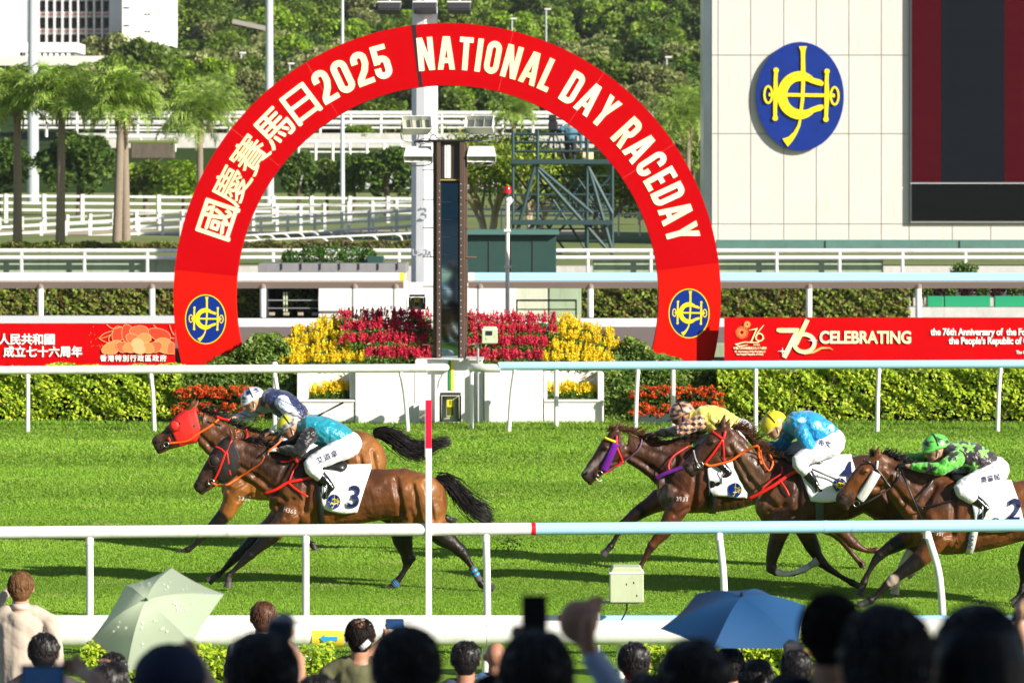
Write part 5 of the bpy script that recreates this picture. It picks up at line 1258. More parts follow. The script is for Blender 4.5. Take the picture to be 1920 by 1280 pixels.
# creeper groundcover along the wall top
def cover(label, px0, px1, py0, py1, d, n, cols):
    x = RNG.uniform(X(px0, d), X(px1, d), n); z = RNG.uniform(Z(py1, d), Z(py0, d), n)+.04*np.sin(x*5); y = d+RNG.uniform(-.1, .6, n)
    o = place(leaves(np.stack([x, y, z], 1), .07, mixcol(n, cols), 'ground_cover', .5), 'ground_cover', M('leaf')); meta(o, label, 'ground cover', kind='stuff')
cover('yellow-green creeping plants along the top of the bank, left', -80, 345, 455, 468, 130, 5000, [(.2, .25, .04), (.12, .2, .02), (.2, .14, .06)])
cover('mixed creeping plants along the top of the bank inside the arch', 440, 775, 452, 470, 130, 5000, [(.2, .25, .04), (.12, .2, .02), (.2, .14, .09), (.25, .18, .12)])
# ------------------------------------------------------------------ poles
def pole(px, py0, py1, d, r0, r1, label, m='grey_pole', head=None):
    mt = mat('grey_pole', (.5, .54, .58), .4, .5, var=.06, vs=2); t = thing('lamp_pole', label, 'pole', (X(px, d), d, gz(d)))
    mb = MB(); mb.tube([Vector((X(px, d), d, gz(d)-.1)), P(px, py1, d)], [r0, r1], 12); mb.build('shaft', mt, t, angle=40)
    if head: mb = MB(); mb.box(P(px+head, py1, d)+Vector((0, 0, .02)), (abs(head)*2*d/FPX+.3, .3, .15)); mb.build('lamp_head', M('lamp_white'), t, bevel=.03)
pole(62, 240, -140, 262, .42, .3, 'thick grey pole rising above the leftmost palm')
pole(505, 200, -140, 262, .32, .24, 'tall grey pole left of the arch crown')
pole(642, 370, -30, 220, .15, .08, 'thin grey lamp pole seen inside the arch on the left')
for px, py1, lab in ((452, 100, 'short white street lamp among bushes above the left arch shoulder'), (543, 120, 'small white street lamp right of the tall grey pole'), (960, 36, 'thin pale lamp post on the hill above NATIONAL'), (1024, 18, 'taller thin lamp post on the hill above the letter L'), (1250, 108, 'pale slim mast among the hill trees on the right')):
    pole(px, 180, py1, 334, .09, .06, lab, head=3)
# ------------------------------------------------------------------ tower block on the hill foot
d = 420.0
t = thing('tower_block', 'white tower block with a grid of recessed square windows, upper left', 'building', (X(140, d), d, gz(d)))
def bb(px0, px1, py0, py1, y0, y1, nm, m, par=None):
    x0, x1 = X(px0, d), X(px1, d); mb = MB(); mb.box(((x0+x1)/2, d+(y0+y1)/2, (Z(py0, d)+Z(py1, d))/2), (x1-x0, y1-y0, Z(py0, d)-Z(py1, d))); return mb.build(nm, m, par or t)
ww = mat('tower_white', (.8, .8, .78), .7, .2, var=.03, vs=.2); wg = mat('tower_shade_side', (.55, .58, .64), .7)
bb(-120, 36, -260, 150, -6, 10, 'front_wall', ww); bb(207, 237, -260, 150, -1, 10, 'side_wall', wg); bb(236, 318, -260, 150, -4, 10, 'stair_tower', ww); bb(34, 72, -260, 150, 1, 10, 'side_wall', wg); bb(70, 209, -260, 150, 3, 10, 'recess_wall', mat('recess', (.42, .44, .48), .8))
for r in range(-7, 4):
    y0 = 8+r*31.5
    bb(70, 209, y0+14, y0+25, .4, 3.2, 'floor_band', mat('floor_white', (.7, .7, .68), .7)); bb(70, 209, y0+17, y0+21, .3, .5, 'pink_band', mat('pink_tile', (.5, .22, .2), .7))
for c_ in range(10):
    bb(72+c_*14.9-1.5, 72+c_*14.9+1.5, -260, 112, -.1, 3.1, 'mullion', mat('mull', (.62, .63, .64), .7))
for r in range(-1, 4):
    for c_ in range(9):
        w_ = bb(75.5+c_*14.9, 84.0+c_*14.9, 8+r*31.5-5, 8+r*31.5+7, 2.7, 3.0, 'window', mat('win_dark', (.03, .035, .05), .15, .6))
for py in (17, 50): bb(239, 249, py, py+2.5, -4.05, -3.9, 'vent_slot', M('dark_metal'))
for py in (29, 61):
    for px in (278, 284): bb(px, px+4, py, py+2.5, -4.05, -3.9, 'vent_slot', M('dark_metal'))
t = thing('podium_block', 'low white building with flat roof below the tower block', 'building', (X(110, 380), 380, gz(380)))
d = 380.0
bb(-60, 218, 107, 125, -3, 8, 'roof_slab', mat('podium_roof', (.62, .62, .58), .8, dirt=.1)); bb(-60, 210, 125, 190, 0, 8, 'wall', mat('podium_dark', (.2, .22, .22), .8))
bb(35, 145, 80, 98, 0, 7, 'upper_storey', ww); bb(40, 140, 98, 107, .5, 7, 'shadow_gap', MATS['podium_dark']); bb(-60, 36, 90, 107, -2, 7, 'upper_storey', ww)
for k in range(8): bb(48+k*11, 54+k*11, 99, 105, .2, .45, 'roof_unit', ww)
# path on the hill
t = thing('hill_road_wall', 'grey concrete wall of a hillside road above the left shoulder of the arch', 'wall', (X(468, 400), 400, gz(400)))
mb = MB(); A = P(436, 40, 400); B = P(500, 54, 400); mb.bar(A, B, .5, .5); mb.build('parapet', mat('old_wall', (.3, .28, .25), .9), t)
# shade structures of the grandstand around and above the camera
mb = MB(); mb.box((8, -1.0, 8.6), (44, 10, .4)); o = mb.build('grandstand_roof', mat('roof_white', (.6, .6, .6), .7)); meta(o, kind='structure')
mb = MB(); mb.box((0, -9, 6), (60, .5, 12)); o = mb.build('grandstand_rear_wall', mat('stand_blue', (.3, .5, .62), .7)); meta(o, kind='structure')
def stz(y):
    """height of the spectator terrace under a point at distance y"""
    k = max(0, int((y+8)//1.0)); yy_ = -8+k*1.0
    return max(0.0, 2.9-.2*max(0, yy_-1.0))
mb = MB()
for i in range(25):
    y = -8+i*1.0; z_ = stz(y+.5)
    mb.box((0, y+.5, z_/2-.05), (60, 1.0, z_+.1))
o = mb.build('grandstand_steps', M('concrete')); meta(o, kind='structure')
# ------------------------------------------------------------------ horses
mat('horse_coat', (.2, .08, .03), .47, .36, attr=True, coat=.06, var=.55, vs=4.2, bump=.8, bs=18, bdist=.016, stretch=(1, 1, .7)); b_ = MATS['horse_coat'].node_tree.nodes['Principled BSDF']; b_.inputs['Coat Roughness'].default_value = .2
mat('hair_black', (.008, .006, .006), .45, .4)
mat('hair_brown', (.09, .035, .015), .5, .4)
mat('tack_red', (.75, .015, .01), .4, .5); mat('tack_orange', (.8, .12, .01), .45); mat('tack_black', (.012, .011, .012), .35, .5); mat('tack_purple', (.12, .01, .22), .6); mat('steel', (.6, .6, .6), .25, metal=1.0)
mat('cloth_white', (.82, .82, .82), .7, .2, bump=.5, bs=7, bdist=.03)
mat('number_navy', (.01, .015, .09), .6)
mat('fleece_white', (.8, .79, .76), .95, .1, bump=1, bs=120); mat('fleece_purple', (.16, .02, .3), .95, .1, bump=1, bs=120)
def capsule_mask(V, a, b, ra, rb, soft):
    """0..1 mask near the segment a-b in the x,z plane"""
    A = np.array((a[0], a[2])); B = np.array((b[0], b[2])); Q = V[:, [0, 2]]; AB = B-A; L = (AB**2).sum()+1e-9
    t = np.clip(((Q-A)@AB)/L, 0, 1); D = np.sqrt(((Q-(A+t[:, None]*AB))**2).sum(1)); r = ra+(rb-ra)*t
    return np.clip((r+soft-D)/soft, 0, 1)
def yband(V, y0, y1): return (V[:, 1] > y0) & (V[:, 1] < y1)
def strands(mb, roots, dirs, length, r, n_seg, curl, droop, spread, rg_, flow=None):
    for p, dv in zip(roots, dirs):
        L = length*rg_.uniform(.6, 1.1); d_ = Vector(dv).normalized()+Vector((rg_.gauss(0, spread), rg_.gauss(0, spread), rg_.gauss(0, spread)))
        q = Vector(p); pts = [q.copy()]
        for k in range(n_seg):
            d_ = (d_+Vector((rg_.gauss(0, curl), rg_.gauss(0, curl), rg_.gauss(0, curl)-droop))).normalized(); q = q+d_*L/n_seg; pts.append(q.copy())
        mb.tube(pts, [r*(1-.8*i/n_seg) for i in range(n_seg+1)], 4)
def guide_strands(mb, guide, width, r, n, rg_, wild=.15, tip=.5):
    """bundle following a guide polyline; width profile along it"""
    G = crs(guide, 5); m = len(G); cum = m-1
    for i in range(n):
        st = rg_.random()*.35; en = 1-rg_.random()**2*tip
        ox, oy, oz = rg_.gauss(0, .42), rg_.gauss(0, .42), rg_.gauss(0, .5); pts = []; rs = []; k = 9; ph = rg_.random()*6
        for j in range(k+1):
            u = (st+(en-st)*j/k)*cum; a = int(min(cum-1, u)); q = G[a].lerp(G[a+1], u-a); w_ = np.interp(u/cum, np.linspace(0, 1, len(width)), width)
            w2 = w_*(1+wild*(j/k)**2*2)
            pts.append(q+Vector((ox*w2*.5, oy*w2*.8, oz*w2+.012*math.sin(ph+j*1.1)))); rs.append(r*(1-.75*j/k))
        mb.tube(pts, rs, 4)
def strap(mb, pts, w, yoff, d, th=.006):
    """flat strap lying on the near side; pts in photo pixels (+ optional y offset)"""
    V = [P(p[0], p[1], d)+Vector((0, p[2] if len(p) > 2 else yoff, 0)) for p in pts]
    V = crs(V, 4); mb.tube(V, w/2, 8, True, flat=.45, up=Vector((0, 1, 0)))

def horse(cfg):
    d = cfg['d']; s = d/FPX; nm = cfg['name']
    cx = cfg['base'][0]; org = Vector((X(cx, d), d, 0))
    t = thing('horse', cfg['label'], 'horse', org)
    def S(l): return [(P(a[0], a[1], d), P(a[2], a[3], d), a[4]) for a in l]
    mb = MB()
    mb.loft(S(cfg['trunk']), 22, 2.15)
    mb.loft(S(cfg['neck']), 18, 2.1)
    hd = S(cfg['head'])
    mb.loft(hd, 18, 2.3)
    # nostril bulge, jaw, eye sockets, lips
    for sgn in (-1, 1):
        a = hd[-3][0].lerp(hd[-3][1], .35); mb.ball(a+Vector((0, sgn*hd[-3][2]*.75, 0)), (.03, .022, .03), 10, 8)
        a = hd[1][0].lerp(hd[1][1], .62); mb.ball(a+Vector((0, sgn*hd[1][2]*.62, 0)), (.105, .045, .105), 14, 10)
        a = hd[2][0].lerp(hd[2][1], .26); mb.ball(a+Vector((0, sgn*hd[2][2]*.82, 0)), (.042, .03, .032), 10, 8)
    mb.ball(hd[-2][1].lerp(hd[-1][1], .3)+Vector((.012, 0, .0)), (.035, .03, .025), 10, 8)
    for (px, py, rx, rz, yo, ry) in cfg.get('muscle', []):
        c = P(px, py, d)
        for sgn in (-1, 1): mb.ball(c+Vector((0, sgn*yo, 0)), (rx, ry, rz), 16, 12)
    legs = []
    for lg in cfg['legs']:
        js = [(P(a[0], a[1], d)+Vector((0, a[3] if len(a) > 3 else lg['y'], 0)), a[2]*(.84 if i == 3 else (1.1 if i == 1 else (1.08 if i == 2 else 1)))) for i, a in enumerate(lg['j'])]
        mb.chain(js, 14, 3, 1.0); legs.append((js, lg))
        mb.ball(js[lg['knee']][0], (js[lg['knee']][1]*1.18,)*3, 12, 8); mb.ball(js[-2][0], (js[-2][1]*1.22,)*3, 12, 8)
        if lg.get('hock'): 
            k = P(lg['hock'][0], lg['hock'][1], d); k.y = js[0][0].y; mb.tube([js[lg['knee']][0], k], [js[lg['knee']][1]*.8, .024], 10)
    # ears
    for (bx, by, tx_, ty_, yo) in cfg['ears']:
        b = P(bx, by, d)+Vector((0, yo, 0)); e = P(tx_, ty_, d)+Vector((0, yo*1.15, 0)); e = b+(e-b)*1.25
        mb.tube([b-(e-b)*.2, b.lerp(e, .15), b.lerp(e, .5), b.lerp(e, .8), e], [.024, .029, .03, .018, .004], 10, True, .6)
    me = fuse(mb, .0115, 5, .5)
    V = coords(me); n = len(V)
    sx, sy = cfg['muscle'][0][:2]; hx, hy = cfg['muscle'][1][:2]; q = s*(39/d)
    def mid(a, f): return (a[0]+(a[2]-a[0])*f, a[1]+(a[3]-a[1])*f)
    nk = cfg['neck']; hh = cfg['head']
    G = [((sx+34, sy-52), (sx+28, sy+30), .028, .022), ((sx-2, sy-62), (sx-34, sy-2), .028, .02), ((sx+5, sy+8), (sx-22, sy+22), .022, .016), ((sx+18, sy+30), (sx-6, sy+42), .02, .014),
         (mid(nk[1], .78), mid(nk[3], .72), .03, .02), (mid(nk[3], .72), mid(nk[-1], .68), .025, .016), (mid(nk[2], .3), mid(nk[-2], .3), .03, .01),
         ((hx-46, hy-28), (hx-36, hy+34), .03, .026), ((hx+10, hy-26), (hx+24, hy+44), .02, .018), ((hx-14, hy-18), (hx-2, hy+48), .022, .016), ((hx-30, hy+44), (hx-60, hy+48), .02, .012),
         (mid(hh[2], .5), mid(hh[5], .5), .02, .009), (mid(hh[1], .98), mid(hh[2], .8), .02, .012)]
    for k in range(7): x_ = sx+58+k*15; G.append(((x_, sy-14), (x_+9, sy+30), .016, .0025))
    me.update(); N3 = np.empty(n*3, dtype=np.float32); me.vertices.foreach_get('normal', N3); N3 = N3.reshape(-1, 3); D = np.zeros(n)
    for a, b, r_, dp in G:
        m = capsule_mask(V, P(a[0], a[1], d), P(b[0], b[1], d), 0, 0, r_*1.9); D += dp*(m*m*(3-2*m))*np.clip((np.abs(V[:, 1]-d)-.03)/.04, 0, 1)
    V = V-N3*D[:, None]*1.35; fz = .0035*(np.sin(V[:, 0]*23+3*np.sin(V[:, 2]*11))+np.sin(V[:, 2]*29+2*np.sin(V[:, 0]*17+1))+np.sin(V[:, 0]*41-V[:, 2]*37)*.5)*np.clip((V[:, 2]-.55)/.3, 0, 1); V = V+N3*fz[:, None]; me.vertices.foreach_set('co', V.astype(np.float32).ravel()); me.update()
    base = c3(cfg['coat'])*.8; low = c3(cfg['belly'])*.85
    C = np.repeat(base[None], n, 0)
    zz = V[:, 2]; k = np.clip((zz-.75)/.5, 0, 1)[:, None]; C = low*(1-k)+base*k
    blk = c3(cfg.get('points', (.018, .011, .009)))*.6
    for js, lg in legs:
        ki = lg['knee']
        near = np.abs(V[:, 1]-(js[-1][0].y)) < .15
        for i in range(max(0, ki-1), len(js)-1):
            a, b = js[i][0], js[i+1][0]
            if i == ki-1: a = a.lerp(b, .45)
            m = capsule_mask(V, a, b, js[i][1]*1.5, js[i+1][1]*1.6, .03)*near*(lg.get('dark', 1))
            C = C*(1-m[:, None])+blk*m[:, None]
        for (i0, f0, i1, f1, col) in lg.get('paint', []):
            a = js[i0][0].lerp(js[i0+1][0], f0); b = js[i1][0].lerp(js[min(i1+1, len(js)-1)][0], f1)
            m = capsule_mask(V, a, b, .055, .055, .012)*near; C = C*(1-m[:, None])+c3(col)*m[:, None]
        # hoof
        m = capsule_mask(V, js[-1][0], js[-1][0], js[-1][1]*1.3, js[-1][1]*1.3, .012)*near; C = C*(1-m[:, None])+c3(lg.get('hoof', (.05, .045, .04)))*m[:, None]
    # muzzle, mane line, coat tones and patches of painted light and shade
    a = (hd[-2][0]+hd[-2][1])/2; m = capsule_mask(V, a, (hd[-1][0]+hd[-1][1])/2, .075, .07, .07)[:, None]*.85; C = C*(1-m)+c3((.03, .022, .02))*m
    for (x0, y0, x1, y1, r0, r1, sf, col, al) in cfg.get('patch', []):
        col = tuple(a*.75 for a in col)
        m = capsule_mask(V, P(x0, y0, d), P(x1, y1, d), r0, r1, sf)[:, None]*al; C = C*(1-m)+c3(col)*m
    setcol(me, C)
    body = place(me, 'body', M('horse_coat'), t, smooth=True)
    # hooves as darker horn blocks
    for js, lg in legs:
        a, b = js[-2][0], js[-1][0]; dv = (b-a).normalized(); r = js[-1][1]
        mb = MB(); mb.tube([b-dv*.005, b+dv*.035, b+dv*.06], [r*.95, r*1.2, r*1.32], 14, True, .85); mb.build('hoof', mat('hoof'+str(lg.get('hoof', 0)), lg.get('hoof', (.05, .045, .04)), .5), t, angle=40)
        if lg.get('bandage'):
            i0, f0, f1 = lg['bandage']; a2 = js[i0][0].lerp(js[i0+1][0], f0); b2 = js[i0][0].lerp(js[i0+1][0], f1); rr = js[i0][1]*1.3
            mb = MB(); mb.tube([a2, b2], [rr, rr*.95], 14); o = mb.build('leg_bandage', mat('bandage', (.09, .08, .08), .8, bump=.3, bs=80), t, angle=40)
            for f_ in (.2, .5):
                p = a2.lerp(b2, f_); mb = MB(); mb.tube([p, p+(b2-a2)*.14], rr*1.06, 14); mb.build('blue_tape', mat('tape_blue', (.01, .25, .6), .4), o, angle=40)
    # eyes, nostrils, mouth line
    mb = MB()
    for sgn in (-1, 1): a = hd[2][0].lerp(hd[2][1], .26); mb.ball(a+Vector((0, sgn*(hd[2][2]*.82+.017), 0)), (.02, .016, .016), 10, 8)
    mb.build('eyes', mat('eye', (.01, .006, .004), .05, .8), t, True)
    mb = MB()
    for sgn in (-1, 1): a = hd[-3][0].lerp(hd[-3][1], .3).lerp(hd[-2][0].lerp(hd[-2][1], .3), .6); mb.ball(a+Vector((0, sgn*(hd[-2][2]*.8+.014), 0)), (.024, .008, .018), 10, 6, Matrix.Rotation(R(-45), 3, 'Y'))
    mb.build('nostrils', mat('nostril', (.006, .003, .003), .8), t, True)
    mb = MB(); q = [hd[-4][0].lerp(hd[-4][1], .82), hd[-3][0].lerp(hd[-3][1], .8), hd[-2][0].lerp(hd[-2][1], .74)]
    mb.tube([a+Vector((0, -hd[-3][2]*.93, 0)) for a in q], .005, 5); mb.build('mouth', M('nostril' if False else 'nostril'), t)
    # mane and tail
    rg_ = random.Random(cfg.get('seed', 1))
    hm = M(cfg.get('hair', 'hair_black'))
    mb = MB(); crest = crs([P(a, b, d) for a, b in cfg['mane']], 8); n = cfg.get('mane_n', 240); roots = []; dirs = []
    for i in range(n):
        u = rg_.random()*(len(crest)-1); a = int(u); p = crest[a].lerp(crest[min(a+1, len(crest)-1)], u-a); roots.append(p+Vector((0, rg_.uniform(-.02, .03), -.012))); dirs.append(cfg.get('mane_dir', (.9, 0, .35)))
    strands(mb, roots, dirs, cfg.get('mane_len', .15), .0065, 4, .22, .1, .22, rg_)
    if cfg.get('fore'):
        f = cfg['fore']; roots = [P(f[0]+rg_.uniform(-4, 6), f[1]+rg_.uniform(-3, 3), d)+Vector((0, rg_.uniform(-.03, .03), 0)) for _ in range(50)]; strands(mb, roots, [(.2, -.1, .5)]*50, .09, .005, 3, .3, .2, .4, rg_)
    mb.build('mane', hm, t, True)
    if 'tail' in cfg:
        mb = MB(); guide_strands(mb, [P(a, b, d)+Vector((0, c, 0)) for a, b, c in cfg['tail']], cfg['tail_w'], .0055, cfg.get('tail_n', 330), rg_, .3, .7)
        mb.build('tail', M('hair_black'), t, True)
    # saddle, girth, cloth, tack
    def surf_y(px, py):
        """near-side surface of the trunk at a photo pixel"""
        sec = cfg['trunk']; sec = sorted(sec, key=lambda a: (a[0]+a[2])/2); xs = [(a[0]+a[2])/2 for a in sec]
        tp = np.interp(px, xs, [a[1] for a in sec]); bt = np.interp(px, xs, [a[3] for a in sec]); hw = np.interp(px, xs, [a[4] for a in sec])
        v = max(-.97, min(.97, (py-(tp+bt)/2)/((bt-tp)/2))); return -hw*(1-abs(v)**2.15)**(1/2.15)
    if 'cloth' in cfg:
        q = cfg['cloth']; nn = 16; Vv = []; F = []
        for j in range(nn+1):
            for i in range(nn+1):
                u, v = i/nn, j/nn
                a = Vector((*q[0], 0)).lerp(Vector((*q[1], 0)), u); b = Vector((*q[3], 0)).lerp(Vector((*q[2], 0)), u); p = a.lerp(b, v)
                p.y += q[4]*math.sin(math.pi*u)*v if len(q) > 4 else 0
                yo = surf_y(p.x, p.y)-.03-.010*math.sin(u*13+v*5)*(v+.2)-.008*math.sin(v*17-u*4)
                w_ = P(p.x, p.y, d); Vv.append((w_.x, d+yo, w_.z))
        for j in range(nn):
            for i in range(nn): a = j*(nn+1)+i; F.append((a, a+1, a+nn+2, a+nn+1))
        top = len(Vv)
        for i in range(nn+1):
            w_ = Vector(Vv[i]); Vv.append((w_.x, d, w_.z+.05)); Vv.append((w_.x, 2*d-w_.y, w_.z)); w2 = Vector(Vv[nn*(nn+1)+i]); Vv.append((w2.x, 2*d-w2.y, w2.z))
        for i in range(nn): a = top+i*3; F += [(i+1, i, a, a+3), (a+3, a, a+1, a+4), (a+4, a+1, a+2, a+5)]
        from mathutils.bvhtree import BVHTree as BT; cbv = BT.FromPolygons([Vector(v) for v in Vv], F)
        mb = MB(); mb.add(Vv, F); cl = mb.build('saddle_cloth', M('cloth_white'), t, True); md = cl.modifiers.new('s', 'SOLIDIFY'); md.thickness = .006; md.offset = 1
        def ondecal(me, px, py):
            """bend a flat marking onto the cloth"""
            for v in me.vertices:
                ppx = px+v.co.x/s; ppy = py-v.co.z/s; hit = cbv.ray_cast(Vector((X(ppx, d), d-1.5, Z(ppy, d))), Vector((0, 1, 0))); yy = hit[0].y if hit[0] else d+surf_y(ppx, ppy)-.04; v.co = (X(ppx, d), yy-.014+v.co.y, Z(ppy, d))
        if 'num' in cfg:
            ch, px, py, hh, sk = cfg['num']; me2 = text_mesh(ch, hh*s*1.42, .022, .92, 'CENTER', .003)
            for v in me2.vertices: v.co.x += v.co.z*sk
            ondecal(me2, px, py); place(me2, 'number', M('number_navy'), cl)
        if 'logo' in cfg:
            px, py, r = cfg['logo']; f = lambda x, z, y: Vector((x, y, z)); hold = bpy.data.objects.new('h', None); before = set(cl.children)
            emblem(cl, f, r*s, r*s*1.12, 0, .004, M('emblem_blue'), M('emblem_yellow'))
            for o in set(cl.children)-before:
                o.data.transform(Matrix.Translation(org)); ondecal(o.data, px, py); o.data.transform(Matrix.Translation(-org))
            bpy.data.objects.remove(hold)
        if 'text' in cfg:
            pass
    if 'saddle' in cfg:
        mb = MB(); pts = [P(a, b, d) for a, b in cfg['saddle']]; mb.chain([(pts[0], .06), (pts[1], .075), (pts[2], .085)], 12, 3, 1.5); mb.build('saddle', M('tack_black'), t, True)
    if 'girth' in cfg:
        for (x0, y0, x1, y1, w_, mm) in cfg['girth']:
            mb = MB(); Vv = []; nn = 14
            for j in range(nn+1):
                px = x0+(x1-x0)*j/nn; py = y0+(y1-y0)*j/nn; yo = surf_y(px, py)-.014
                for e in (-1, 1): w2 = P(px+e*w_/2, py, d); Vv.append((w2.x, d+yo, w2.z))
            F = [(2*j, 2*j+1, 2*j+3, 2*j+2) for j in range(nn)]; mb.add(Vv, F); o = mb.build('girth', mm, t, True); md = o.modifiers.new('s', 'SOLIDIFY'); md.thickness = .008
    def neck_y(px, py):
        best = -.14
        for key in ('head', 'neck', 'trunk'):
            for a in cfg[key]:
                cxx, cyy = (a[0]+a[2])/2, (a[1]+a[3])/2; hl = math.hypot(a[0]-a[2], a[1]-a[3])/2
                dist = math.hypot(px-cxx, py-cyy)
                if dist < hl*1.15: best = min(best if best != -.14 else 0, -a[4]*math.sqrt(max(.05, 1-(dist/(hl*1.15))**2)))
        return best-.012
    for (nm2, pts, w_, mm) in cfg.get('tack', []):
        mb = MB(); strap(mb, [(a[0], a[1], a[2] if len(a) > 2 else neck_y(a[0], a[1])) for a in pts], w_, 0, d); mb.build(nm2, mm, t, True)
    for (px, py, r) in cfg.get('rings', []):
        mb = MB(); c = P(px, py, d)+Vector((0, neck_y(px, py)-.012, 0)); mb.tube([c+Vector((math.cos(a)*r, 0, math.sin(a)*r)) for a in np.linspace(0, 2*math.pi, 17)], .005, 6, False); mb.build('bit_ring', M('steel'), t, True)
    for (txt, px, py, hh, rt) in cfg.get('brand', []):
        me2 = text_mesh(txt, hh*s*1.4, .012, .9, 'CENTER', .002, space=1.15); me2.transform(Matrix.Rotation(R(rt), 4, 'Y'))
        tree = None
        bm_ = body.data; from mathutils.bvhtree import BVHTree
        if 'bvh' not in cfg: cfg['bvh'] = BVHTree.FromPolygons([v.co+org for v in bm_.vertices], [p.vertices for p in bm_.polygons])
        for v in me2.vertices:
            w2 = P(px+v.co.x/s, py-v.co.z/s, d); hit = cfg['bvh'].ray_cast(Vector((w2.x, d-1.5, w2.z)), Vector((0, 1, 0))); yy = hit[0].y if hit[0] else d-.2; v.co = (w2.x, yy-.004+v.co.y, w2.z)
        place(me2, 'brand_mark', mat('brand_white', (.55, .47, .42), .8), t)
    cfg['t'] = t; cfg['surf'] = surf_y; cfg['ny'] = neck_y
    return t
TR, TO, TB, TP = M('tack_red'), M('tack_orange'), M('tack_black'), M('tack_purple')
BAY = (.26, .085, .022); BAYL = (.36, .14, .035); DBAY = (.12, .04, .018)
HORSES = {}
# ---- number three horse
h = dict(name='h3', d=39.1, base=(640, 1100), label='bay racehorse with black hood and number 3 cloth galloping nearest on the left', coat=(.17, .058, .016), belly=(.24, .08, .018), seed=3,
 trunk=[(838, 926, 838, 952, .07), (830, 908, 835, 975, .17), (814, 896, 818, 990, .235), (790, 885, 790, 990, .27), (760, 878, 758, 976, .275), (722, 878, 720, 974, .265), (682, 882, 682, 980, .27), (640, 882, 640, 987, .28), (600, 876, 602, 990, .28), (572, 864, 572, 988, .25), (545, 858, 545, 985, .225), (522, 866, 520, 972, .18), (508, 890, 505, 952, .12)],
 neck=[(590, 862, 575, 965, .16), (555, 853, 528, 955, .15), (525, 845, 500, 932, .125), (495, 838, 474, 912, .1), (465, 829, 452, 898, .085), (442, 822, 436, 886, .08)],
 head=[(438, 818, 458, 872, .075), (420, 823, 443, 889, .095), (404, 838, 430, 899, .098), (391, 857, 415, 906, .08), (380, 876, 402, 912, .065), (371, 893, 391, 921, .058), (364, 904, 380, 925, .055), (362, 910, 370, 922, .035)],
 muscle=[(545, 925, .17, .22, .12, .11), (790, 925, .22, .2, .14, .15), (575, 960, .12, .13, .12, .12), (770, 960, .14, .16, .13, .12), (528, 950, .1, .1, .09, .07)],
 legs=[dict(y=-.13, knee=2, hoof=(.06, .055, .05), j=[(548, 960, .13), (520, 992, .088), (471, 1037, .046), (441, 1066, .032), (431, 1076, .034), (430, 1087, .036)]),
       dict(y=.12, knee=2, j=[(530, 962, .12), (492, 1000, .08), (443, 1044, .046), (416, 1072, .031), (407, 1080, .034), (398, 1086, .036)]),
       dict(y=-.14, knee=2, hock=(876, 1030), bandage=(3, .05, .8), j=[(800, 950, .19), (822, 993, .115), (862, 1028, .058), (884, 1058, .036), (903, 1092, .036), (916, 1098, .038)], paint=[]),
       dict(y=.13, knee=2, hock=(779, 1050), bandage=(4, -.3, .5), j=[(765, 945, .18), (752, 1000, .11), (764, 1048, .058), (757, 1072, .036), (742, 1094, .036), (732, 1104, .038)])],
 ears=[(437, 826, 432, 806, -.04), (441, 826, 440, 808, .04)], mane=[(446, 823), (470, 826), (500, 834), (530, 846), (552, 856)], mane_len=.17, fore=(430, 826),
 tail=[(818, 899, 0), (838, 903, 0), (858, 922, 0), (876, 942, -.03), (905, 962, -.05), (925, 975, -.02)], tail_w=[.045, .065, .085, .09, .085, .07], tail_n=520,
 cloth=((607, 880), (696, 878), (672, 956), (606, 948), 6), num=('3', 664, 946, 40, .12), logo=(629, 935, 12), saddle=[(585, 872), (610, 874), (640, 878)],
 girth=[(602, 905, 605, 988, 12, TB)],
 patch=[(560, 870, 480, 850, .16, .12, .15, (.035, .016, .01), .8), (540, 930, 520, 960, .12, .1, .15, (.13, .045, .018), .6), (395, 870, 372, 905, .1, .08, .08, (.05, .025, .016), .7), (700, 882, 640, 880, .03, .03, .06, (.12, .04, .015), .6), (800, 915, 815, 965, .12, .1, .12, (.4, .16, .035), .55), (700, 905, 700, 950, .12, .12, .15, (.1, .035, .012), .5), (545, 940, 575, 970, .08, .08, .1, (.2, .07, .015), .5)],  # coat tones; the orange rump patch paints in its sunlit area
 tack=[('rein', [(397, 903), (410, 909), (428, 906), (445, 896), (470, 880), (490, 866, -.17), (498, 852, -.2)], .022, TO), ('rein', [(504, 845, -.18), (522, 830, -.15), (532, 820, -.1)], .02, TO), ('cheek_strap', [(425, 845), (418, 865), (410, 885), (402, 900)], .022, TR), ('cheek_strap', [(427, 846), (430, 865), (433, 890)], .02, TR), ('brow_band', [(405, 836), (415, 840), (426, 846), (436, 822)], .022, TR), ('breastplate', [(498, 922), (520, 914), (540, 902), (560, 897), (590, 891)], .032, TR), ('breastplate_strap', [(545, 898), (552, 880), (560, 866), (552, 855), (545, 860)], .018, TR), ('martingale', [(541, 900), (560, 915), (580, 927)], .022, TR), ('neck_strap', [(550, 853), (546, 862), (527, 863)], .022, TR)],
 rings=[(397, 902, .03)], brand=[('H368', 545, 957, 8, 14)])
HORSES['3'] = h
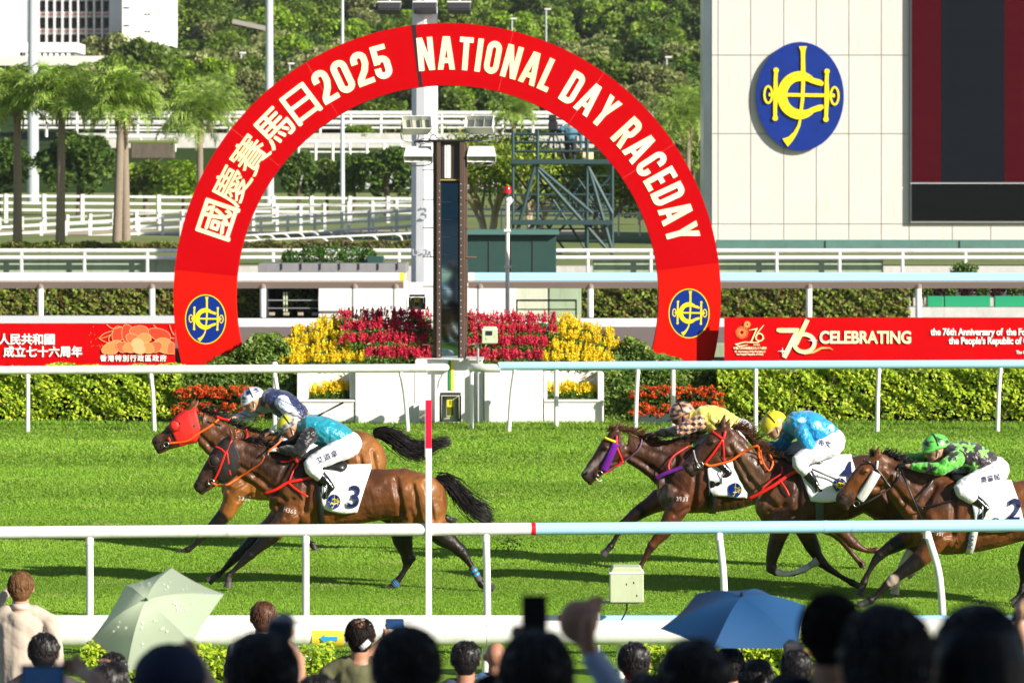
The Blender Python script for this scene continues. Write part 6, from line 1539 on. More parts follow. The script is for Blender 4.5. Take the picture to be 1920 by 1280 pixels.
# ---- red hood horse behind it
h = dict(name='h1', d=43.2, base=(560, 1035), label='bay racehorse in a bright red hood running at the front, beyond horse 3', coat=(.19, .07, .02), belly=(.34, .12, .022), seed=5,
 trunk=[(724, 850, 724, 880, .07), (716, 832, 718, 905, .18), (700, 816, 702, 925, .24), (672, 806, 672, 930, .27), (640, 806, 640, 925, .27), (600, 812, 600, 930, .27), (560, 812, 560, 935, .27), (520, 812, 520, 938, .27), (490, 814, 490, 938, .25), (462, 818, 462, 934, .22), (440, 838, 438, 928, .17), (425, 862, 425, 912, .11)],
 neck=[(500, 812, 480, 925, .16), (465, 808, 440, 905, .14), (436, 798, 412, 880, .115), (408, 786, 390, 852, .095), (382, 773, 372, 834, .085)],
 head=[(366, 763, 381, 816, .075), (350, 767, 368, 828, .095), (332, 780, 352, 831, .098), (317, 795, 336, 837, .08), (305, 808, 321, 842, .065), (296, 815, 310, 847, .058), (287, 821, 300, 849, .055), (284, 826, 291, 842, .035)],
 muscle=[(455, 895, .18, .2, .12, .11), (690, 870, .2, .22, .14, .14), (432, 915, .1, .1, .09, .07)],
 legs=[dict(y=-.13, knee=2, hoof=(.03, .028, .028), j=[(447, 912, .15), (425, 960, .085), (384, 1000, .046), (366, 1020, .032), (354, 1028, .034), (343, 1033, .035)]),
       dict(y=.13, knee=2, j=[(520, 925, .12), (540, 965, .07), (560, 990, .044), (572, 1012, .03), (584, 1022, .033), (590, 1032, .034)]),
       dict(y=-.14, knee=2, j=[(700, 905, .18), (740, 945, .1), (785, 948, .052), (820, 962, .036), (836, 968, .036), (846, 973, .038)], hoof=(.03, .028, .028)),
       dict(y=.13, knee=2, j=[(680, 905, .18), (700, 950, .1), (730, 975, .052), (760, 985, .036), (790, 990, .036), (800, 998, .038)])],
 ears=[(354, 768, 366, 748, -.05), (362, 768, 370, 752, .05)], mane=[(372, 766), (400, 778), (430, 792), (462, 804), (500, 812)], mane_len=.16,
 tail=[(700, 812, 0), (720, 812, 0), (745, 824, 0), (772, 842, 0), (795, 842, 0), (822, 832, 0), (845, 828, 0)], tail_w=[.045, .07, .095, .095, .08, .055, .035], tail_n=520,
 cloth=((575, 822), (606, 824), (604, 880), (580, 880), 2), saddle=[(500, 812), (525, 814), (550, 818)],
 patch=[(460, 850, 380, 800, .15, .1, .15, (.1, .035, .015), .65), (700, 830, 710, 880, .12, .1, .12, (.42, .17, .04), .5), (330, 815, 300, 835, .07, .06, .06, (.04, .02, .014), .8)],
 tack=[('rein', [(318, 830), (335, 828), (355, 824), (372, 812), (395, 798), (411, 785)], .026, TO), ('rein', [(408, 779), (418, 783), (432, 786)], .03, TR), ('nose_strap', [(317, 819), (320, 826), (318, 831)], .022, TR), ('neck_strap', [(462, 803), (465, 815), (462, 822)], .022, TR), ('rein', [(437, 815), (450, 806)], .02, TO)],
 rings=[(313, 832, .03)], brand=[('3358', 460, 935, 8, 6)])
HORSES['1'] = h
# ---- purple fleece horse
h = dict(name='h5', d=41.2, base=(1380, 1070), label='chestnut racehorse with purple cheek fleece and sweat on its chest, leading the right group', coat=(.1, .034, .017), belly=(.14, .042, .017), points=(.03, .013, .01), hair='hair_brown', seed=8,
 trunk=[(1560, 880, 1560, 905, .07), (1550, 862, 1552, 930, .18), (1530, 848, 1532, 950, .24), (1500, 842, 1500, 958, .27), (1460, 842, 1460, 945, .27), (1420, 845, 1420, 944, .27), (1380, 846, 1380, 955, .27), (1340, 846, 1340, 960, .28), (1305, 842, 1305, 962, .26), (1275, 842, 1275, 962, .22), (1250, 856, 1248, 955, .17), (1234, 878, 1232, 930, .11)],
 neck=[(1330, 840, 1300, 950, .16), (1292, 836, 1262, 935, .15), (1262, 832, 1236, 915, .12), (1232, 828, 1214, 893, .1), (1202, 820, 1192, 878, .088), (1178, 812, 1176, 868, .08)],
 head=[(1160, 802, 1180, 852, .075), (1144, 808, 1170, 867, .095), (1129, 824, 1153, 877, .095), (1117, 843, 1138, 884, .08), (1107, 860, 1126, 893, .065), (1099, 873, 1116, 901, .058), (1092, 883, 1107, 906, .055), (1089, 890, 1097, 903, .035)],
 muscle=[(1270, 920, .17, .2, .12, .11), (1520, 900, .2, .2, .14, .14), (1252, 935, .1, .1, .09, .07)],
 legs=[dict(y=.12, knee=2, hoof=(.05, .04, .05), j=[(1245, 935, .14), (1205, 958, .08), (1170, 984, .047), (1155, 1010, .032), (1145, 1026, .035), (1138, 1034, .036)]),
       dict(y=-.13, knee=2, j=[(1275, 935, .15), (1250, 985, .085), (1222, 1020, .046), (1205, 1050, .032), (1198, 1062, .034), (1193, 1071, .036)], dark=.5),
       dict(y=-.14, knee=2, dark=.15, hoof=(.25, .2, .14), j=[(1530, 915, .19), (1560, 970, .1), (1596, 1014, .052), (1622, 1029, .034), (1640, 1029, .034), (1652, 1031, .036)]),
       dict(y=.13, knee=2, dark=.3, j=[(1515, 915, .18), (1535, 975, .1), (1575, 1005, .052), (1600, 1040, .034), (1618, 1060, .034), (1622, 1072, .036)])],
 ears=[(1152, 808, 1158, 794, -.04), (1160, 806, 1163, 794, .04)], mane=[(1150, 802), (1180, 808), (1205, 818), (1240, 828), (1275, 836)], mane_len=.18, mane_n=320, mane_dir=(1, 0, .25), fore=(1145, 806),
 cloth=((1322, 858), (1400, 856), (1398, 930), (1328, 925), 0), logo=(1375, 914, 12), saddle=[(1310, 842), (1335, 845), (1360, 848)],
 girth=[(1336, 895, 1334, 960, 14, TB)],
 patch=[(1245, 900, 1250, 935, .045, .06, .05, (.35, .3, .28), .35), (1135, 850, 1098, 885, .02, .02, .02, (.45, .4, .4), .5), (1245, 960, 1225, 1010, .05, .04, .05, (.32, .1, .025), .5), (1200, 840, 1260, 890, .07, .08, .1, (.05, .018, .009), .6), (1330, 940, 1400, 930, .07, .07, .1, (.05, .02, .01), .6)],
 tack=[('brow_band', [(1133, 819), (1142, 823), (1154, 827)], .028, M('stripe_yellow')), ('cheek_strap', [(1156, 815), (1156, 835), (1164, 855), (1168, 866)], .022, TR), ('rein', [(1128, 886), (1140, 880), (1158, 872), (1172, 862), (1190, 848), (1200, 835), (1204, 820)], .02, mat('tack_mauve', (.12, .06, .1), .5)), ('nose_strap', [(1128, 886), (1140, 882), (1160, 870), (1168, 864)], .026, TR), ('fleece', [(1154, 830), (1145, 850), (1135, 872), (1131, 880)], .085, M('fleece_purple')), ('breastplate', [(1228, 895), (1245, 885), (1270, 876), (1282, 872)], .045, TP), ('neck_strap', [(1256, 882), (1252, 870), (1262, 852), (1292, 834)], .02, TR), ('lip_strap', [(1117, 895), (1122, 900), (1128, 897)], .018, M('cream_letter'))],
 rings=[(1124, 886, .03)], brand=[('3933', 1277, 935, 8, 0)])
HORSES['5'] = h
# ---- number four horse
h = dict(name='h4', d=38.7, base=(1560, 1110), label='chestnut racehorse with red bridle and number 4 cloth in the middle of the right group', coat=(.105, .038, .018), belly=(.12, .038, .015), points=(.04, .018, .012), hair='hair_brown', seed=11,
 trunk=[(1742, 896, 1742, 925, .07), (1732, 878, 1734, 955, .18), (1715, 864, 1718, 985, .24), (1690, 855, 1690, 995, .27), (1655, 850, 1655, 985, .275), (1620, 852, 1620, 962, .27), (1585, 860, 1585, 975, .27), (1548, 866, 1548, 988, .28), (1510, 868, 1510, 995, .27), (1480, 868, 1478, 998, .25), (1452, 874, 1450, 995, .21), (1430, 892, 1430, 982, .16), (1416, 915, 1418, 962, .1)],
 neck=[(1520, 866, 1485, 985, .16), (1478, 862, 1440, 970, .15), (1448, 858, 1412, 942, .13), (1426, 850, 1394, 915, .11), (1408, 836, 1380, 888, .095), (1392, 818, 1372, 865, .085), (1376, 802, 1362, 852, .08)],
 head=[(1364, 795, 1392, 838, .075), (1345, 800, 1378, 858, .097), (1327, 814, 1359, 869, .097), (1312, 832, 1342, 873, .08), (1300, 846, 1325, 880, .067), (1290, 857, 1311, 886, .058), (1281, 866, 1299, 891, .055), (1277, 873, 1287, 886, .035)],
 muscle=[(1462, 935, .17, .22, .12, .11), (1700, 925, .2, .2, .14, .14), (1490, 965, .12, .13, .12, .12), (1442, 950, .1, .1, .09, .07)],
 legs=[dict(y=-.13, knee=2, hoof=(.3, .3, .3), j=[(1470, 970, .14), (1455, 1010, .078), (1445, 1062, .048), (1478, 1073, .034), (1505, 1064, .035), (1522, 1054, .036)], paint=[(2, .55, 4, 1, (.6, .58, .55))]),
       dict(y=.12, knee=2, j=[(1500, 970, .13), (1520, 1015, .08), (1543, 1056, .045), (1578, 1082, .032), (1600, 1094, .034), (1612, 1100, .036)]),
       dict(y=-.14, knee=2, hoof=(.55, .45, .35), j=[(1700, 945, .19), (1720, 995, .11), (1712, 1020, .056), (1690, 1050, .036), (1680, 1085, .036), (1677, 1100, .038)], dark=.4, paint=[(2, .6, 4, 1, (.7, .66, .6))]),
       dict(y=.13, knee=2, hoof=(.5, .38, .28), j=[(1690, 945, .18), (1712, 985, .11), (1725, 1015, .056), (1700, 1045, .036), (1698, 1065, .036), (1706, 1074, .038)], paint=[(3, .0, 4, 1, (.7, .6, .5))])],
 ears=[(1353, 802, 1359, 778, -.035), (1362, 804, 1368, 786, .035)], mane=[(1370, 798), (1388, 806), (1404, 825), (1418, 842), (1438, 856), (1462, 862)], mane_len=.2, mane_n=380, mane_dir=(.85, 0, .35), fore=(1345, 800),
 cloth=((1490, 862), (1596, 860), (1608, 915), (1516, 935), 10), num=('4', 1584, 897, 34, .05), logo=(1570, 905, 12), saddle=[(1480, 862), (1510, 866), (1535, 868)],
 girth=[(1531, 915, 1534, 985, 15, mat('girth_dark', (.08, .09, .09), .6))],
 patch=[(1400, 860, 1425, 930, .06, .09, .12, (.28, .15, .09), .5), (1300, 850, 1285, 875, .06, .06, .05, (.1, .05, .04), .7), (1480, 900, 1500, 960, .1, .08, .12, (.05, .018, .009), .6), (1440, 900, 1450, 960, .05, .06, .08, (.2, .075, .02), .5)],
 tack=[('brow_band', [(1334, 807), (1345, 815), (1355, 820), (1359, 806)], .026, TR), ('cheek_strap', [(1354, 822), (1342, 840), (1331, 855), (1322, 866)], .025, TR), ('cheek_strap', [(1354, 822), (1356, 845), (1357, 868)], .02, TR), ('rein', [(1320, 866), (1330, 872), (1350, 868), (1370, 862), (1395, 845), (1418, 834), (1422, 850), (1426, 868)], .026, TO), ('rein_loop', [(1424, 842), (1428, 862), (1440, 880), (1448, 865), (1442, 850)], .02, TO), ('breastplate', [(1402, 932), (1425, 920), (1450, 905), (1480, 885), (1500, 878)], .036, TR), ('breastplate_strap', [(1425, 917), (1440, 900), (1462, 885), (1464, 872)], .016, TR), ('martingale', [(1458, 895), (1470, 912), (1476, 925)], .02, TR), ('nose_band', [(1299, 842), (1304, 860), (1312, 874)], .014, mat('silver_strap', (.5, .52, .55), .5))],
 rings=[(1312, 870, .032)])
HORSES['4'] = h
# ---- number two horse
h = dict(name='h2', d=37.6, base=(1800, 1130), label='bay racehorse with white cheek fleece and number 2 cloth at the picture edge', coat=(.165, .056, .015), belly=(.18, .06, .016), seed=13,
 trunk=[(2062, 940, 2062, 970, .07), (2052, 922, 2054, 1000, .18), (2035, 905, 2038, 1025, .24), (2005, 896, 2005, 1030, .27), (1965, 894, 1965, 1012, .275), (1925, 900, 1922, 1012, .27), (1885, 904, 1880, 1024, .27), (1845, 904, 1840, 1033, .28), (1808, 900, 1802, 1038, .27), (1775, 898, 1770, 1040, .25), (1745, 904, 1740, 1034, .215), (1720, 925, 1718, 1020, .16), (1706, 948, 1706, 1000, .1)],
 neck=[(1820, 896, 1785, 1020, .16), (1780, 893, 1735, 1008, .15), (1745, 887, 1706, 985, .13), (1715, 877, 1686, 960, .11), (1688, 866, 1670, 936, .095), (1668, 856, 1658, 915, .085), (1655, 850, 1652, 905, .08)],
 head=[(1650, 848, 1676, 895, .075), (1631, 854, 1664, 913, .097), (1612, 868, 1648, 924, .097), (1598, 886, 1629, 929, .082), (1586, 903, 1612, 937, .067), (1577, 916, 1598, 946, .059), (1568, 927, 1589, 954, .056), (1565, 935, 1574, 950, .035)],
 muscle=[(1752, 970, .18, .22, .12, .11), (2010, 960, .2, .2, .14, .14), (1780, 1005, .12, .13, .12, .12), (1730, 985, .1, .1, .09, .07)],
 legs=[dict(y=-.13, knee=2, hoof=(.04, .035, .035), j=[(1755, 1000, .15), (1728, 1040, .085), (1671, 1084, .048), (1642, 1113, .033), (1630, 1122, .036), (1618, 1128, .037)], paint=[(2, .0, 2, .02, (.4, .3, .25))]),
       dict(y=.12, knee=2, hoof=(.04, .035, .035), j=[(1725, 1000, .13), (1690, 1018, .078), (1652, 1042, .046), (1632, 1072, .033), (1622, 1094, .035), (1618, 1108, .037)]),
       dict(y=-.14, knee=2, j=[(2010, 990, .19), (1975, 1035, .11), (1940, 1075, .056), (1922, 1105, .037), (1905, 1130, .036), (1897, 1138, .038)]),
       dict(y=.13, knee=2, j=[(1990, 985, .18), (1940, 1030, .1), (1922, 1060, .05), (1921, 1090, .036), (1918, 1115, .036), (1910, 1125, .038)])],
 ears=[(1641, 856, 1648, 838, -.035), (1633, 856, 1637, 840, .035)], mane=[(1652, 849), (1668, 852), (1690, 862), (1720, 876), (1750, 886), (1785, 892)], mane_len=.13, mane_n=300, mane_dir=(.9, 0, .45), fore=(1636, 852),
 cloth=((1812, 912), (1896, 908), (1916, 985), (1824, 990), 5), num=('2', 1891, 970, 40, .18), logo=(1859, 977, 11), saddle=[(1790, 896), (1820, 900), (1845, 903)],
 girth=[(1821, 985, 1814, 1036, 14, mat('girth_white', (.6, .6, .55), .7))],
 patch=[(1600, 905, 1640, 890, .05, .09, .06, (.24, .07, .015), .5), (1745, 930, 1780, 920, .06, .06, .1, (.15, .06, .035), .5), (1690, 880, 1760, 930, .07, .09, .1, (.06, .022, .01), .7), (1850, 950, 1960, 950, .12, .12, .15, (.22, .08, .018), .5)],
 tack=[('brow_band', [(1616, 860), (1628, 865), (1642, 874)], .03, TB), ('nose_band', [(1636, 870), (1650, 888), (1662, 905), (1668, 912)], .022, TB), ('cheek_strap', [(1644, 862), (1642, 878)], .024, M('silver_strap')), ('fleece', [(1642, 884), (1630, 905), (1616, 928), (1611, 934)], .095, M('fleece_white')), ('rein', [(1604, 946), (1630, 935), (1668, 912), (1682, 895), (1686, 882)], .02, TB), ('rein_back', [(1715, 940), (1725, 925), (1742, 905), (1750, 892)], .02, TB), ('breastplate', [(1726, 948), (1750, 942), (1780, 934), (1800, 928)], .02, TB), ('breastplate_strap', [(1712, 935), (1718, 945), (1726, 950)], .03, TB)],
 rings=[(1605, 943, .03)], brand=[('301', 1756, 999, 7, 10)])
HORSES['2'] = h
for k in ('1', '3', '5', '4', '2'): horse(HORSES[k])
# special headgear
def hood(h, m, cups, label=None):
    d = h['d']; t = h['t']; S2 = []
    for a in h['head'][0:4]:
        cx_, cy_ = (a[0]+a[2])/2, (a[1]+a[3])/2; k = 1.07; S2.append((P(cx_+(a[0]-cx_)*k, cy_+(a[1]-cy_)*k, d), P(cx_+(a[2]-cx_)*k, cy_+(a[3]-cy_)*k, d), a[4]*1.1+.004))
    mb = MB(); mb.loft(S2, 20, 2.3); me = fuse(mb, .012, 2); hd_ = place(me, 'hood', m, t, smooth=True)
    for px, py, r in cups:
        for sg in (-1, 1):
            mb = MB(); c = P(px, py, d); yo = sg*(h['head'][2][4]*.95); mb.ball(c+Vector((0, yo, 0)), (r, r*.55, r), 16, 10); mb.build('eye_cup', m, hd_, True)
            mb = MB(); mb.tube([c+Vector((math.cos(a)*r*1.02, yo+sg*.012, math.sin(a)*r*1.02)) for a in np.linspace(0, 2*math.pi, 19)], .005, 5, False); mb.build('cup_seam', mat('cup_seam', (.08, .005, .005), .6), hd_)
    for (bx, by, tx_, ty_, yo) in h['ears']:
        pass
hood(HORSES['1'], mat('hood_red', (.75, .02, .015), .55, .4, bump=.3, bs=12, bdist=.02), [(329, 797, .062)])
hood(HORSES['3'], mat('hood_black', (.018, .015, .014), .6, .3, bump=.3, bs=12, bdist=.02), [(404, 862, .06)])
text('ANT', .075, (X(1817, 37.6), 37.6-.32, Z(1010, 37.6)), 'girth_writing', M('number_navy'), HORSES['2']['t'], off=.02, rot=R(-80))
# ------------------------------------------------------------------ people
mat('skin', (.52, .28, .18), .5, .4, var=.08, vs=20); mat('skin_tan', (.42, .2, .12), .5, .4, var=.08, vs=20); mat('skin_dark', (.3, .14, .08), .5, .4)
def hand(mb, wrist, direc, palm_n, size=.18, curl=1.0, thumb_side=1):
    """palm and five bent fingers; direc points along the hand, palm_n is the palm normal"""
    d = Vector(direc).normalized(); n = Vector(palm_n); n = (n-d*n.dot(d)).normalized(); sd_ = d.cross(n)*thumb_side; pl = size*.52; w_ = size*.42
    c = wrist+d*pl*.5
    mb.tube([wrist-d*.01, wrist+d*pl*.35, wrist+d*pl*.9], [w_*.32, w_*.46, w_*.48], 10, True, .5, up=n)
    L = [.40, .46, .43, .33]
    for i in range(4):
        o = wrist+d*pl*.86+sd_*(w_*.40-i*w_*.27); a = o.copy(); dd = d.copy(); pts = [a-d*.012]; fl = L[i]*size
        for k, f in enumerate((.45, .32, .23)):
            ang = R(curl*(38+18*k)); dd = (dd*math.cos(ang)+n*math.sin(ang)).normalized(); a = a+dd*fl*f; pts.append(a.copy())
        r = size*.048; mb.tube(pts, [r*1.05, r, r*.92, r*.7], 7)
    o = wrist+d*pl*.3+sd_*w_*.42; dd = (d*.75+sd_*.65).normalized(); p1 = o+dd*size*.16; d2 = (dd+n*curl*.8-sd_*.4*curl).normalized(); p2 = p1+d2*size*.15; p3 = p2+(d2+n*.4*curl-sd_*.3*curl).normalized()*size*.1
    mb.tube([o-dd*.015, p1, p2, p3], [size*.065, size*.058, size*.052, size*.035], 8)
def hd_face(mb, c, r, fwd, up, nose=True, ears=True, d_ears=False):
    """head: skull, jaw, nose, chin, ears. fwd and up unit vectors"""
    f = Vector(fwd).normalized(); u = Vector(up); u = (u-f*u.dot(f)).normalized(); s_ = f.cross(u)
    rot = Matrix((f, s_, u)).transposed()
    mb.ball(c, (r*1.12, r*.88, r*1.08), 18, 12, rot)
    mb.ball(c+f*r*.38-u*r*.55, (r*.68, r*.62, r*.72), 14, 10, rot)
    mb.ball(c+f*r*.78-u*r*1.02, (r*.26, r*.3, r*.2), 10, 8, rot)
    if nose:
        mb.tube([c+f*r*1.02+u*r*.02, c+f*r*1.3-u*r*.42, c+f*r*1.12-u*r*.52], [r*.1, r*.17, r*.14], 8)
        for k in (.62, .74): mb.ball(c+f*r*.98-u*r*(k+.02), (r*.13, r*.3, r*.07), 8, 6, rot)
        mb.ball(c+f*r*.95+u*r*.22, (r*.18, r*.6, r*.12), 10, 6, rot)
    if ears:
        for k in (-1, 1): mb.ball(c+s_*k*r*(1.0 if d_ears else .9)-u*r*.18-f*r*.05, (r*.22, r*.12, r*.32), 10, 8, rot)
    return rot
def rider(h, cfg):
    d = cfg['d']; s = d/FPX; Q = lambda a, yo=0.0: P(a[0], a[1], d)+Vector((0, yo, 0))
    t = thing('person', cfg['label'], 'jockey', Q(cfg['seat']))
    J = cfg['j']; sk = M(cfg.get('skin', 'skin'))
    hc = Q(J['head']); r = .098; f = Vector((math.cos(R(cfg['face'])), 0, math.sin(R(cfg['face'])))); f = Vector((-abs(f.x), -.12, f.z)); u = Vector((f.z, 0, -f.x)) if f.x < 0 else Vector((0, 0, 1))
    if u.z < 0: u = -u
    # naked body underneath, one continuous surface
    mb = MB(); rot = hd_face(mb, hc, r, f, u)
    nk, sh, ch, wa, hp = [Q(J[k]) for k in ('neck', 'shoulder', 'chest', 'waist', 'hip')]
    mb.chain([(hc+Vector((.03, 0, -.03)), .05), (nk, .055), (sh, .085)], 12, 3)
    mb.chain([(sh, .11), (ch, .125), (wa, .115), (hp, .125)], 14, 3, 1.25)
    arms = []
    for side, k in ((-1, 'near'), (1, 'far')):
        a, b, c_ = J['arm_'+k]; A = Q(a, side*.18); B = Q(b, side*.21); Cc = Q(c_, side*.1)
        mb.chain([(A, .05), (B, .038), (Cc, .026)], 10, 3); dv = (Cc-B).normalized(); hand(mb, Cc, dv, Vector((0, -side*.4, -1)), .17, 1.15, side)
        arms.append((A, B, Cc, side))
    legs = []
    for side, k in ((-1, 'near'), (1, 'far')):
        a, b, c_, e = J['leg_'+k]; A = Q(a, side*.1); B = Q(b, side*.25); Cc = Q(c_, side*.27); E = Q(e, side*.28)
        mb.chain([(A, .1), (A.lerp(B, .5), .085), (B, .06), (B.lerp(Cc, .4), .055), (Cc, .04)], 12, 3); mb.chain([(Cc, .04), (E, .032)], 10, 2); legs.append((A, B, Cc, E, side))
    me = fuse(mb, .009, 3); place(me, 'body', sk, t, smooth=True)
    # silks
    mb = MB()
    tor = [(Q(J['neck'])+Vector((.015, 0, .0)), .075)] + [(Q(a), rr) for a, rr in cfg['torso']]
    mb.chain(tor, 18, 4, 1.3)
    me = fuse(mb, .011, 4); crinkle(me, .006)
    def paintfn(me, fn):
        setcol(me, fn(coords(me)))
    cm = mat('silk', (.5, .5, .5), .35, .5, attr=True, sheen=.3, bump=1.0, bs=10, bdist=.05, coat=.15)
    paintfn(me, cfg['silk']); silk = place(me, 'silk_jacket', cm, t, smooth=True)
    for (A, B, Cc, side) in arms:
        mb = MB(); E_ = B.lerp(Cc, .82); mb.chain([(A+Vector((.01, -side*.03, 0)), .092), (A.lerp(B, .5), .075), (B, .066), (B.lerp(E_, .6), .055), (E_, .04)], 14, 4)
        me = fuse(mb, .010, 3); crinkle(me, .006); paintfn(me, cfg.get('sleeve', cfg['silk'])); place(me, 'sleeve', cm, silk, smooth=True)
        if cfg.get('cuff') is not None:
            mb = MB(); mb.tube([E_, B.lerp(Cc, .97)], [.036, .033], 12); mb.build('cuff', cfg['cuff'], t, True)
        if cfg.get('glove') is not None:
            mb = MB(); dv = (Cc-B).normalized(); hand(mb, Cc, dv, Vector((0, -side*.4, -1)), .185, 1.15, side); place(fuse(mb, .007, 2), 'glove', cfg['glove'], t, smooth=True)
    # breeches
    mb = MB(); hipc = Q(cfg['seat']); mb.ball(hipc, (.15, .17, .14), 16, 12)
    mb.chain([(Q(J['waist']).lerp(hipc, .3), .12), (hipc, .145)], 14, 3, 1.15)
    for (A, B, Cc, E, side) in legs:
        mb.chain([(A, .135), (A.lerp(B, .5), .105), (B, .075), (B.lerp(Cc, .5), .068)], 14, 4)
    me = fuse(mb, .011, 4); crinkle(me, .0035, .8); br_ = place(me, 'breeches', mat('breeches', (.72, .72, .75), .6, .3, bump=.9, bs=9, bdist=.035), t, smooth=True)
    if cfg.get('leg_text'):
        tx_, px, py, sz, rt = cfg['leg_text']; me2 = text_mesh(tx_, sz*s*1.1, .01, 1, 'CENTER', .002, space=1.15); me2.transform(Matrix.Rotation(R(rt), 4, 'Y'))
        from mathutils.bvhtree import BVHTree
        o_ = ORG[br_]; bv = BVHTree.FromPolygons([v.co+o_ for v in br_.data.vertices], [p.vertices for p in br_.data.polygons])
        for v in me2.vertices:
            w2 = P(px+v.co.x/s, py-v.co.z/s, d); hit = bv.ray_cast(Vector((w2.x, d-1.5, w2.z)), Vector((0, 1, 0))); yy = hit[0].y if hit[0] else d-.3; v.co = (w2.x, yy-.004+v.co.y, w2.z)
        place(me2, 'leg_writing', M('number_navy'), br_)
    for (A, B, Cc, E, side) in legs:
        mb = MB(); top = B.lerp(Cc, .38); mb.chain([(top, .066), (B.lerp(Cc, .7), .058), (Cc, .045)], 14, 3); mb.chain([(Cc+(Cc-B).normalized()*.015, .043), (Cc.lerp(E, .5)+Vector((0, 0, -.01)), .04), (E, .034)], 12, 3)
        me = fuse(mb, .009, 3); bt = place(me, 'boot', mat('boot_black', (.008, .008, .01), .15, .6, coat=.5, bump=.3, bs=14, bdist=.02), t, smooth=True)
        mb = MB(); c = Cc.lerp(E, .6)+Vector((0, 0, -.035)); mb.tube([c+Vector((0, -.05, 0)), c+Vector((0, .05, 0))], .01, 6); mb.tube([c+Vector((0, -.05, 0)), c+Vector((0, -.05, .12)), c+Vector((0, 0, .16)), c+Vector((0, .05, .12)), c+Vector((0, .05, 0))], .006, 6); mb.build('stirrup', M('steel'), t, True)
    # helmet with peak, goggles
    mb = MB(); hr = r*1.32; Hc = hc+u*r*.25-f*r*.06
    mb.ball(Hc, (hr*1.12, hr*.92, hr*.98), 22, 12, rot, -12, 90); me = mb.mesh(); me2 = me
    paintfn(me, lambda V: cfg['cap'](V, Hc, f, u)); he = place(me, 'helmet', mat('cap_silk', (.5, .5, .5), .35, .5, attr=True, coat=.2, bump=.3, bs=15, bdist=.02), t, smooth=True)
    mb = MB(); s_ = f.cross(u); Vv = []; nn = 12
    for i in range(nn+1):
        a = R(-72+144*i/nn); e = f*math.cos(a)*hr*1.1+s_*math.sin(a)*hr*.92; Vv += [Hc+e*.97-u*hr*.12, Hc+e*.97-u*hr*.04, Hc+e*(1+.38*math.cos(a))-u*hr*.27]
    F = []
    for i in range(nn): a = i*3; F += [(a, a+2, a+5, a+3), (a+1, a+4, a+5, a+2)]
    mb.add(Vv, F); me = mb.mesh(); paintfn(me, lambda V: np.repeat(c3(cfg.get('peak', (.6, .6, .6)))[None], len(V), 0)); place(me, 'peak', MATS['cap_silk'], he, smooth=True)
    mb = MB()
    for k in (-1, 1): mb.ball(hc+f*r*.86+s_*k*r*.38+u*r*.1, (r*.25, r*.34, r*.26), 10, 8, rot)
    g = mb.build('goggles', mat('goggle', (.01, .01, .012), .08, .7), t, True)
    mb = MB(); pts = [hc+f*r*math.cos(a)*1.15+s_*r*math.sin(a)*.98+u*r*(.1+.15*(1-math.cos(a))) for a in np.linspace(-2.6, 2.6, 22)]; mb.tube(pts, .009, 6); mb.build('goggle_strap', M('tack_black'), g, True)
    mb = MB(); pts = [Hc+s_*k_*hr*.93*math.sin(a)+u*hr*.98*math.cos(a)*1.02 for k_ in (1,) for a in np.linspace(-1.5, 1.5, 16)]; mb.tube(pts, .006, 5); mb.build('cap_elastic', M('tack_black'), he, True)
    mb = MB(); pts = [hc+s_*k*r*.93*1 for k in (-1,)]
    mb.tube(crs([hc-s_*r*.95+u*r*.2, hc-s_*r*.75-u*r*.55+f*r*.15, hc-u*r*1.18+f*r*.5, hc+s_*r*.75-u*r*.55+f*r*.15, hc+s_*r*.95+u*r*.2], 4), .008, 5); mb.build('chin_strap', cfg.get('chin', M('lamp_white')), t, True)
    if cfg.get('whip'):
        a, b = cfg['whip'][0], cfg['whip'][1]; mb = MB(); A = Q(a, cfg['whip'][2]); B = Q(b, cfg['whip'][3]); mb.tube([A, A.lerp(B, .3), B], [.012, .008, .011], 8); o = mb.build('riding_whip', M('tack_black'), None, True, org=A); meta(o, cfg['whip'][4], 'whip')
    return t
def solid(c):
    return lambda V: np.repeat(c3(c)[None], len(V), 0)
def starmask(V, d, centers, r):
    m = np.zeros(len(V))
    for (px, py) in centers:
        c = P(px, py, d); dx = V[:, 0]-c.x; dz = V[:, 2]-c.z; rr = np.hypot(dx, dz); a = np.arctan2(dz, dx); k = .3+.7*np.abs(((a-math.pi/2)/(2*math.pi/5)) % 1-.5)*2
        m = np.maximum(m, (rr < r*k)*1.0)
    return m[:, None]
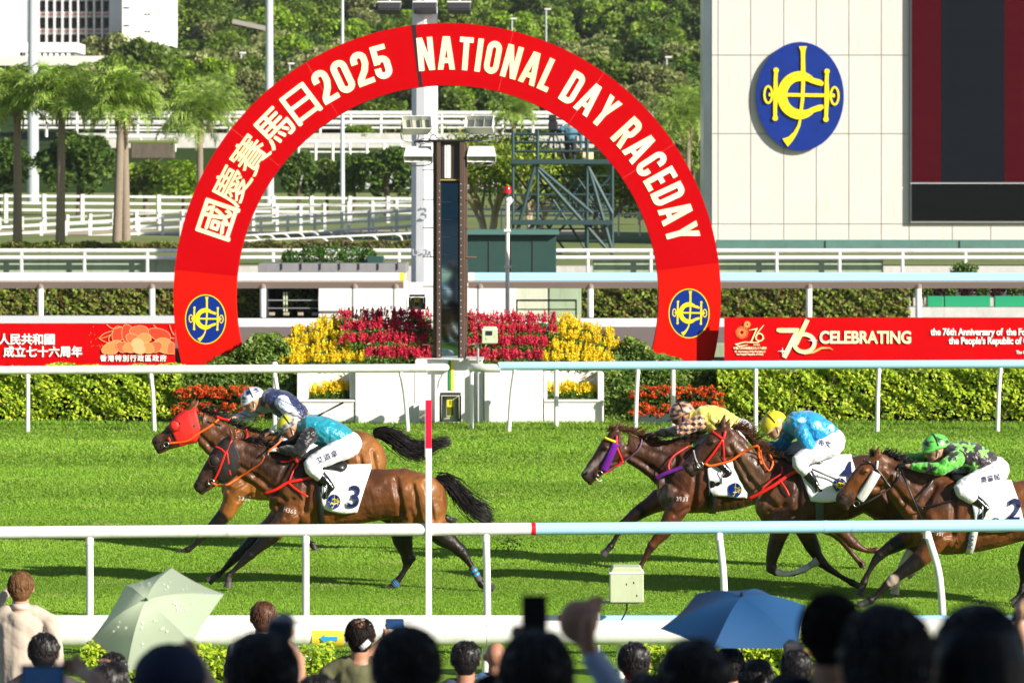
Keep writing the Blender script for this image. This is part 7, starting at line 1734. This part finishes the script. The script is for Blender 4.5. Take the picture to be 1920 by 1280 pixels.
# rider of the red hood horse
def s1(V):
    c = np.repeat(c3((.01, .018, .08))[None], len(V), 0); return c
def s1s(V):
    n = len(V); return np.where((np.sin(V[:, 0]*30+V[:, 2]*60) > .93)[:, None], c3((.02, .03, .12)), c3((.55, .6, .8)))*np.ones((n, 1))
def capA(V, H, f, u):
    n = len(V); L = V-np.array(H); a = L@np.array(f); b = L@np.array(u); y = L[:, 1]
    m = np.zeros(n)
    for (ca, cb) in ((.03, .09), (.10, .04), (-.07, .07)):
        dx = a-ca; dz = b-cb; rr = np.hypot(dx, dz); an = np.arctan2(dz, dx); k = .3+.7*np.abs(((an-math.pi/2)/(2*math.pi/5)) % 1-.5)*2; m = np.maximum(m, rr < .038*k)
    return np.where(m[:, None] > 0, c3((.01, .02, .12)), c3((.75, .77, .85)))*np.ones((n, 1))
rider(HORSES['1'], dict(d=43.2, label='jockey in navy and pale blue silks with starred white cap, on the red-hooded horse', seat=(578, 800), face=205, cap=capA, peak=(.75, .77, .85), silk=s1, sleeve=s1s, skin='skin',
    j=dict(head=(475, 750), neck=(493, 752), shoulder=(510, 752), chest=(530, 758), waist=(556, 778), hip=(576, 796), arm_near=[(528, 752), (553, 782), (508, 808)], arm_far=[(505, 758), (478, 772), (440, 783)], leg_near=[(575, 800), (535, 828), (560, 862), (548, 880)], leg_far=[(575, 800), (532, 828), (555, 862), (545, 880)]),
    torso=[((508, 748), .13), ((532, 758), .155), ((558, 780), .145)], cuff=M('cloth_white')))
# rider of horse 3
def tq(V):
    return np.repeat(c3((.005, .26, .36))[None], len(V), 0)
def capB(V, H, f, u):
    n = len(V); L = V-np.array(H); a = L@np.array(f); b = L@np.array(u)
    c = np.where(((b > .035) & (a > -.03))[:, None], c3((.75, .68, .02)), np.where((np.floor((a-b*.6)/.028).astype(int) % 2 == 0)[:, None], c3((.5, .5, .48)), c3((.06, .06, .06)))); return c*np.ones((n, 1))
rider(HORSES['3'], dict(d=39.1, label='jockey in turquoise jacket with black sleeves crouching on the number 3 horse', seat=(652, 832), face=215, cap=capB, peak=(.1, .1, .1), silk=tq, sleeve=solid((.012, .012, .015)), skin='skin_tan', glove=M('cloth_white'),
    j=dict(head=(545, 800), neck=(563, 800), shoulder=(580, 800), chest=(604, 806), waist=(632, 816), hip=(650, 830), arm_near=[(582, 812), (562, 842), (522, 842)], arm_far=[(572, 812), (545, 836), (510, 838)], leg_near=[(650, 835), (584, 868), (622, 908), (610, 928)], leg_far=[(650, 835), (580, 862), (618, 900), (606, 920)]),
    torso=[((580, 800), .135), ((606, 808), .16), ((640, 822), .145)], leg_text=('艾道拿', 618, 857, 12, -22), whip=((598, 778), (642, 756), -.05, .15, 'thin black whip sticking up behind the turquoise jockey')))
# rider of purple fleece horse
def s5(V): return np.repeat(c3((.78, .68, .12))[None], len(V), 0)
def s5s(V):
    d = 41.2; px = 960+V[:, 0]*FPX/V[:, 1]; c = (np.floor(V[:, 0]/.075+V[:, 2]/.06)+np.floor(V[:, 0]/.075-V[:, 2]/.06)).astype(int) % 2
    return np.where(((px > 1270))[:, None], np.where((c == 0)[:, None], c3((.02, .015, .02)), c3((.6, .3, .16))), c3((.012, .01, .014)))*np.ones((len(V), 1))
def capC(V, H, f, u):
    L = V-np.array(H); a = L@np.array(f); b = L@np.array(u); q = (np.floor(a/.06)+np.floor(b/.05+V[:, 1]/.08)).astype(int) % 2
    return np.where((q == 0)[:, None], c3((.05, .03, .035)), c3((.55, .33, .2)))*np.ones((len(V), 1))
rider(HORSES['5'], dict(d=41.2, label='jockey in yellow jacket with harlequin black and tan sleeves on the purple-fleeced horse', seat=(1388, 808), face=200, cap=capC, peak=(.25, .15, .12), silk=s5, sleeve=s5s, skin='skin_dark', glove=M('tack_black'), chin=mat('chin_blue', (.02, .06, .5), .4),
    j=dict(head=(1279, 778), neck=(1296, 780), shoulder=(1312, 784), chest=(1334, 786), waist=(1362, 796), hip=(1382, 806), arm_near=[(1308, 790), (1270, 805), (1226, 812)], arm_far=[(1316, 800), (1290, 828), (1262, 828)], leg_near=[(1385, 812), (1318, 842), (1362, 880), (1342, 904)], leg_far=[(1385, 812), (1312, 838), (1350, 880), (1335, 900)]),
    torso=[((1314, 783), .135), ((1340, 787), .16), ((1372, 802), .14)]))
# rider of horse 4
def s4(V):
    a = V[:, 0]*9+2*np.sin(V[:, 2]*14); g = np.sin(a+V[:, 2]*17)+np.sin(V[:, 0]*31-V[:, 2]*23+V[:, 1]*9)*.8+np.sin(V[:, 0]*57+V[:, 2]*41)*.4; px = 960+V[:, 0]*FPX/V[:, 1]
    return np.where(((g > 1.15) & (px > 1495))[:, None], c3((.45, .72, .82)), c3((.01, .3, .62)))*np.ones((len(V), 1))
rider(HORSES['4'], dict(d=38.7, label='jockey in marbled sky-blue jacket and yellow cap on the number 4 horse', seat=(1558, 826), face=218, cap=lambda V, H, f, u: np.repeat(c3((.82, .66, .03))[None], len(V), 0), peak=(.7, .6, .2), silk=s4, skin='skin', cuff=M('cloth_white'),
    j=dict(head=(1453, 798), neck=(1472, 797), shoulder=(1490, 796), chest=(1512, 800), waist=(1542, 812), hip=(1560, 824), arm_near=[(1500, 808), (1518, 840), (1497, 862)], arm_far=[(1484, 808), (1468, 838), (1426, 838)], leg_near=[(1560, 830), (1494, 860), (1522, 900), (1534, 914)], leg_far=[(1560, 830), (1482, 850), (1510, 890), (1520, 905)]),
    torso=[((1492, 795), .14), ((1518, 800), .165), ((1548, 815), .145)], leg_text=('布文', 1542, 832, 10, 12), whip=((1457, 850), (1573, 898), -.14, -.34, 'long black whip held across the number 4 saddle cloth')))
# rider of horse 2
def s2_(V):
    m = starmask(V, 37.6, [(1816, 836), (1842, 846), (1800, 872), (1822, 874), (1796, 834)], .066); return c3((.035, .025, .035))*(1-m)+c3((.25, .6, .12))*m
def s2s(V):
    m = starmask(V, 37.6, [(1780, 850), (1738, 877)], .085); return c3((.12, .55, .06))*(1-m)+c3((.03, .02, .03))*m
def capE(V, H, f, u):
    L = V-np.array(H); a = L@np.array(f); b = L@np.array(u); m = np.zeros(len(V))
    for (ca, cb) in ((-.02, .06), (.09, .05), (-.1, .03)):
        dx = a-ca; dz = b-cb; rr = np.hypot(dx, dz); an = np.arctan2(dz, dx); k = .3+.7*np.abs(((an-math.pi/2)/(2*math.pi/5)) % 1-.5)*2; m = np.maximum(m, rr < .045*k)
    return np.where(m[:, None] > 0, c3((.03, .03, .03)), c3((.14, .6, .1)))*np.ones((len(V), 1))
rider(HORSES['2'], dict(d=37.6, label='jockey in black jacket with green stars, green sleeves and cap, on the number 2 horse', seat=(1865, 880), face=195, cap=capE, peak=(.14, .6, .1), silk=s2_, sleeve=s2s, skin='skin', glove=M('tack_black'),
    j=dict(head=(1755, 841), neck=(1774, 842), shoulder=(1793, 850), chest=(1816, 856), waist=(1846, 868), hip=(1866, 880), arm_near=[(1788, 858), (1758, 876), (1700, 872)], arm_far=[(1780, 856), (1742, 860), (1690, 862)], leg_near=[(1864, 884), (1796, 912), (1842, 948), (1830, 968)], leg_far=[(1864, 884), (1790, 902), (1834, 940), (1822, 958)]),
    torso=[((1796, 850), .135), ((1820, 857), .155), ((1852, 872), .14)], leg_text=('奧爾民', 1852, 897, 11, -10), whip=((1686, 878), (1724, 975), -.16, -.34, 'thin black whip hanging down the neck of the number 2 horse')))
# ------------------------------------------------------------------ spectators
HAIRS = {'black': (.006, .005, .005), 'brown': (.07, .035, .018), 'dark': (.015, .011, .009), 'sandy': (.16, .08, .035)}
def spectator(label, px, ptop, d, headw, hair='black', shirt=(.03, .03, .04), skin='skin', bald=0.0, long=False, hat=None, arms=None, cols=None, feet=None, hm=None, lean=0, pattern=None, turn=0.0, trousers=(.03, .03, .04), seed=0, collar=None):
    """standing person seen from behind; head top at photo row ptop; arms: list of (side, elbow px, hand px, extra)"""
    s = d/FPX; r = headw*s/2/.92; top = Z(ptop, d); x = X(px, d); c = Vector((x, d, top-r*1.26)); fz = feet if feet is not None else (stz(d) if d < 18 else 0.0)
    t = thing('person', label, 'person', (x, d, fz)); f = Vector((math.sin(turn), math.cos(turn), -.04)); u = Vector((0, 0, 1)); rg_ = random.Random(seed+int(px))
    H = top-fz; shz = c.z-r*2.0; hw = r*2.25; hipz = fz+H*.5; sk = M(skin)
    kn = fz+H*.27
    mb = MB(); rot = hd_face(mb, c, r*.98, f, u, d_ears=True)
    mb.chain([(c+Vector((0, -.01, -r*.6)), r*.62), (Vector((x, d-.01, shz+r*.45)), r*.68), (Vector((x, d, shz-r*.2)), r*.8)], 12, 3)
    mb.chain([(Vector((x, d, shz-r*.3)), r*1.05), (Vector((x, d+.01, (shz+hipz)/2)), r*1.1), (Vector((x, d, hipz)), r*1.12)], 14, 3, 1.0)
    mb.tube([(x-hw*.8, d, shz-.03), (x+hw*.8, d, shz-.03)], r*.5, 10)
    legs = []
    for sg in (-1, 1):
        lp = [(Vector((x+sg*r*.7, d, hipz)), r*.75), (Vector((x+sg*r*.8, d+.02, kn)), r*.52), (Vector((x+sg*r*.85, d, fz+.09)), r*.34)]
        mb.chain(lp, 12, 3); mb.chain([(Vector((x+sg*r*.85, d-.02, fz+.04)), .04), (Vector((x+sg*r*.95, d+.16, fz+.035)), .032)], 10, 2); legs.append(lp)
    AR = []
    given = {a[0]: a for a in (arms or [])}
    for sg in (-1, 1):
        S_ = Vector((x+sg*hw, d, shz-.05))
        if sg in given:
            _, e, hnd, dd_ = given[sg][:4]; E = P(e[0], e[1], d+dd_*.5); W_ = P(hnd[0], hnd[1], d+dd_)
            if len(given[sg]) > 5: mb.ball(W_+(W_-E).normalized()*r*1.05, (r*.66, r*.5, r*.72), 14, 10)
        else: E = S_+Vector((sg*.05, .02, -r*2.6)); W_ = E+Vector((0, .05, -r*2.2))
        mb.chain([(S_, r*.5), (E, r*.38), (W_, r*.28)], 10, 3); hand(mb, W_, (W_-E), Vector((-sg, .3, 0)), r*1.75*(given[sg][5] if sg in given and len(given[sg]) > 5 else 1), given[sg][4] if sg in given and len(given[sg]) > 4 else .5, sg); AR.append((S_, E, W_, sg))
    me = fuse(mb, max(.008, r*.11), 3); place(me, 'body', sk, t, smooth=True)
    # hair: cap of strands over a shell
    if bald < 1:
        mb = MB(); hcol = HAIRS[hair]
        up_ = .12*r if not bald else 0
        lo = -38
        n_ = 500 if d > 12 else 800
        mb.ball(c+Vector((0, -.02*r, r*.12)), (r*.99, r*1.12, r*(1.12 if not bald else .8)), 20, 12)
        mb.ball(c+Vector((0, -r*.3, -r*.35)), (r*.86, r*.8, r*.78), 16, 10); mb.ball(c+Vector((0, -r*.42, -r*.85)), (r*.6, r*.42, r*.4), 12, 8)
        for i in range(46):
            a = rg_.uniform(0, 6.283); e = math.asin(rg_.uniform(-.2, .97 if not bald else .4)); dv = Vector((math.cos(e)*math.cos(a), math.cos(e)*math.sin(a), math.sin(e)))
            if dv.y > .5 and dv.z < .3: continue
            mb.ball(c+Vector((dv.x*r*.9, dv.y*r*1.0, dv.z*r*1.02+r*.1)), (r*rg_.uniform(.12, .28), r*.2, r*rg_.uniform(.16, .3)), 8, 6)
        if long: mb.chain([(c+Vector((0, -r*.25, 0)), r*1.12), (c+Vector((0, -r*.35, -r*1.3)), r*1.18), (c+Vector((0, -r*.3, -r*2.9)), r*1.0)], 16, 3)
        shell = mb; mb = MB()
        for i in range(n_):
            a = rg_.uniform(0, 6.283); e = math.asin(rg_.uniform(-.35, 1)); 
            if bald and e > 1.57-bald*.9 : continue
            dv = Vector((math.cos(e)*math.cos(a), math.cos(e)*math.sin(a), math.sin(e)))
            if math.sin(e) < .15 and dv.y > .3: continue
            p = c+Vector((dv.x*r*1.0, dv.y*r*1.13, dv.z*r*1.12+r*.12)); L = r*rg_.uniform(.2, .4); tn = Vector((dv.x*.4+rg_.gauss(0, .15), -.35+dv.y*.2, -1 if dv.z < .7 else -.2)); tn = tn-dv*tn.dot(dv)*.85; tdir = tn.normalized()
            mb.tube([p-dv*r*.05, p+tdir*L*.5+dv*r*.03, p+tdir*L], [r*.05, r*.04, r*.008], 4)
        o = place(fuse(shell, r*.09, 2), 'hair', mat('hair_'+hair, hcol, .7, .12, var=.3, vs=30, bump=.8, bs=70, stretch=(1, 1, .25)), t, smooth=True); mb.build('hair_tufts', MATS['hair_'+hair], o)
    if hat:
        mb = MB(); mb.ball(c+Vector((0, 0, r*.25)), (r*1.14, r*1.25, r*1.0), 20, 10, None, -8, 90); mb.tube([c+Vector((0, r*.9, r*.2)), c+Vector((0, r*2.0, r*.05))], [r*.8, r*.7], 14, True, .1, up=Vector((0, 0, 1))); mb.build('cap', mat('cap'+str(hat), hat, .8), t, True)
    # shirt
    mb = MB(); mb.chain([(Vector((x, d, shz+r*.12)), r*.72), (Vector((x, d, shz-r*.35)), r*1.2), (Vector((x, d+.01, (shz+hipz)/2)), r*1.3), (Vector((x, d, hipz-.02)), r*1.32)], 18, 3, 1.0)
    mb.tube([(x-hw*.92, d, shz-.035), (x-hw*.5, d, shz+.0), (x+hw*.5, d, shz+.0), (x+hw*.92, d, shz-.035)], [r*.5, r*.66, r*.66, r*.5], 12)
    fr = .96 if (hm == 'long') else .55
    for (S_, E, W_, sg) in AR:
        if hm == 'long': mb.chain([(S_, r*.62), (E, r*.5), (E.lerp(W_, .9), r*.37)], 12, 3)
        else: mb.chain([(S_, r*.62), (S_.lerp(E, .75), r*.55)], 12, 3)
    for side in (-1, 1): mb.chain([(Vector((x+side*r*.75, d, shz-r*.9)), r*1.0), (Vector((x+side*r*.7, d, hipz)), r*.9)], 12, 3)
    me = fuse(mb, max(.01, r*.12), 4)
    crinkle(me, .004, .6)
    if pattern is not None: setcol(me, pattern(coords(me))); place(me, 'shirt', mat('print_shirt', (.5, .5, .5), .8, attr=True), t, smooth=True)
    else: place(me, 'shirt', mat('shirt'+str(shirt), shirt, .75, .2, var=.08, vs=5, bump=.5, bs=7, bdist=.04), t, smooth=True)
    if collar: mb = MB(); mb.tube([(x, d-.01, shz+r*.3), (x, d-.01, shz+r*.75)], [r*.78, r*.68], 16); mb.build('collar', mat('collar'+str(collar), collar, .7), t, True)
    mb = MB()
    for lp in legs: mb.chain([(lp[0][0]+Vector((0, 0, .03)), r*.95), (lp[1][0], r*.66), (lp[2][0]+Vector((0, 0, .0)), r*.5)], 12, 3)
    me = fuse(mb, max(.012, r*.13), 3); place(me, 'trousers', mat('trousers'+str(trousers), trousers, .8, bump=.4, bs=9, bdist=.03), t, smooth=True)
    mb = MB()
    for sg in (-1, 1): mb.chain([(Vector((x+sg*r*.85, d-.03, fz+.045)), .05), (Vector((x+sg*r*.95, d+.17, fz+.04)), .042)], 10, 2)
    mb.build('shoes', mat('shoe', (.04, .035, .03), .6), t, True)
    return t, AR
def phone(px0, px1, py0, py1, d, label, screen=False, col=(.01, .01, .012)):
    x0, x1, z0, z1 = X(px0, d), X(px1, d), Z(py1, d), Z(py0, d); t = thing('mobile_phone', label, 'phone', ((x0+x1)/2, d, (z0+z1)/2))
    mb = MB(); mb.box(((x0+x1)/2, d, (z0+z1)/2), (x1-x0, .009, z1-z0)); mb.build('case', mat('phone_case', col, .4), t, bevel=.003)
    m = .006; 
    if screen: mb = MB(); mb.box(((x0+x1)/2, d-.0062, (z0+z1)/2), (x1-x0-2*m, .003, z1-z0-2*m)); mb.build('screen', mat('phone_screen', (.02, .06, .16), .1, .6, var=.5, vs=25, emit=.25), t)
    return t
# sunlit people near the rail
def patt(V):
    g = np.sin(V[:, 0]*60+3*np.sin(V[:, 2]*40))+np.sin(V[:, 2]*70-V[:, 0]*30); return np.where((g > .2)[:, None], c3((.7, .75, .82)), c3((.08, .16, .3)))*np.ones((len(V), 1))
spectator('man in a pale beige jacket with short brown hair, at the left picture edge', 39, 1070, 25, 44, 'sandy', (.5, .42, .34), hm='long', arms=[(-1, (-22, 1160), (15, 1105), .25, .9)], trousers=(.3, .26, .2), collar=(.6, .5, .42))
spectator('dark-haired man with thinning crown beside the beige jacket man', 82, 1185, 21.5, 52, 'black', (.06, .05, .06), skin='skin_tan')
spectator('person in black almost hidden beneath the pale green umbrella', 212, 1222, 22.4, 50, 'black', (.008, .008, .01), long=True)
spectator('short-haired man by the wide barrier, left of the yellow arrow panel', 494, 1126, 27, 44, 'brown', (.12, .12, .14), skin='skin_tan')
spectator('balding man in olive shirt raising a phone with his watch arm', 675, 1157, 22, 50, 'dark', (.12, .12, .06), skin='skin_tan', bald=.35, arms=[(1, (668, 1262), (716, 1200), .3, .9)])
mb = MB(); mb.tube([P(681, 1205, 21.9), P(687, 1212, 21.9)], .036, 12); o = mb.build('wristwatch', M('lamp_white'), org=P(684, 1208, 21.9)); meta(o, 'white wristwatch strap on the raised arm of the olive-shirted man', 'watch')
phone(723, 757, 1159, 1178, 22.2, 'phone held sideways above a head by the olive-shirted man', True)
spectator('man with neat dark hair and protruding ears, centre foreground', 873, 1200, 21.5, 50, 'black', (.05, .06, .08), skin='skin_tan')
spectator('bald man in blue and white patterned shirt', 930, 1199, 23.5, 42, 'dark', bald=1.0, pattern=patt, skin='skin_tan')
spectator('young person in a red shirt with cropped black hair', 1189, 1203, 22, 54, 'black', (.55, .03, .04), skin='skin_tan')
spectator('person with yellow and red collar under the blue umbrella', 1368, 1212, 22.5, 50, 'black', (.2, .03, .05), collar=(.7, .5, .05))
spectator('child-height person with shiny black hair right of the umbrella shaft', 1418, 1234, 20.5, 60, 'black', (.02, .02, .03))
spectator('dark-skinned spectator bending behind a camera, right of the blue umbrella', 1492, 1216, 20, 52, 'black', (.03, .03, .05), skin='skin_dark', arms=[(-1, (1478, 1262), (1496, 1238), .25, .9)])
# dark heads close to the lens, under the grandstand roof
spectator('big dark round head in front of a raised camera, left half of the crowd', 492, 1182, 8.2, 124, 'black', (.01, .01, .015))
spectator('person in a dark blue cap filming with a phone, lower left', 318, 1206, 9.0, 112, 'black', (.02, .03, .06), hat=(.01, .018, .05), arms=[(1, (392, 1300), (368, 1240), .45, .9)])
phone(309, 357, 1211, 1226, 9.45, 'phone held sideways over the blue cap, lower left', True)
spectator('black-haired head with a parted tuft, left of centre', 762, 1172, 8.0, 118, 'black', (.012, .012, .014))
spectator('dark rounded head right below the upright phone', 1005, 1180, 7.6, 126, 'black', (.012, .012, .016), arms=[(1, (1080, 1320), (1012, 1215), .5, 1.0)])
phone(978, 1026, 1115, 1188, 8.1, 'upright black phone held over a head in the middle of the crowd')
spectator('person in a light blue sleeve raising a clenched fist', 1140, 1292, 8.6, 110, 'black', (.42, .52, .72), hm='long', arms=[(-1, (1150, 1340), (1106, 1222), .1, 2.0, 1.75)])
spectator('broad dark head low in the crowd below the blue umbrella', 1300, 1196, 7.8, 124, 'black', (.012, .012, .015))
spectator('tallest dark head with greying hair, right of the blue umbrella', 1558, 1110, 7.4, 108, 'dark', (.012, .014, .03))
spectator('very wide dark head second from the right', 1662, 1130, 6.8, 158, 'black', (.012, .012, .018))
spectator('long-haired dark head at the right side of the crowd', 1836, 1130, 6.9, 152, 'black', (.03, .03, .05), long=True, arms=[(-1, (1740, 1330), (1768, 1215), .3, .9)])
spectator('dark-haired person holding a phone low at the left picture corner', 100, 1290, 9.0, 100, 'black', (.02, .02, .03), arms=[(1, (190, 1300), (158, 1262), .3, .9)])
phone(38, 122, 1245, 1310, 9.3, 'phone with a blue glowing screen at the lower left corner', True)
phone(1898, 1960, 1146, 1163, 12, 'phone tip held sideways at the right picture edge')
spectator('person whose raised fingers show at the right picture edge', 1985, 1190, 12, 70, 'black', (.05, .05, .1), arms=[(-1, (1925, 1260), (1912, 1170), .0, .8)])
spectator('dark-clothed spectator squeezed between the beige man and green umbrella', 205, 1240, 17.5, 66, 'black', (.012, .012, .02), skin='skin_tan', arms=[(1, (235, 1300), (214, 1262), .3, .8)])
spectator('shaded spectator with a raised elbow between camera and olive shirt', 596, 1262, 14, 70, 'black', (.03, .035, .05), arms=[(-1, (560, 1262), (543, 1214), .25, .9)])
spectator('low dark head between the parted tuft and the upright phone', 930, 1262, 9.5, 90, 'dark', (.02, .02, .03))
spectator('low dark head in the gap beneath the blue umbrella shaft', 1215, 1262, 9.2, 96, 'black', (.02, .02, .025))
spectator('low dark head between the two widest heads on the right', 1752, 1238, 8.6, 100, 'dark', (.5, .5, .5))
# raised camera
t = thing('camera', 'dark blue-grey camera held above a dark head on the left', 'camera', P(526, 1180, 8.6)); mb = MB(); c = P(526, 1180, 8.6)
mb.box(c, (.062, .06, .05)); mb.build('camera_body', mat('cam_grey', (.035, .05, .08), .4), t, bevel=.012); mb = MB(); mb.tube([c+Vector((0, .02, 0)), c+Vector((0, .12, 0))], [.026, .028], 16); mb.build('lens', M('black'), t, angle=40)
t = thing('camera', 'grey camera held up beside the right edge of the blue umbrella', 'camera', P(1488, 1218, 20.3)); mb = MB(); c = P(1488, 1218, 20.3)
mb.box(c, (.11, .06, .075)); mb.build('camera_body', M('dark_metal'), t, bevel=.012); mb = MB(); mb.tube([c+Vector((0, .02, 0)), c+Vector((0, .16, 0))], [.035, .04], 16); mb.build('lens', M('black'), t, angle=40)
# camera operator on the scaffold
t, AR = spectator('camera operator in teal shirt and dark trousers on the scaffold tower', 1070, 214, 139.6, 14, 'black', (.08, .2, .28), feet=Z(300, 140)-.0, arms=[(-1, (1058, 245), (1043, 240), .0, .8)], hm='long')
t = thing('film_camera', 'tripod-mounted black film camera on the scaffold tower', 'camera', P(1036, 300, 139.5)); mb = MB(); c = P(1037, 236, 139.5); mb.box(c, (.35, .5, .35)); mb.box(c+Vector((-.02, -.1, .28)), (.3, .3, .22)); mb.build('camera_body', M('black'), t, bevel=.04)
mb = MB()
for dx in (-.35, .05, .45): mb.tube([c, P(1037, 300, 139.5)+Vector((dx, .2 if dx == .05 else 0, 0))], [.035, .03], 8)
mb.build('tripod', M('dark_metal'), t)
# umbrellas
def umbrella(label, d, apex, rim, m, shaft, decals=0):
    """rim: list of rim tip pixels (+ depth offset) going round"""
    A = P(apex[0], apex[1], d+apex[2]); Rm = [P(p[0], p[1], d+p[2]) for p in rim]; n = len(Rm); t = thing('umbrella', label, 'umbrella', A)
    V = []; F = []; k1, k2 = 8, 8; Cn = sum(Rm, Vector())/n
    mb = MB()
    for i in range(n):
        B, Cc = Rm[i], Rm[(i+1) % n]; V = []
        for a in range(k1+1):
            u = a/k1
            for b in range(k2+1):
                v = b/k2; e = B.lerp(Cc, v); e = e+(A-Cn)*.10*-0+(Cn-e)*(.035*math.sin(math.pi*v)); q = A.lerp(e, u)+(A-Cn)*(.34*math.sin(math.pi*u*.5)**1.0*(1-u)*1.7)
                q = q+(Cn-A).normalized()*(.012*math.sin(math.pi*v)*u); V.append(q)
        F = [(a*(k2+1)+b, (a+1)*(k2+1)+b, (a+1)*(k2+1)+b+1, a*(k2+1)+b+1) for a in range(k1) for b in range(k2)]
        mb = MB(); mb.add(V, F); o = mb.build('canopy_panel', m, t, True)
        mb = MB(); mb.tube([V[a*(k2+1)]+(Cn-A).normalized()*.006 for a in range(k1+1)], .003, 5); mb.build('rib', M('grey_metal'), t)
    mb = MB(); ax = (A-Cn).normalized(); mb.tube([A-ax*.01, A+ax*.03], [.012, .006], 8); mb.build('ferrule', M('black'), t)
    S_ = P(shaft[0], shaft[1], d+.0); mb = MB(); mb.tube([A, A.lerp(S_, 1)], .006, 8); mb.build('shaft', M('grey_metal'), t); mb = MB(); mb.tube([S_, S_+(S_-A).normalized()*.09], .014, 8); mb.build('handle', M('black'), t)
    if decals:
        rg_ = random.Random(4); mb = MB()
        for i in range(decals):
            a = rg_.randrange(n); u = rg_.uniform(.35, .75); v = rg_.uniform(.2, .8); B, Cc = Rm[a], Rm[(a+1) % n]; e = B.lerp(Cc, v); e = e+(Cn-e)*(.035*math.sin(math.pi*v)); q = A.lerp(e, u)+(A-Cn)*(.34*math.sin(math.pi*u*.5)*(1-u)*1.7)
            nn = ((B-A).cross(Cc-A)).normalized()
            if nn.dot(A-Cn) < 0: nn = -nn
            q = q+nn*.006; t1 = (B-A).normalized(); t2 = nn.cross(t1); r_ = rg_.uniform(.004, .008)
            mb.add([q+t1*r_*math.cos(k)*(1+.4*math.cos(3*k))+t2*r_*math.sin(k) for k in np.linspace(0, 6.283, 10)[:-1]], [tuple(range(9))])
        mb.build('leaf_print', mat('pale_print', (.85, .88, .75), .7), t)
    return t
umbrella('pale sage green umbrella with tiny leaf print, tilted over the left crowd', 22.8, (274, 1124, -.32), [(172, 1197, -.25), (235, 1097, .2), (322, 1064, .5), (420, 1113, .35), (360, 1206, -.1), (236, 1262, -.4)], mat('umb_green', (.58, .68, .5), .55, .3, trans=.5), (262, 1272), 46)
umbrella('plain blue umbrella over the right crowd', 22.6, (1390, 1117, -.0), [(1238, 1178, .0), (1305, 1113, .55), (1430, 1107, .6), (1510, 1134, .3), (1497, 1214, -.3), (1338, 1214, -.45)], mat('umb_blue', (.02, .085, .22), .5, .3, trans=.25), (1392, 1260))
# low green hedge in front of the spectators
x0, x1 = X(150, 29.5), X(1900, 29.5)
hd_ = hedge('low bright hedge behind the spectators, under the wide crowd barrier', 150, 620, 29.4, 1222, 9000, YG, YW, .022, .7, name='low_hedge')
hd_ = hedge('low bright hedge below the barrier on the right, behind the dark heads', 1215, 1800, 29.4, 1218, 12000, YG, YW, .022, .7, name='low_hedge')
# ------------------------------------------------------------------ the air
mb = MB(); mb.box((0, 260, 46), (900, 680, 96)); hz = mb.mesh('haze'); hm_ = bpy.data.materials.new('air'); hm_.use_nodes = True; N = hm_.node_tree.nodes; N.remove(N['Principled BSDF'])
pv = N.new('ShaderNodeVolumePrincipled'); pv.inputs['Density'].default_value = .00009; pv.inputs['Color'].default_value = (.93, .96, 1, 1); pv.inputs['Anisotropy'].default_value = .2
hm_.node_tree.links.new(pv.outputs[0], N['Material Output'].inputs['Volume']); o = place(hz, 'haze', hm_); meta(o, 'thin warm-weather haze lightening the distant hill', 'haze', kind='stuff')
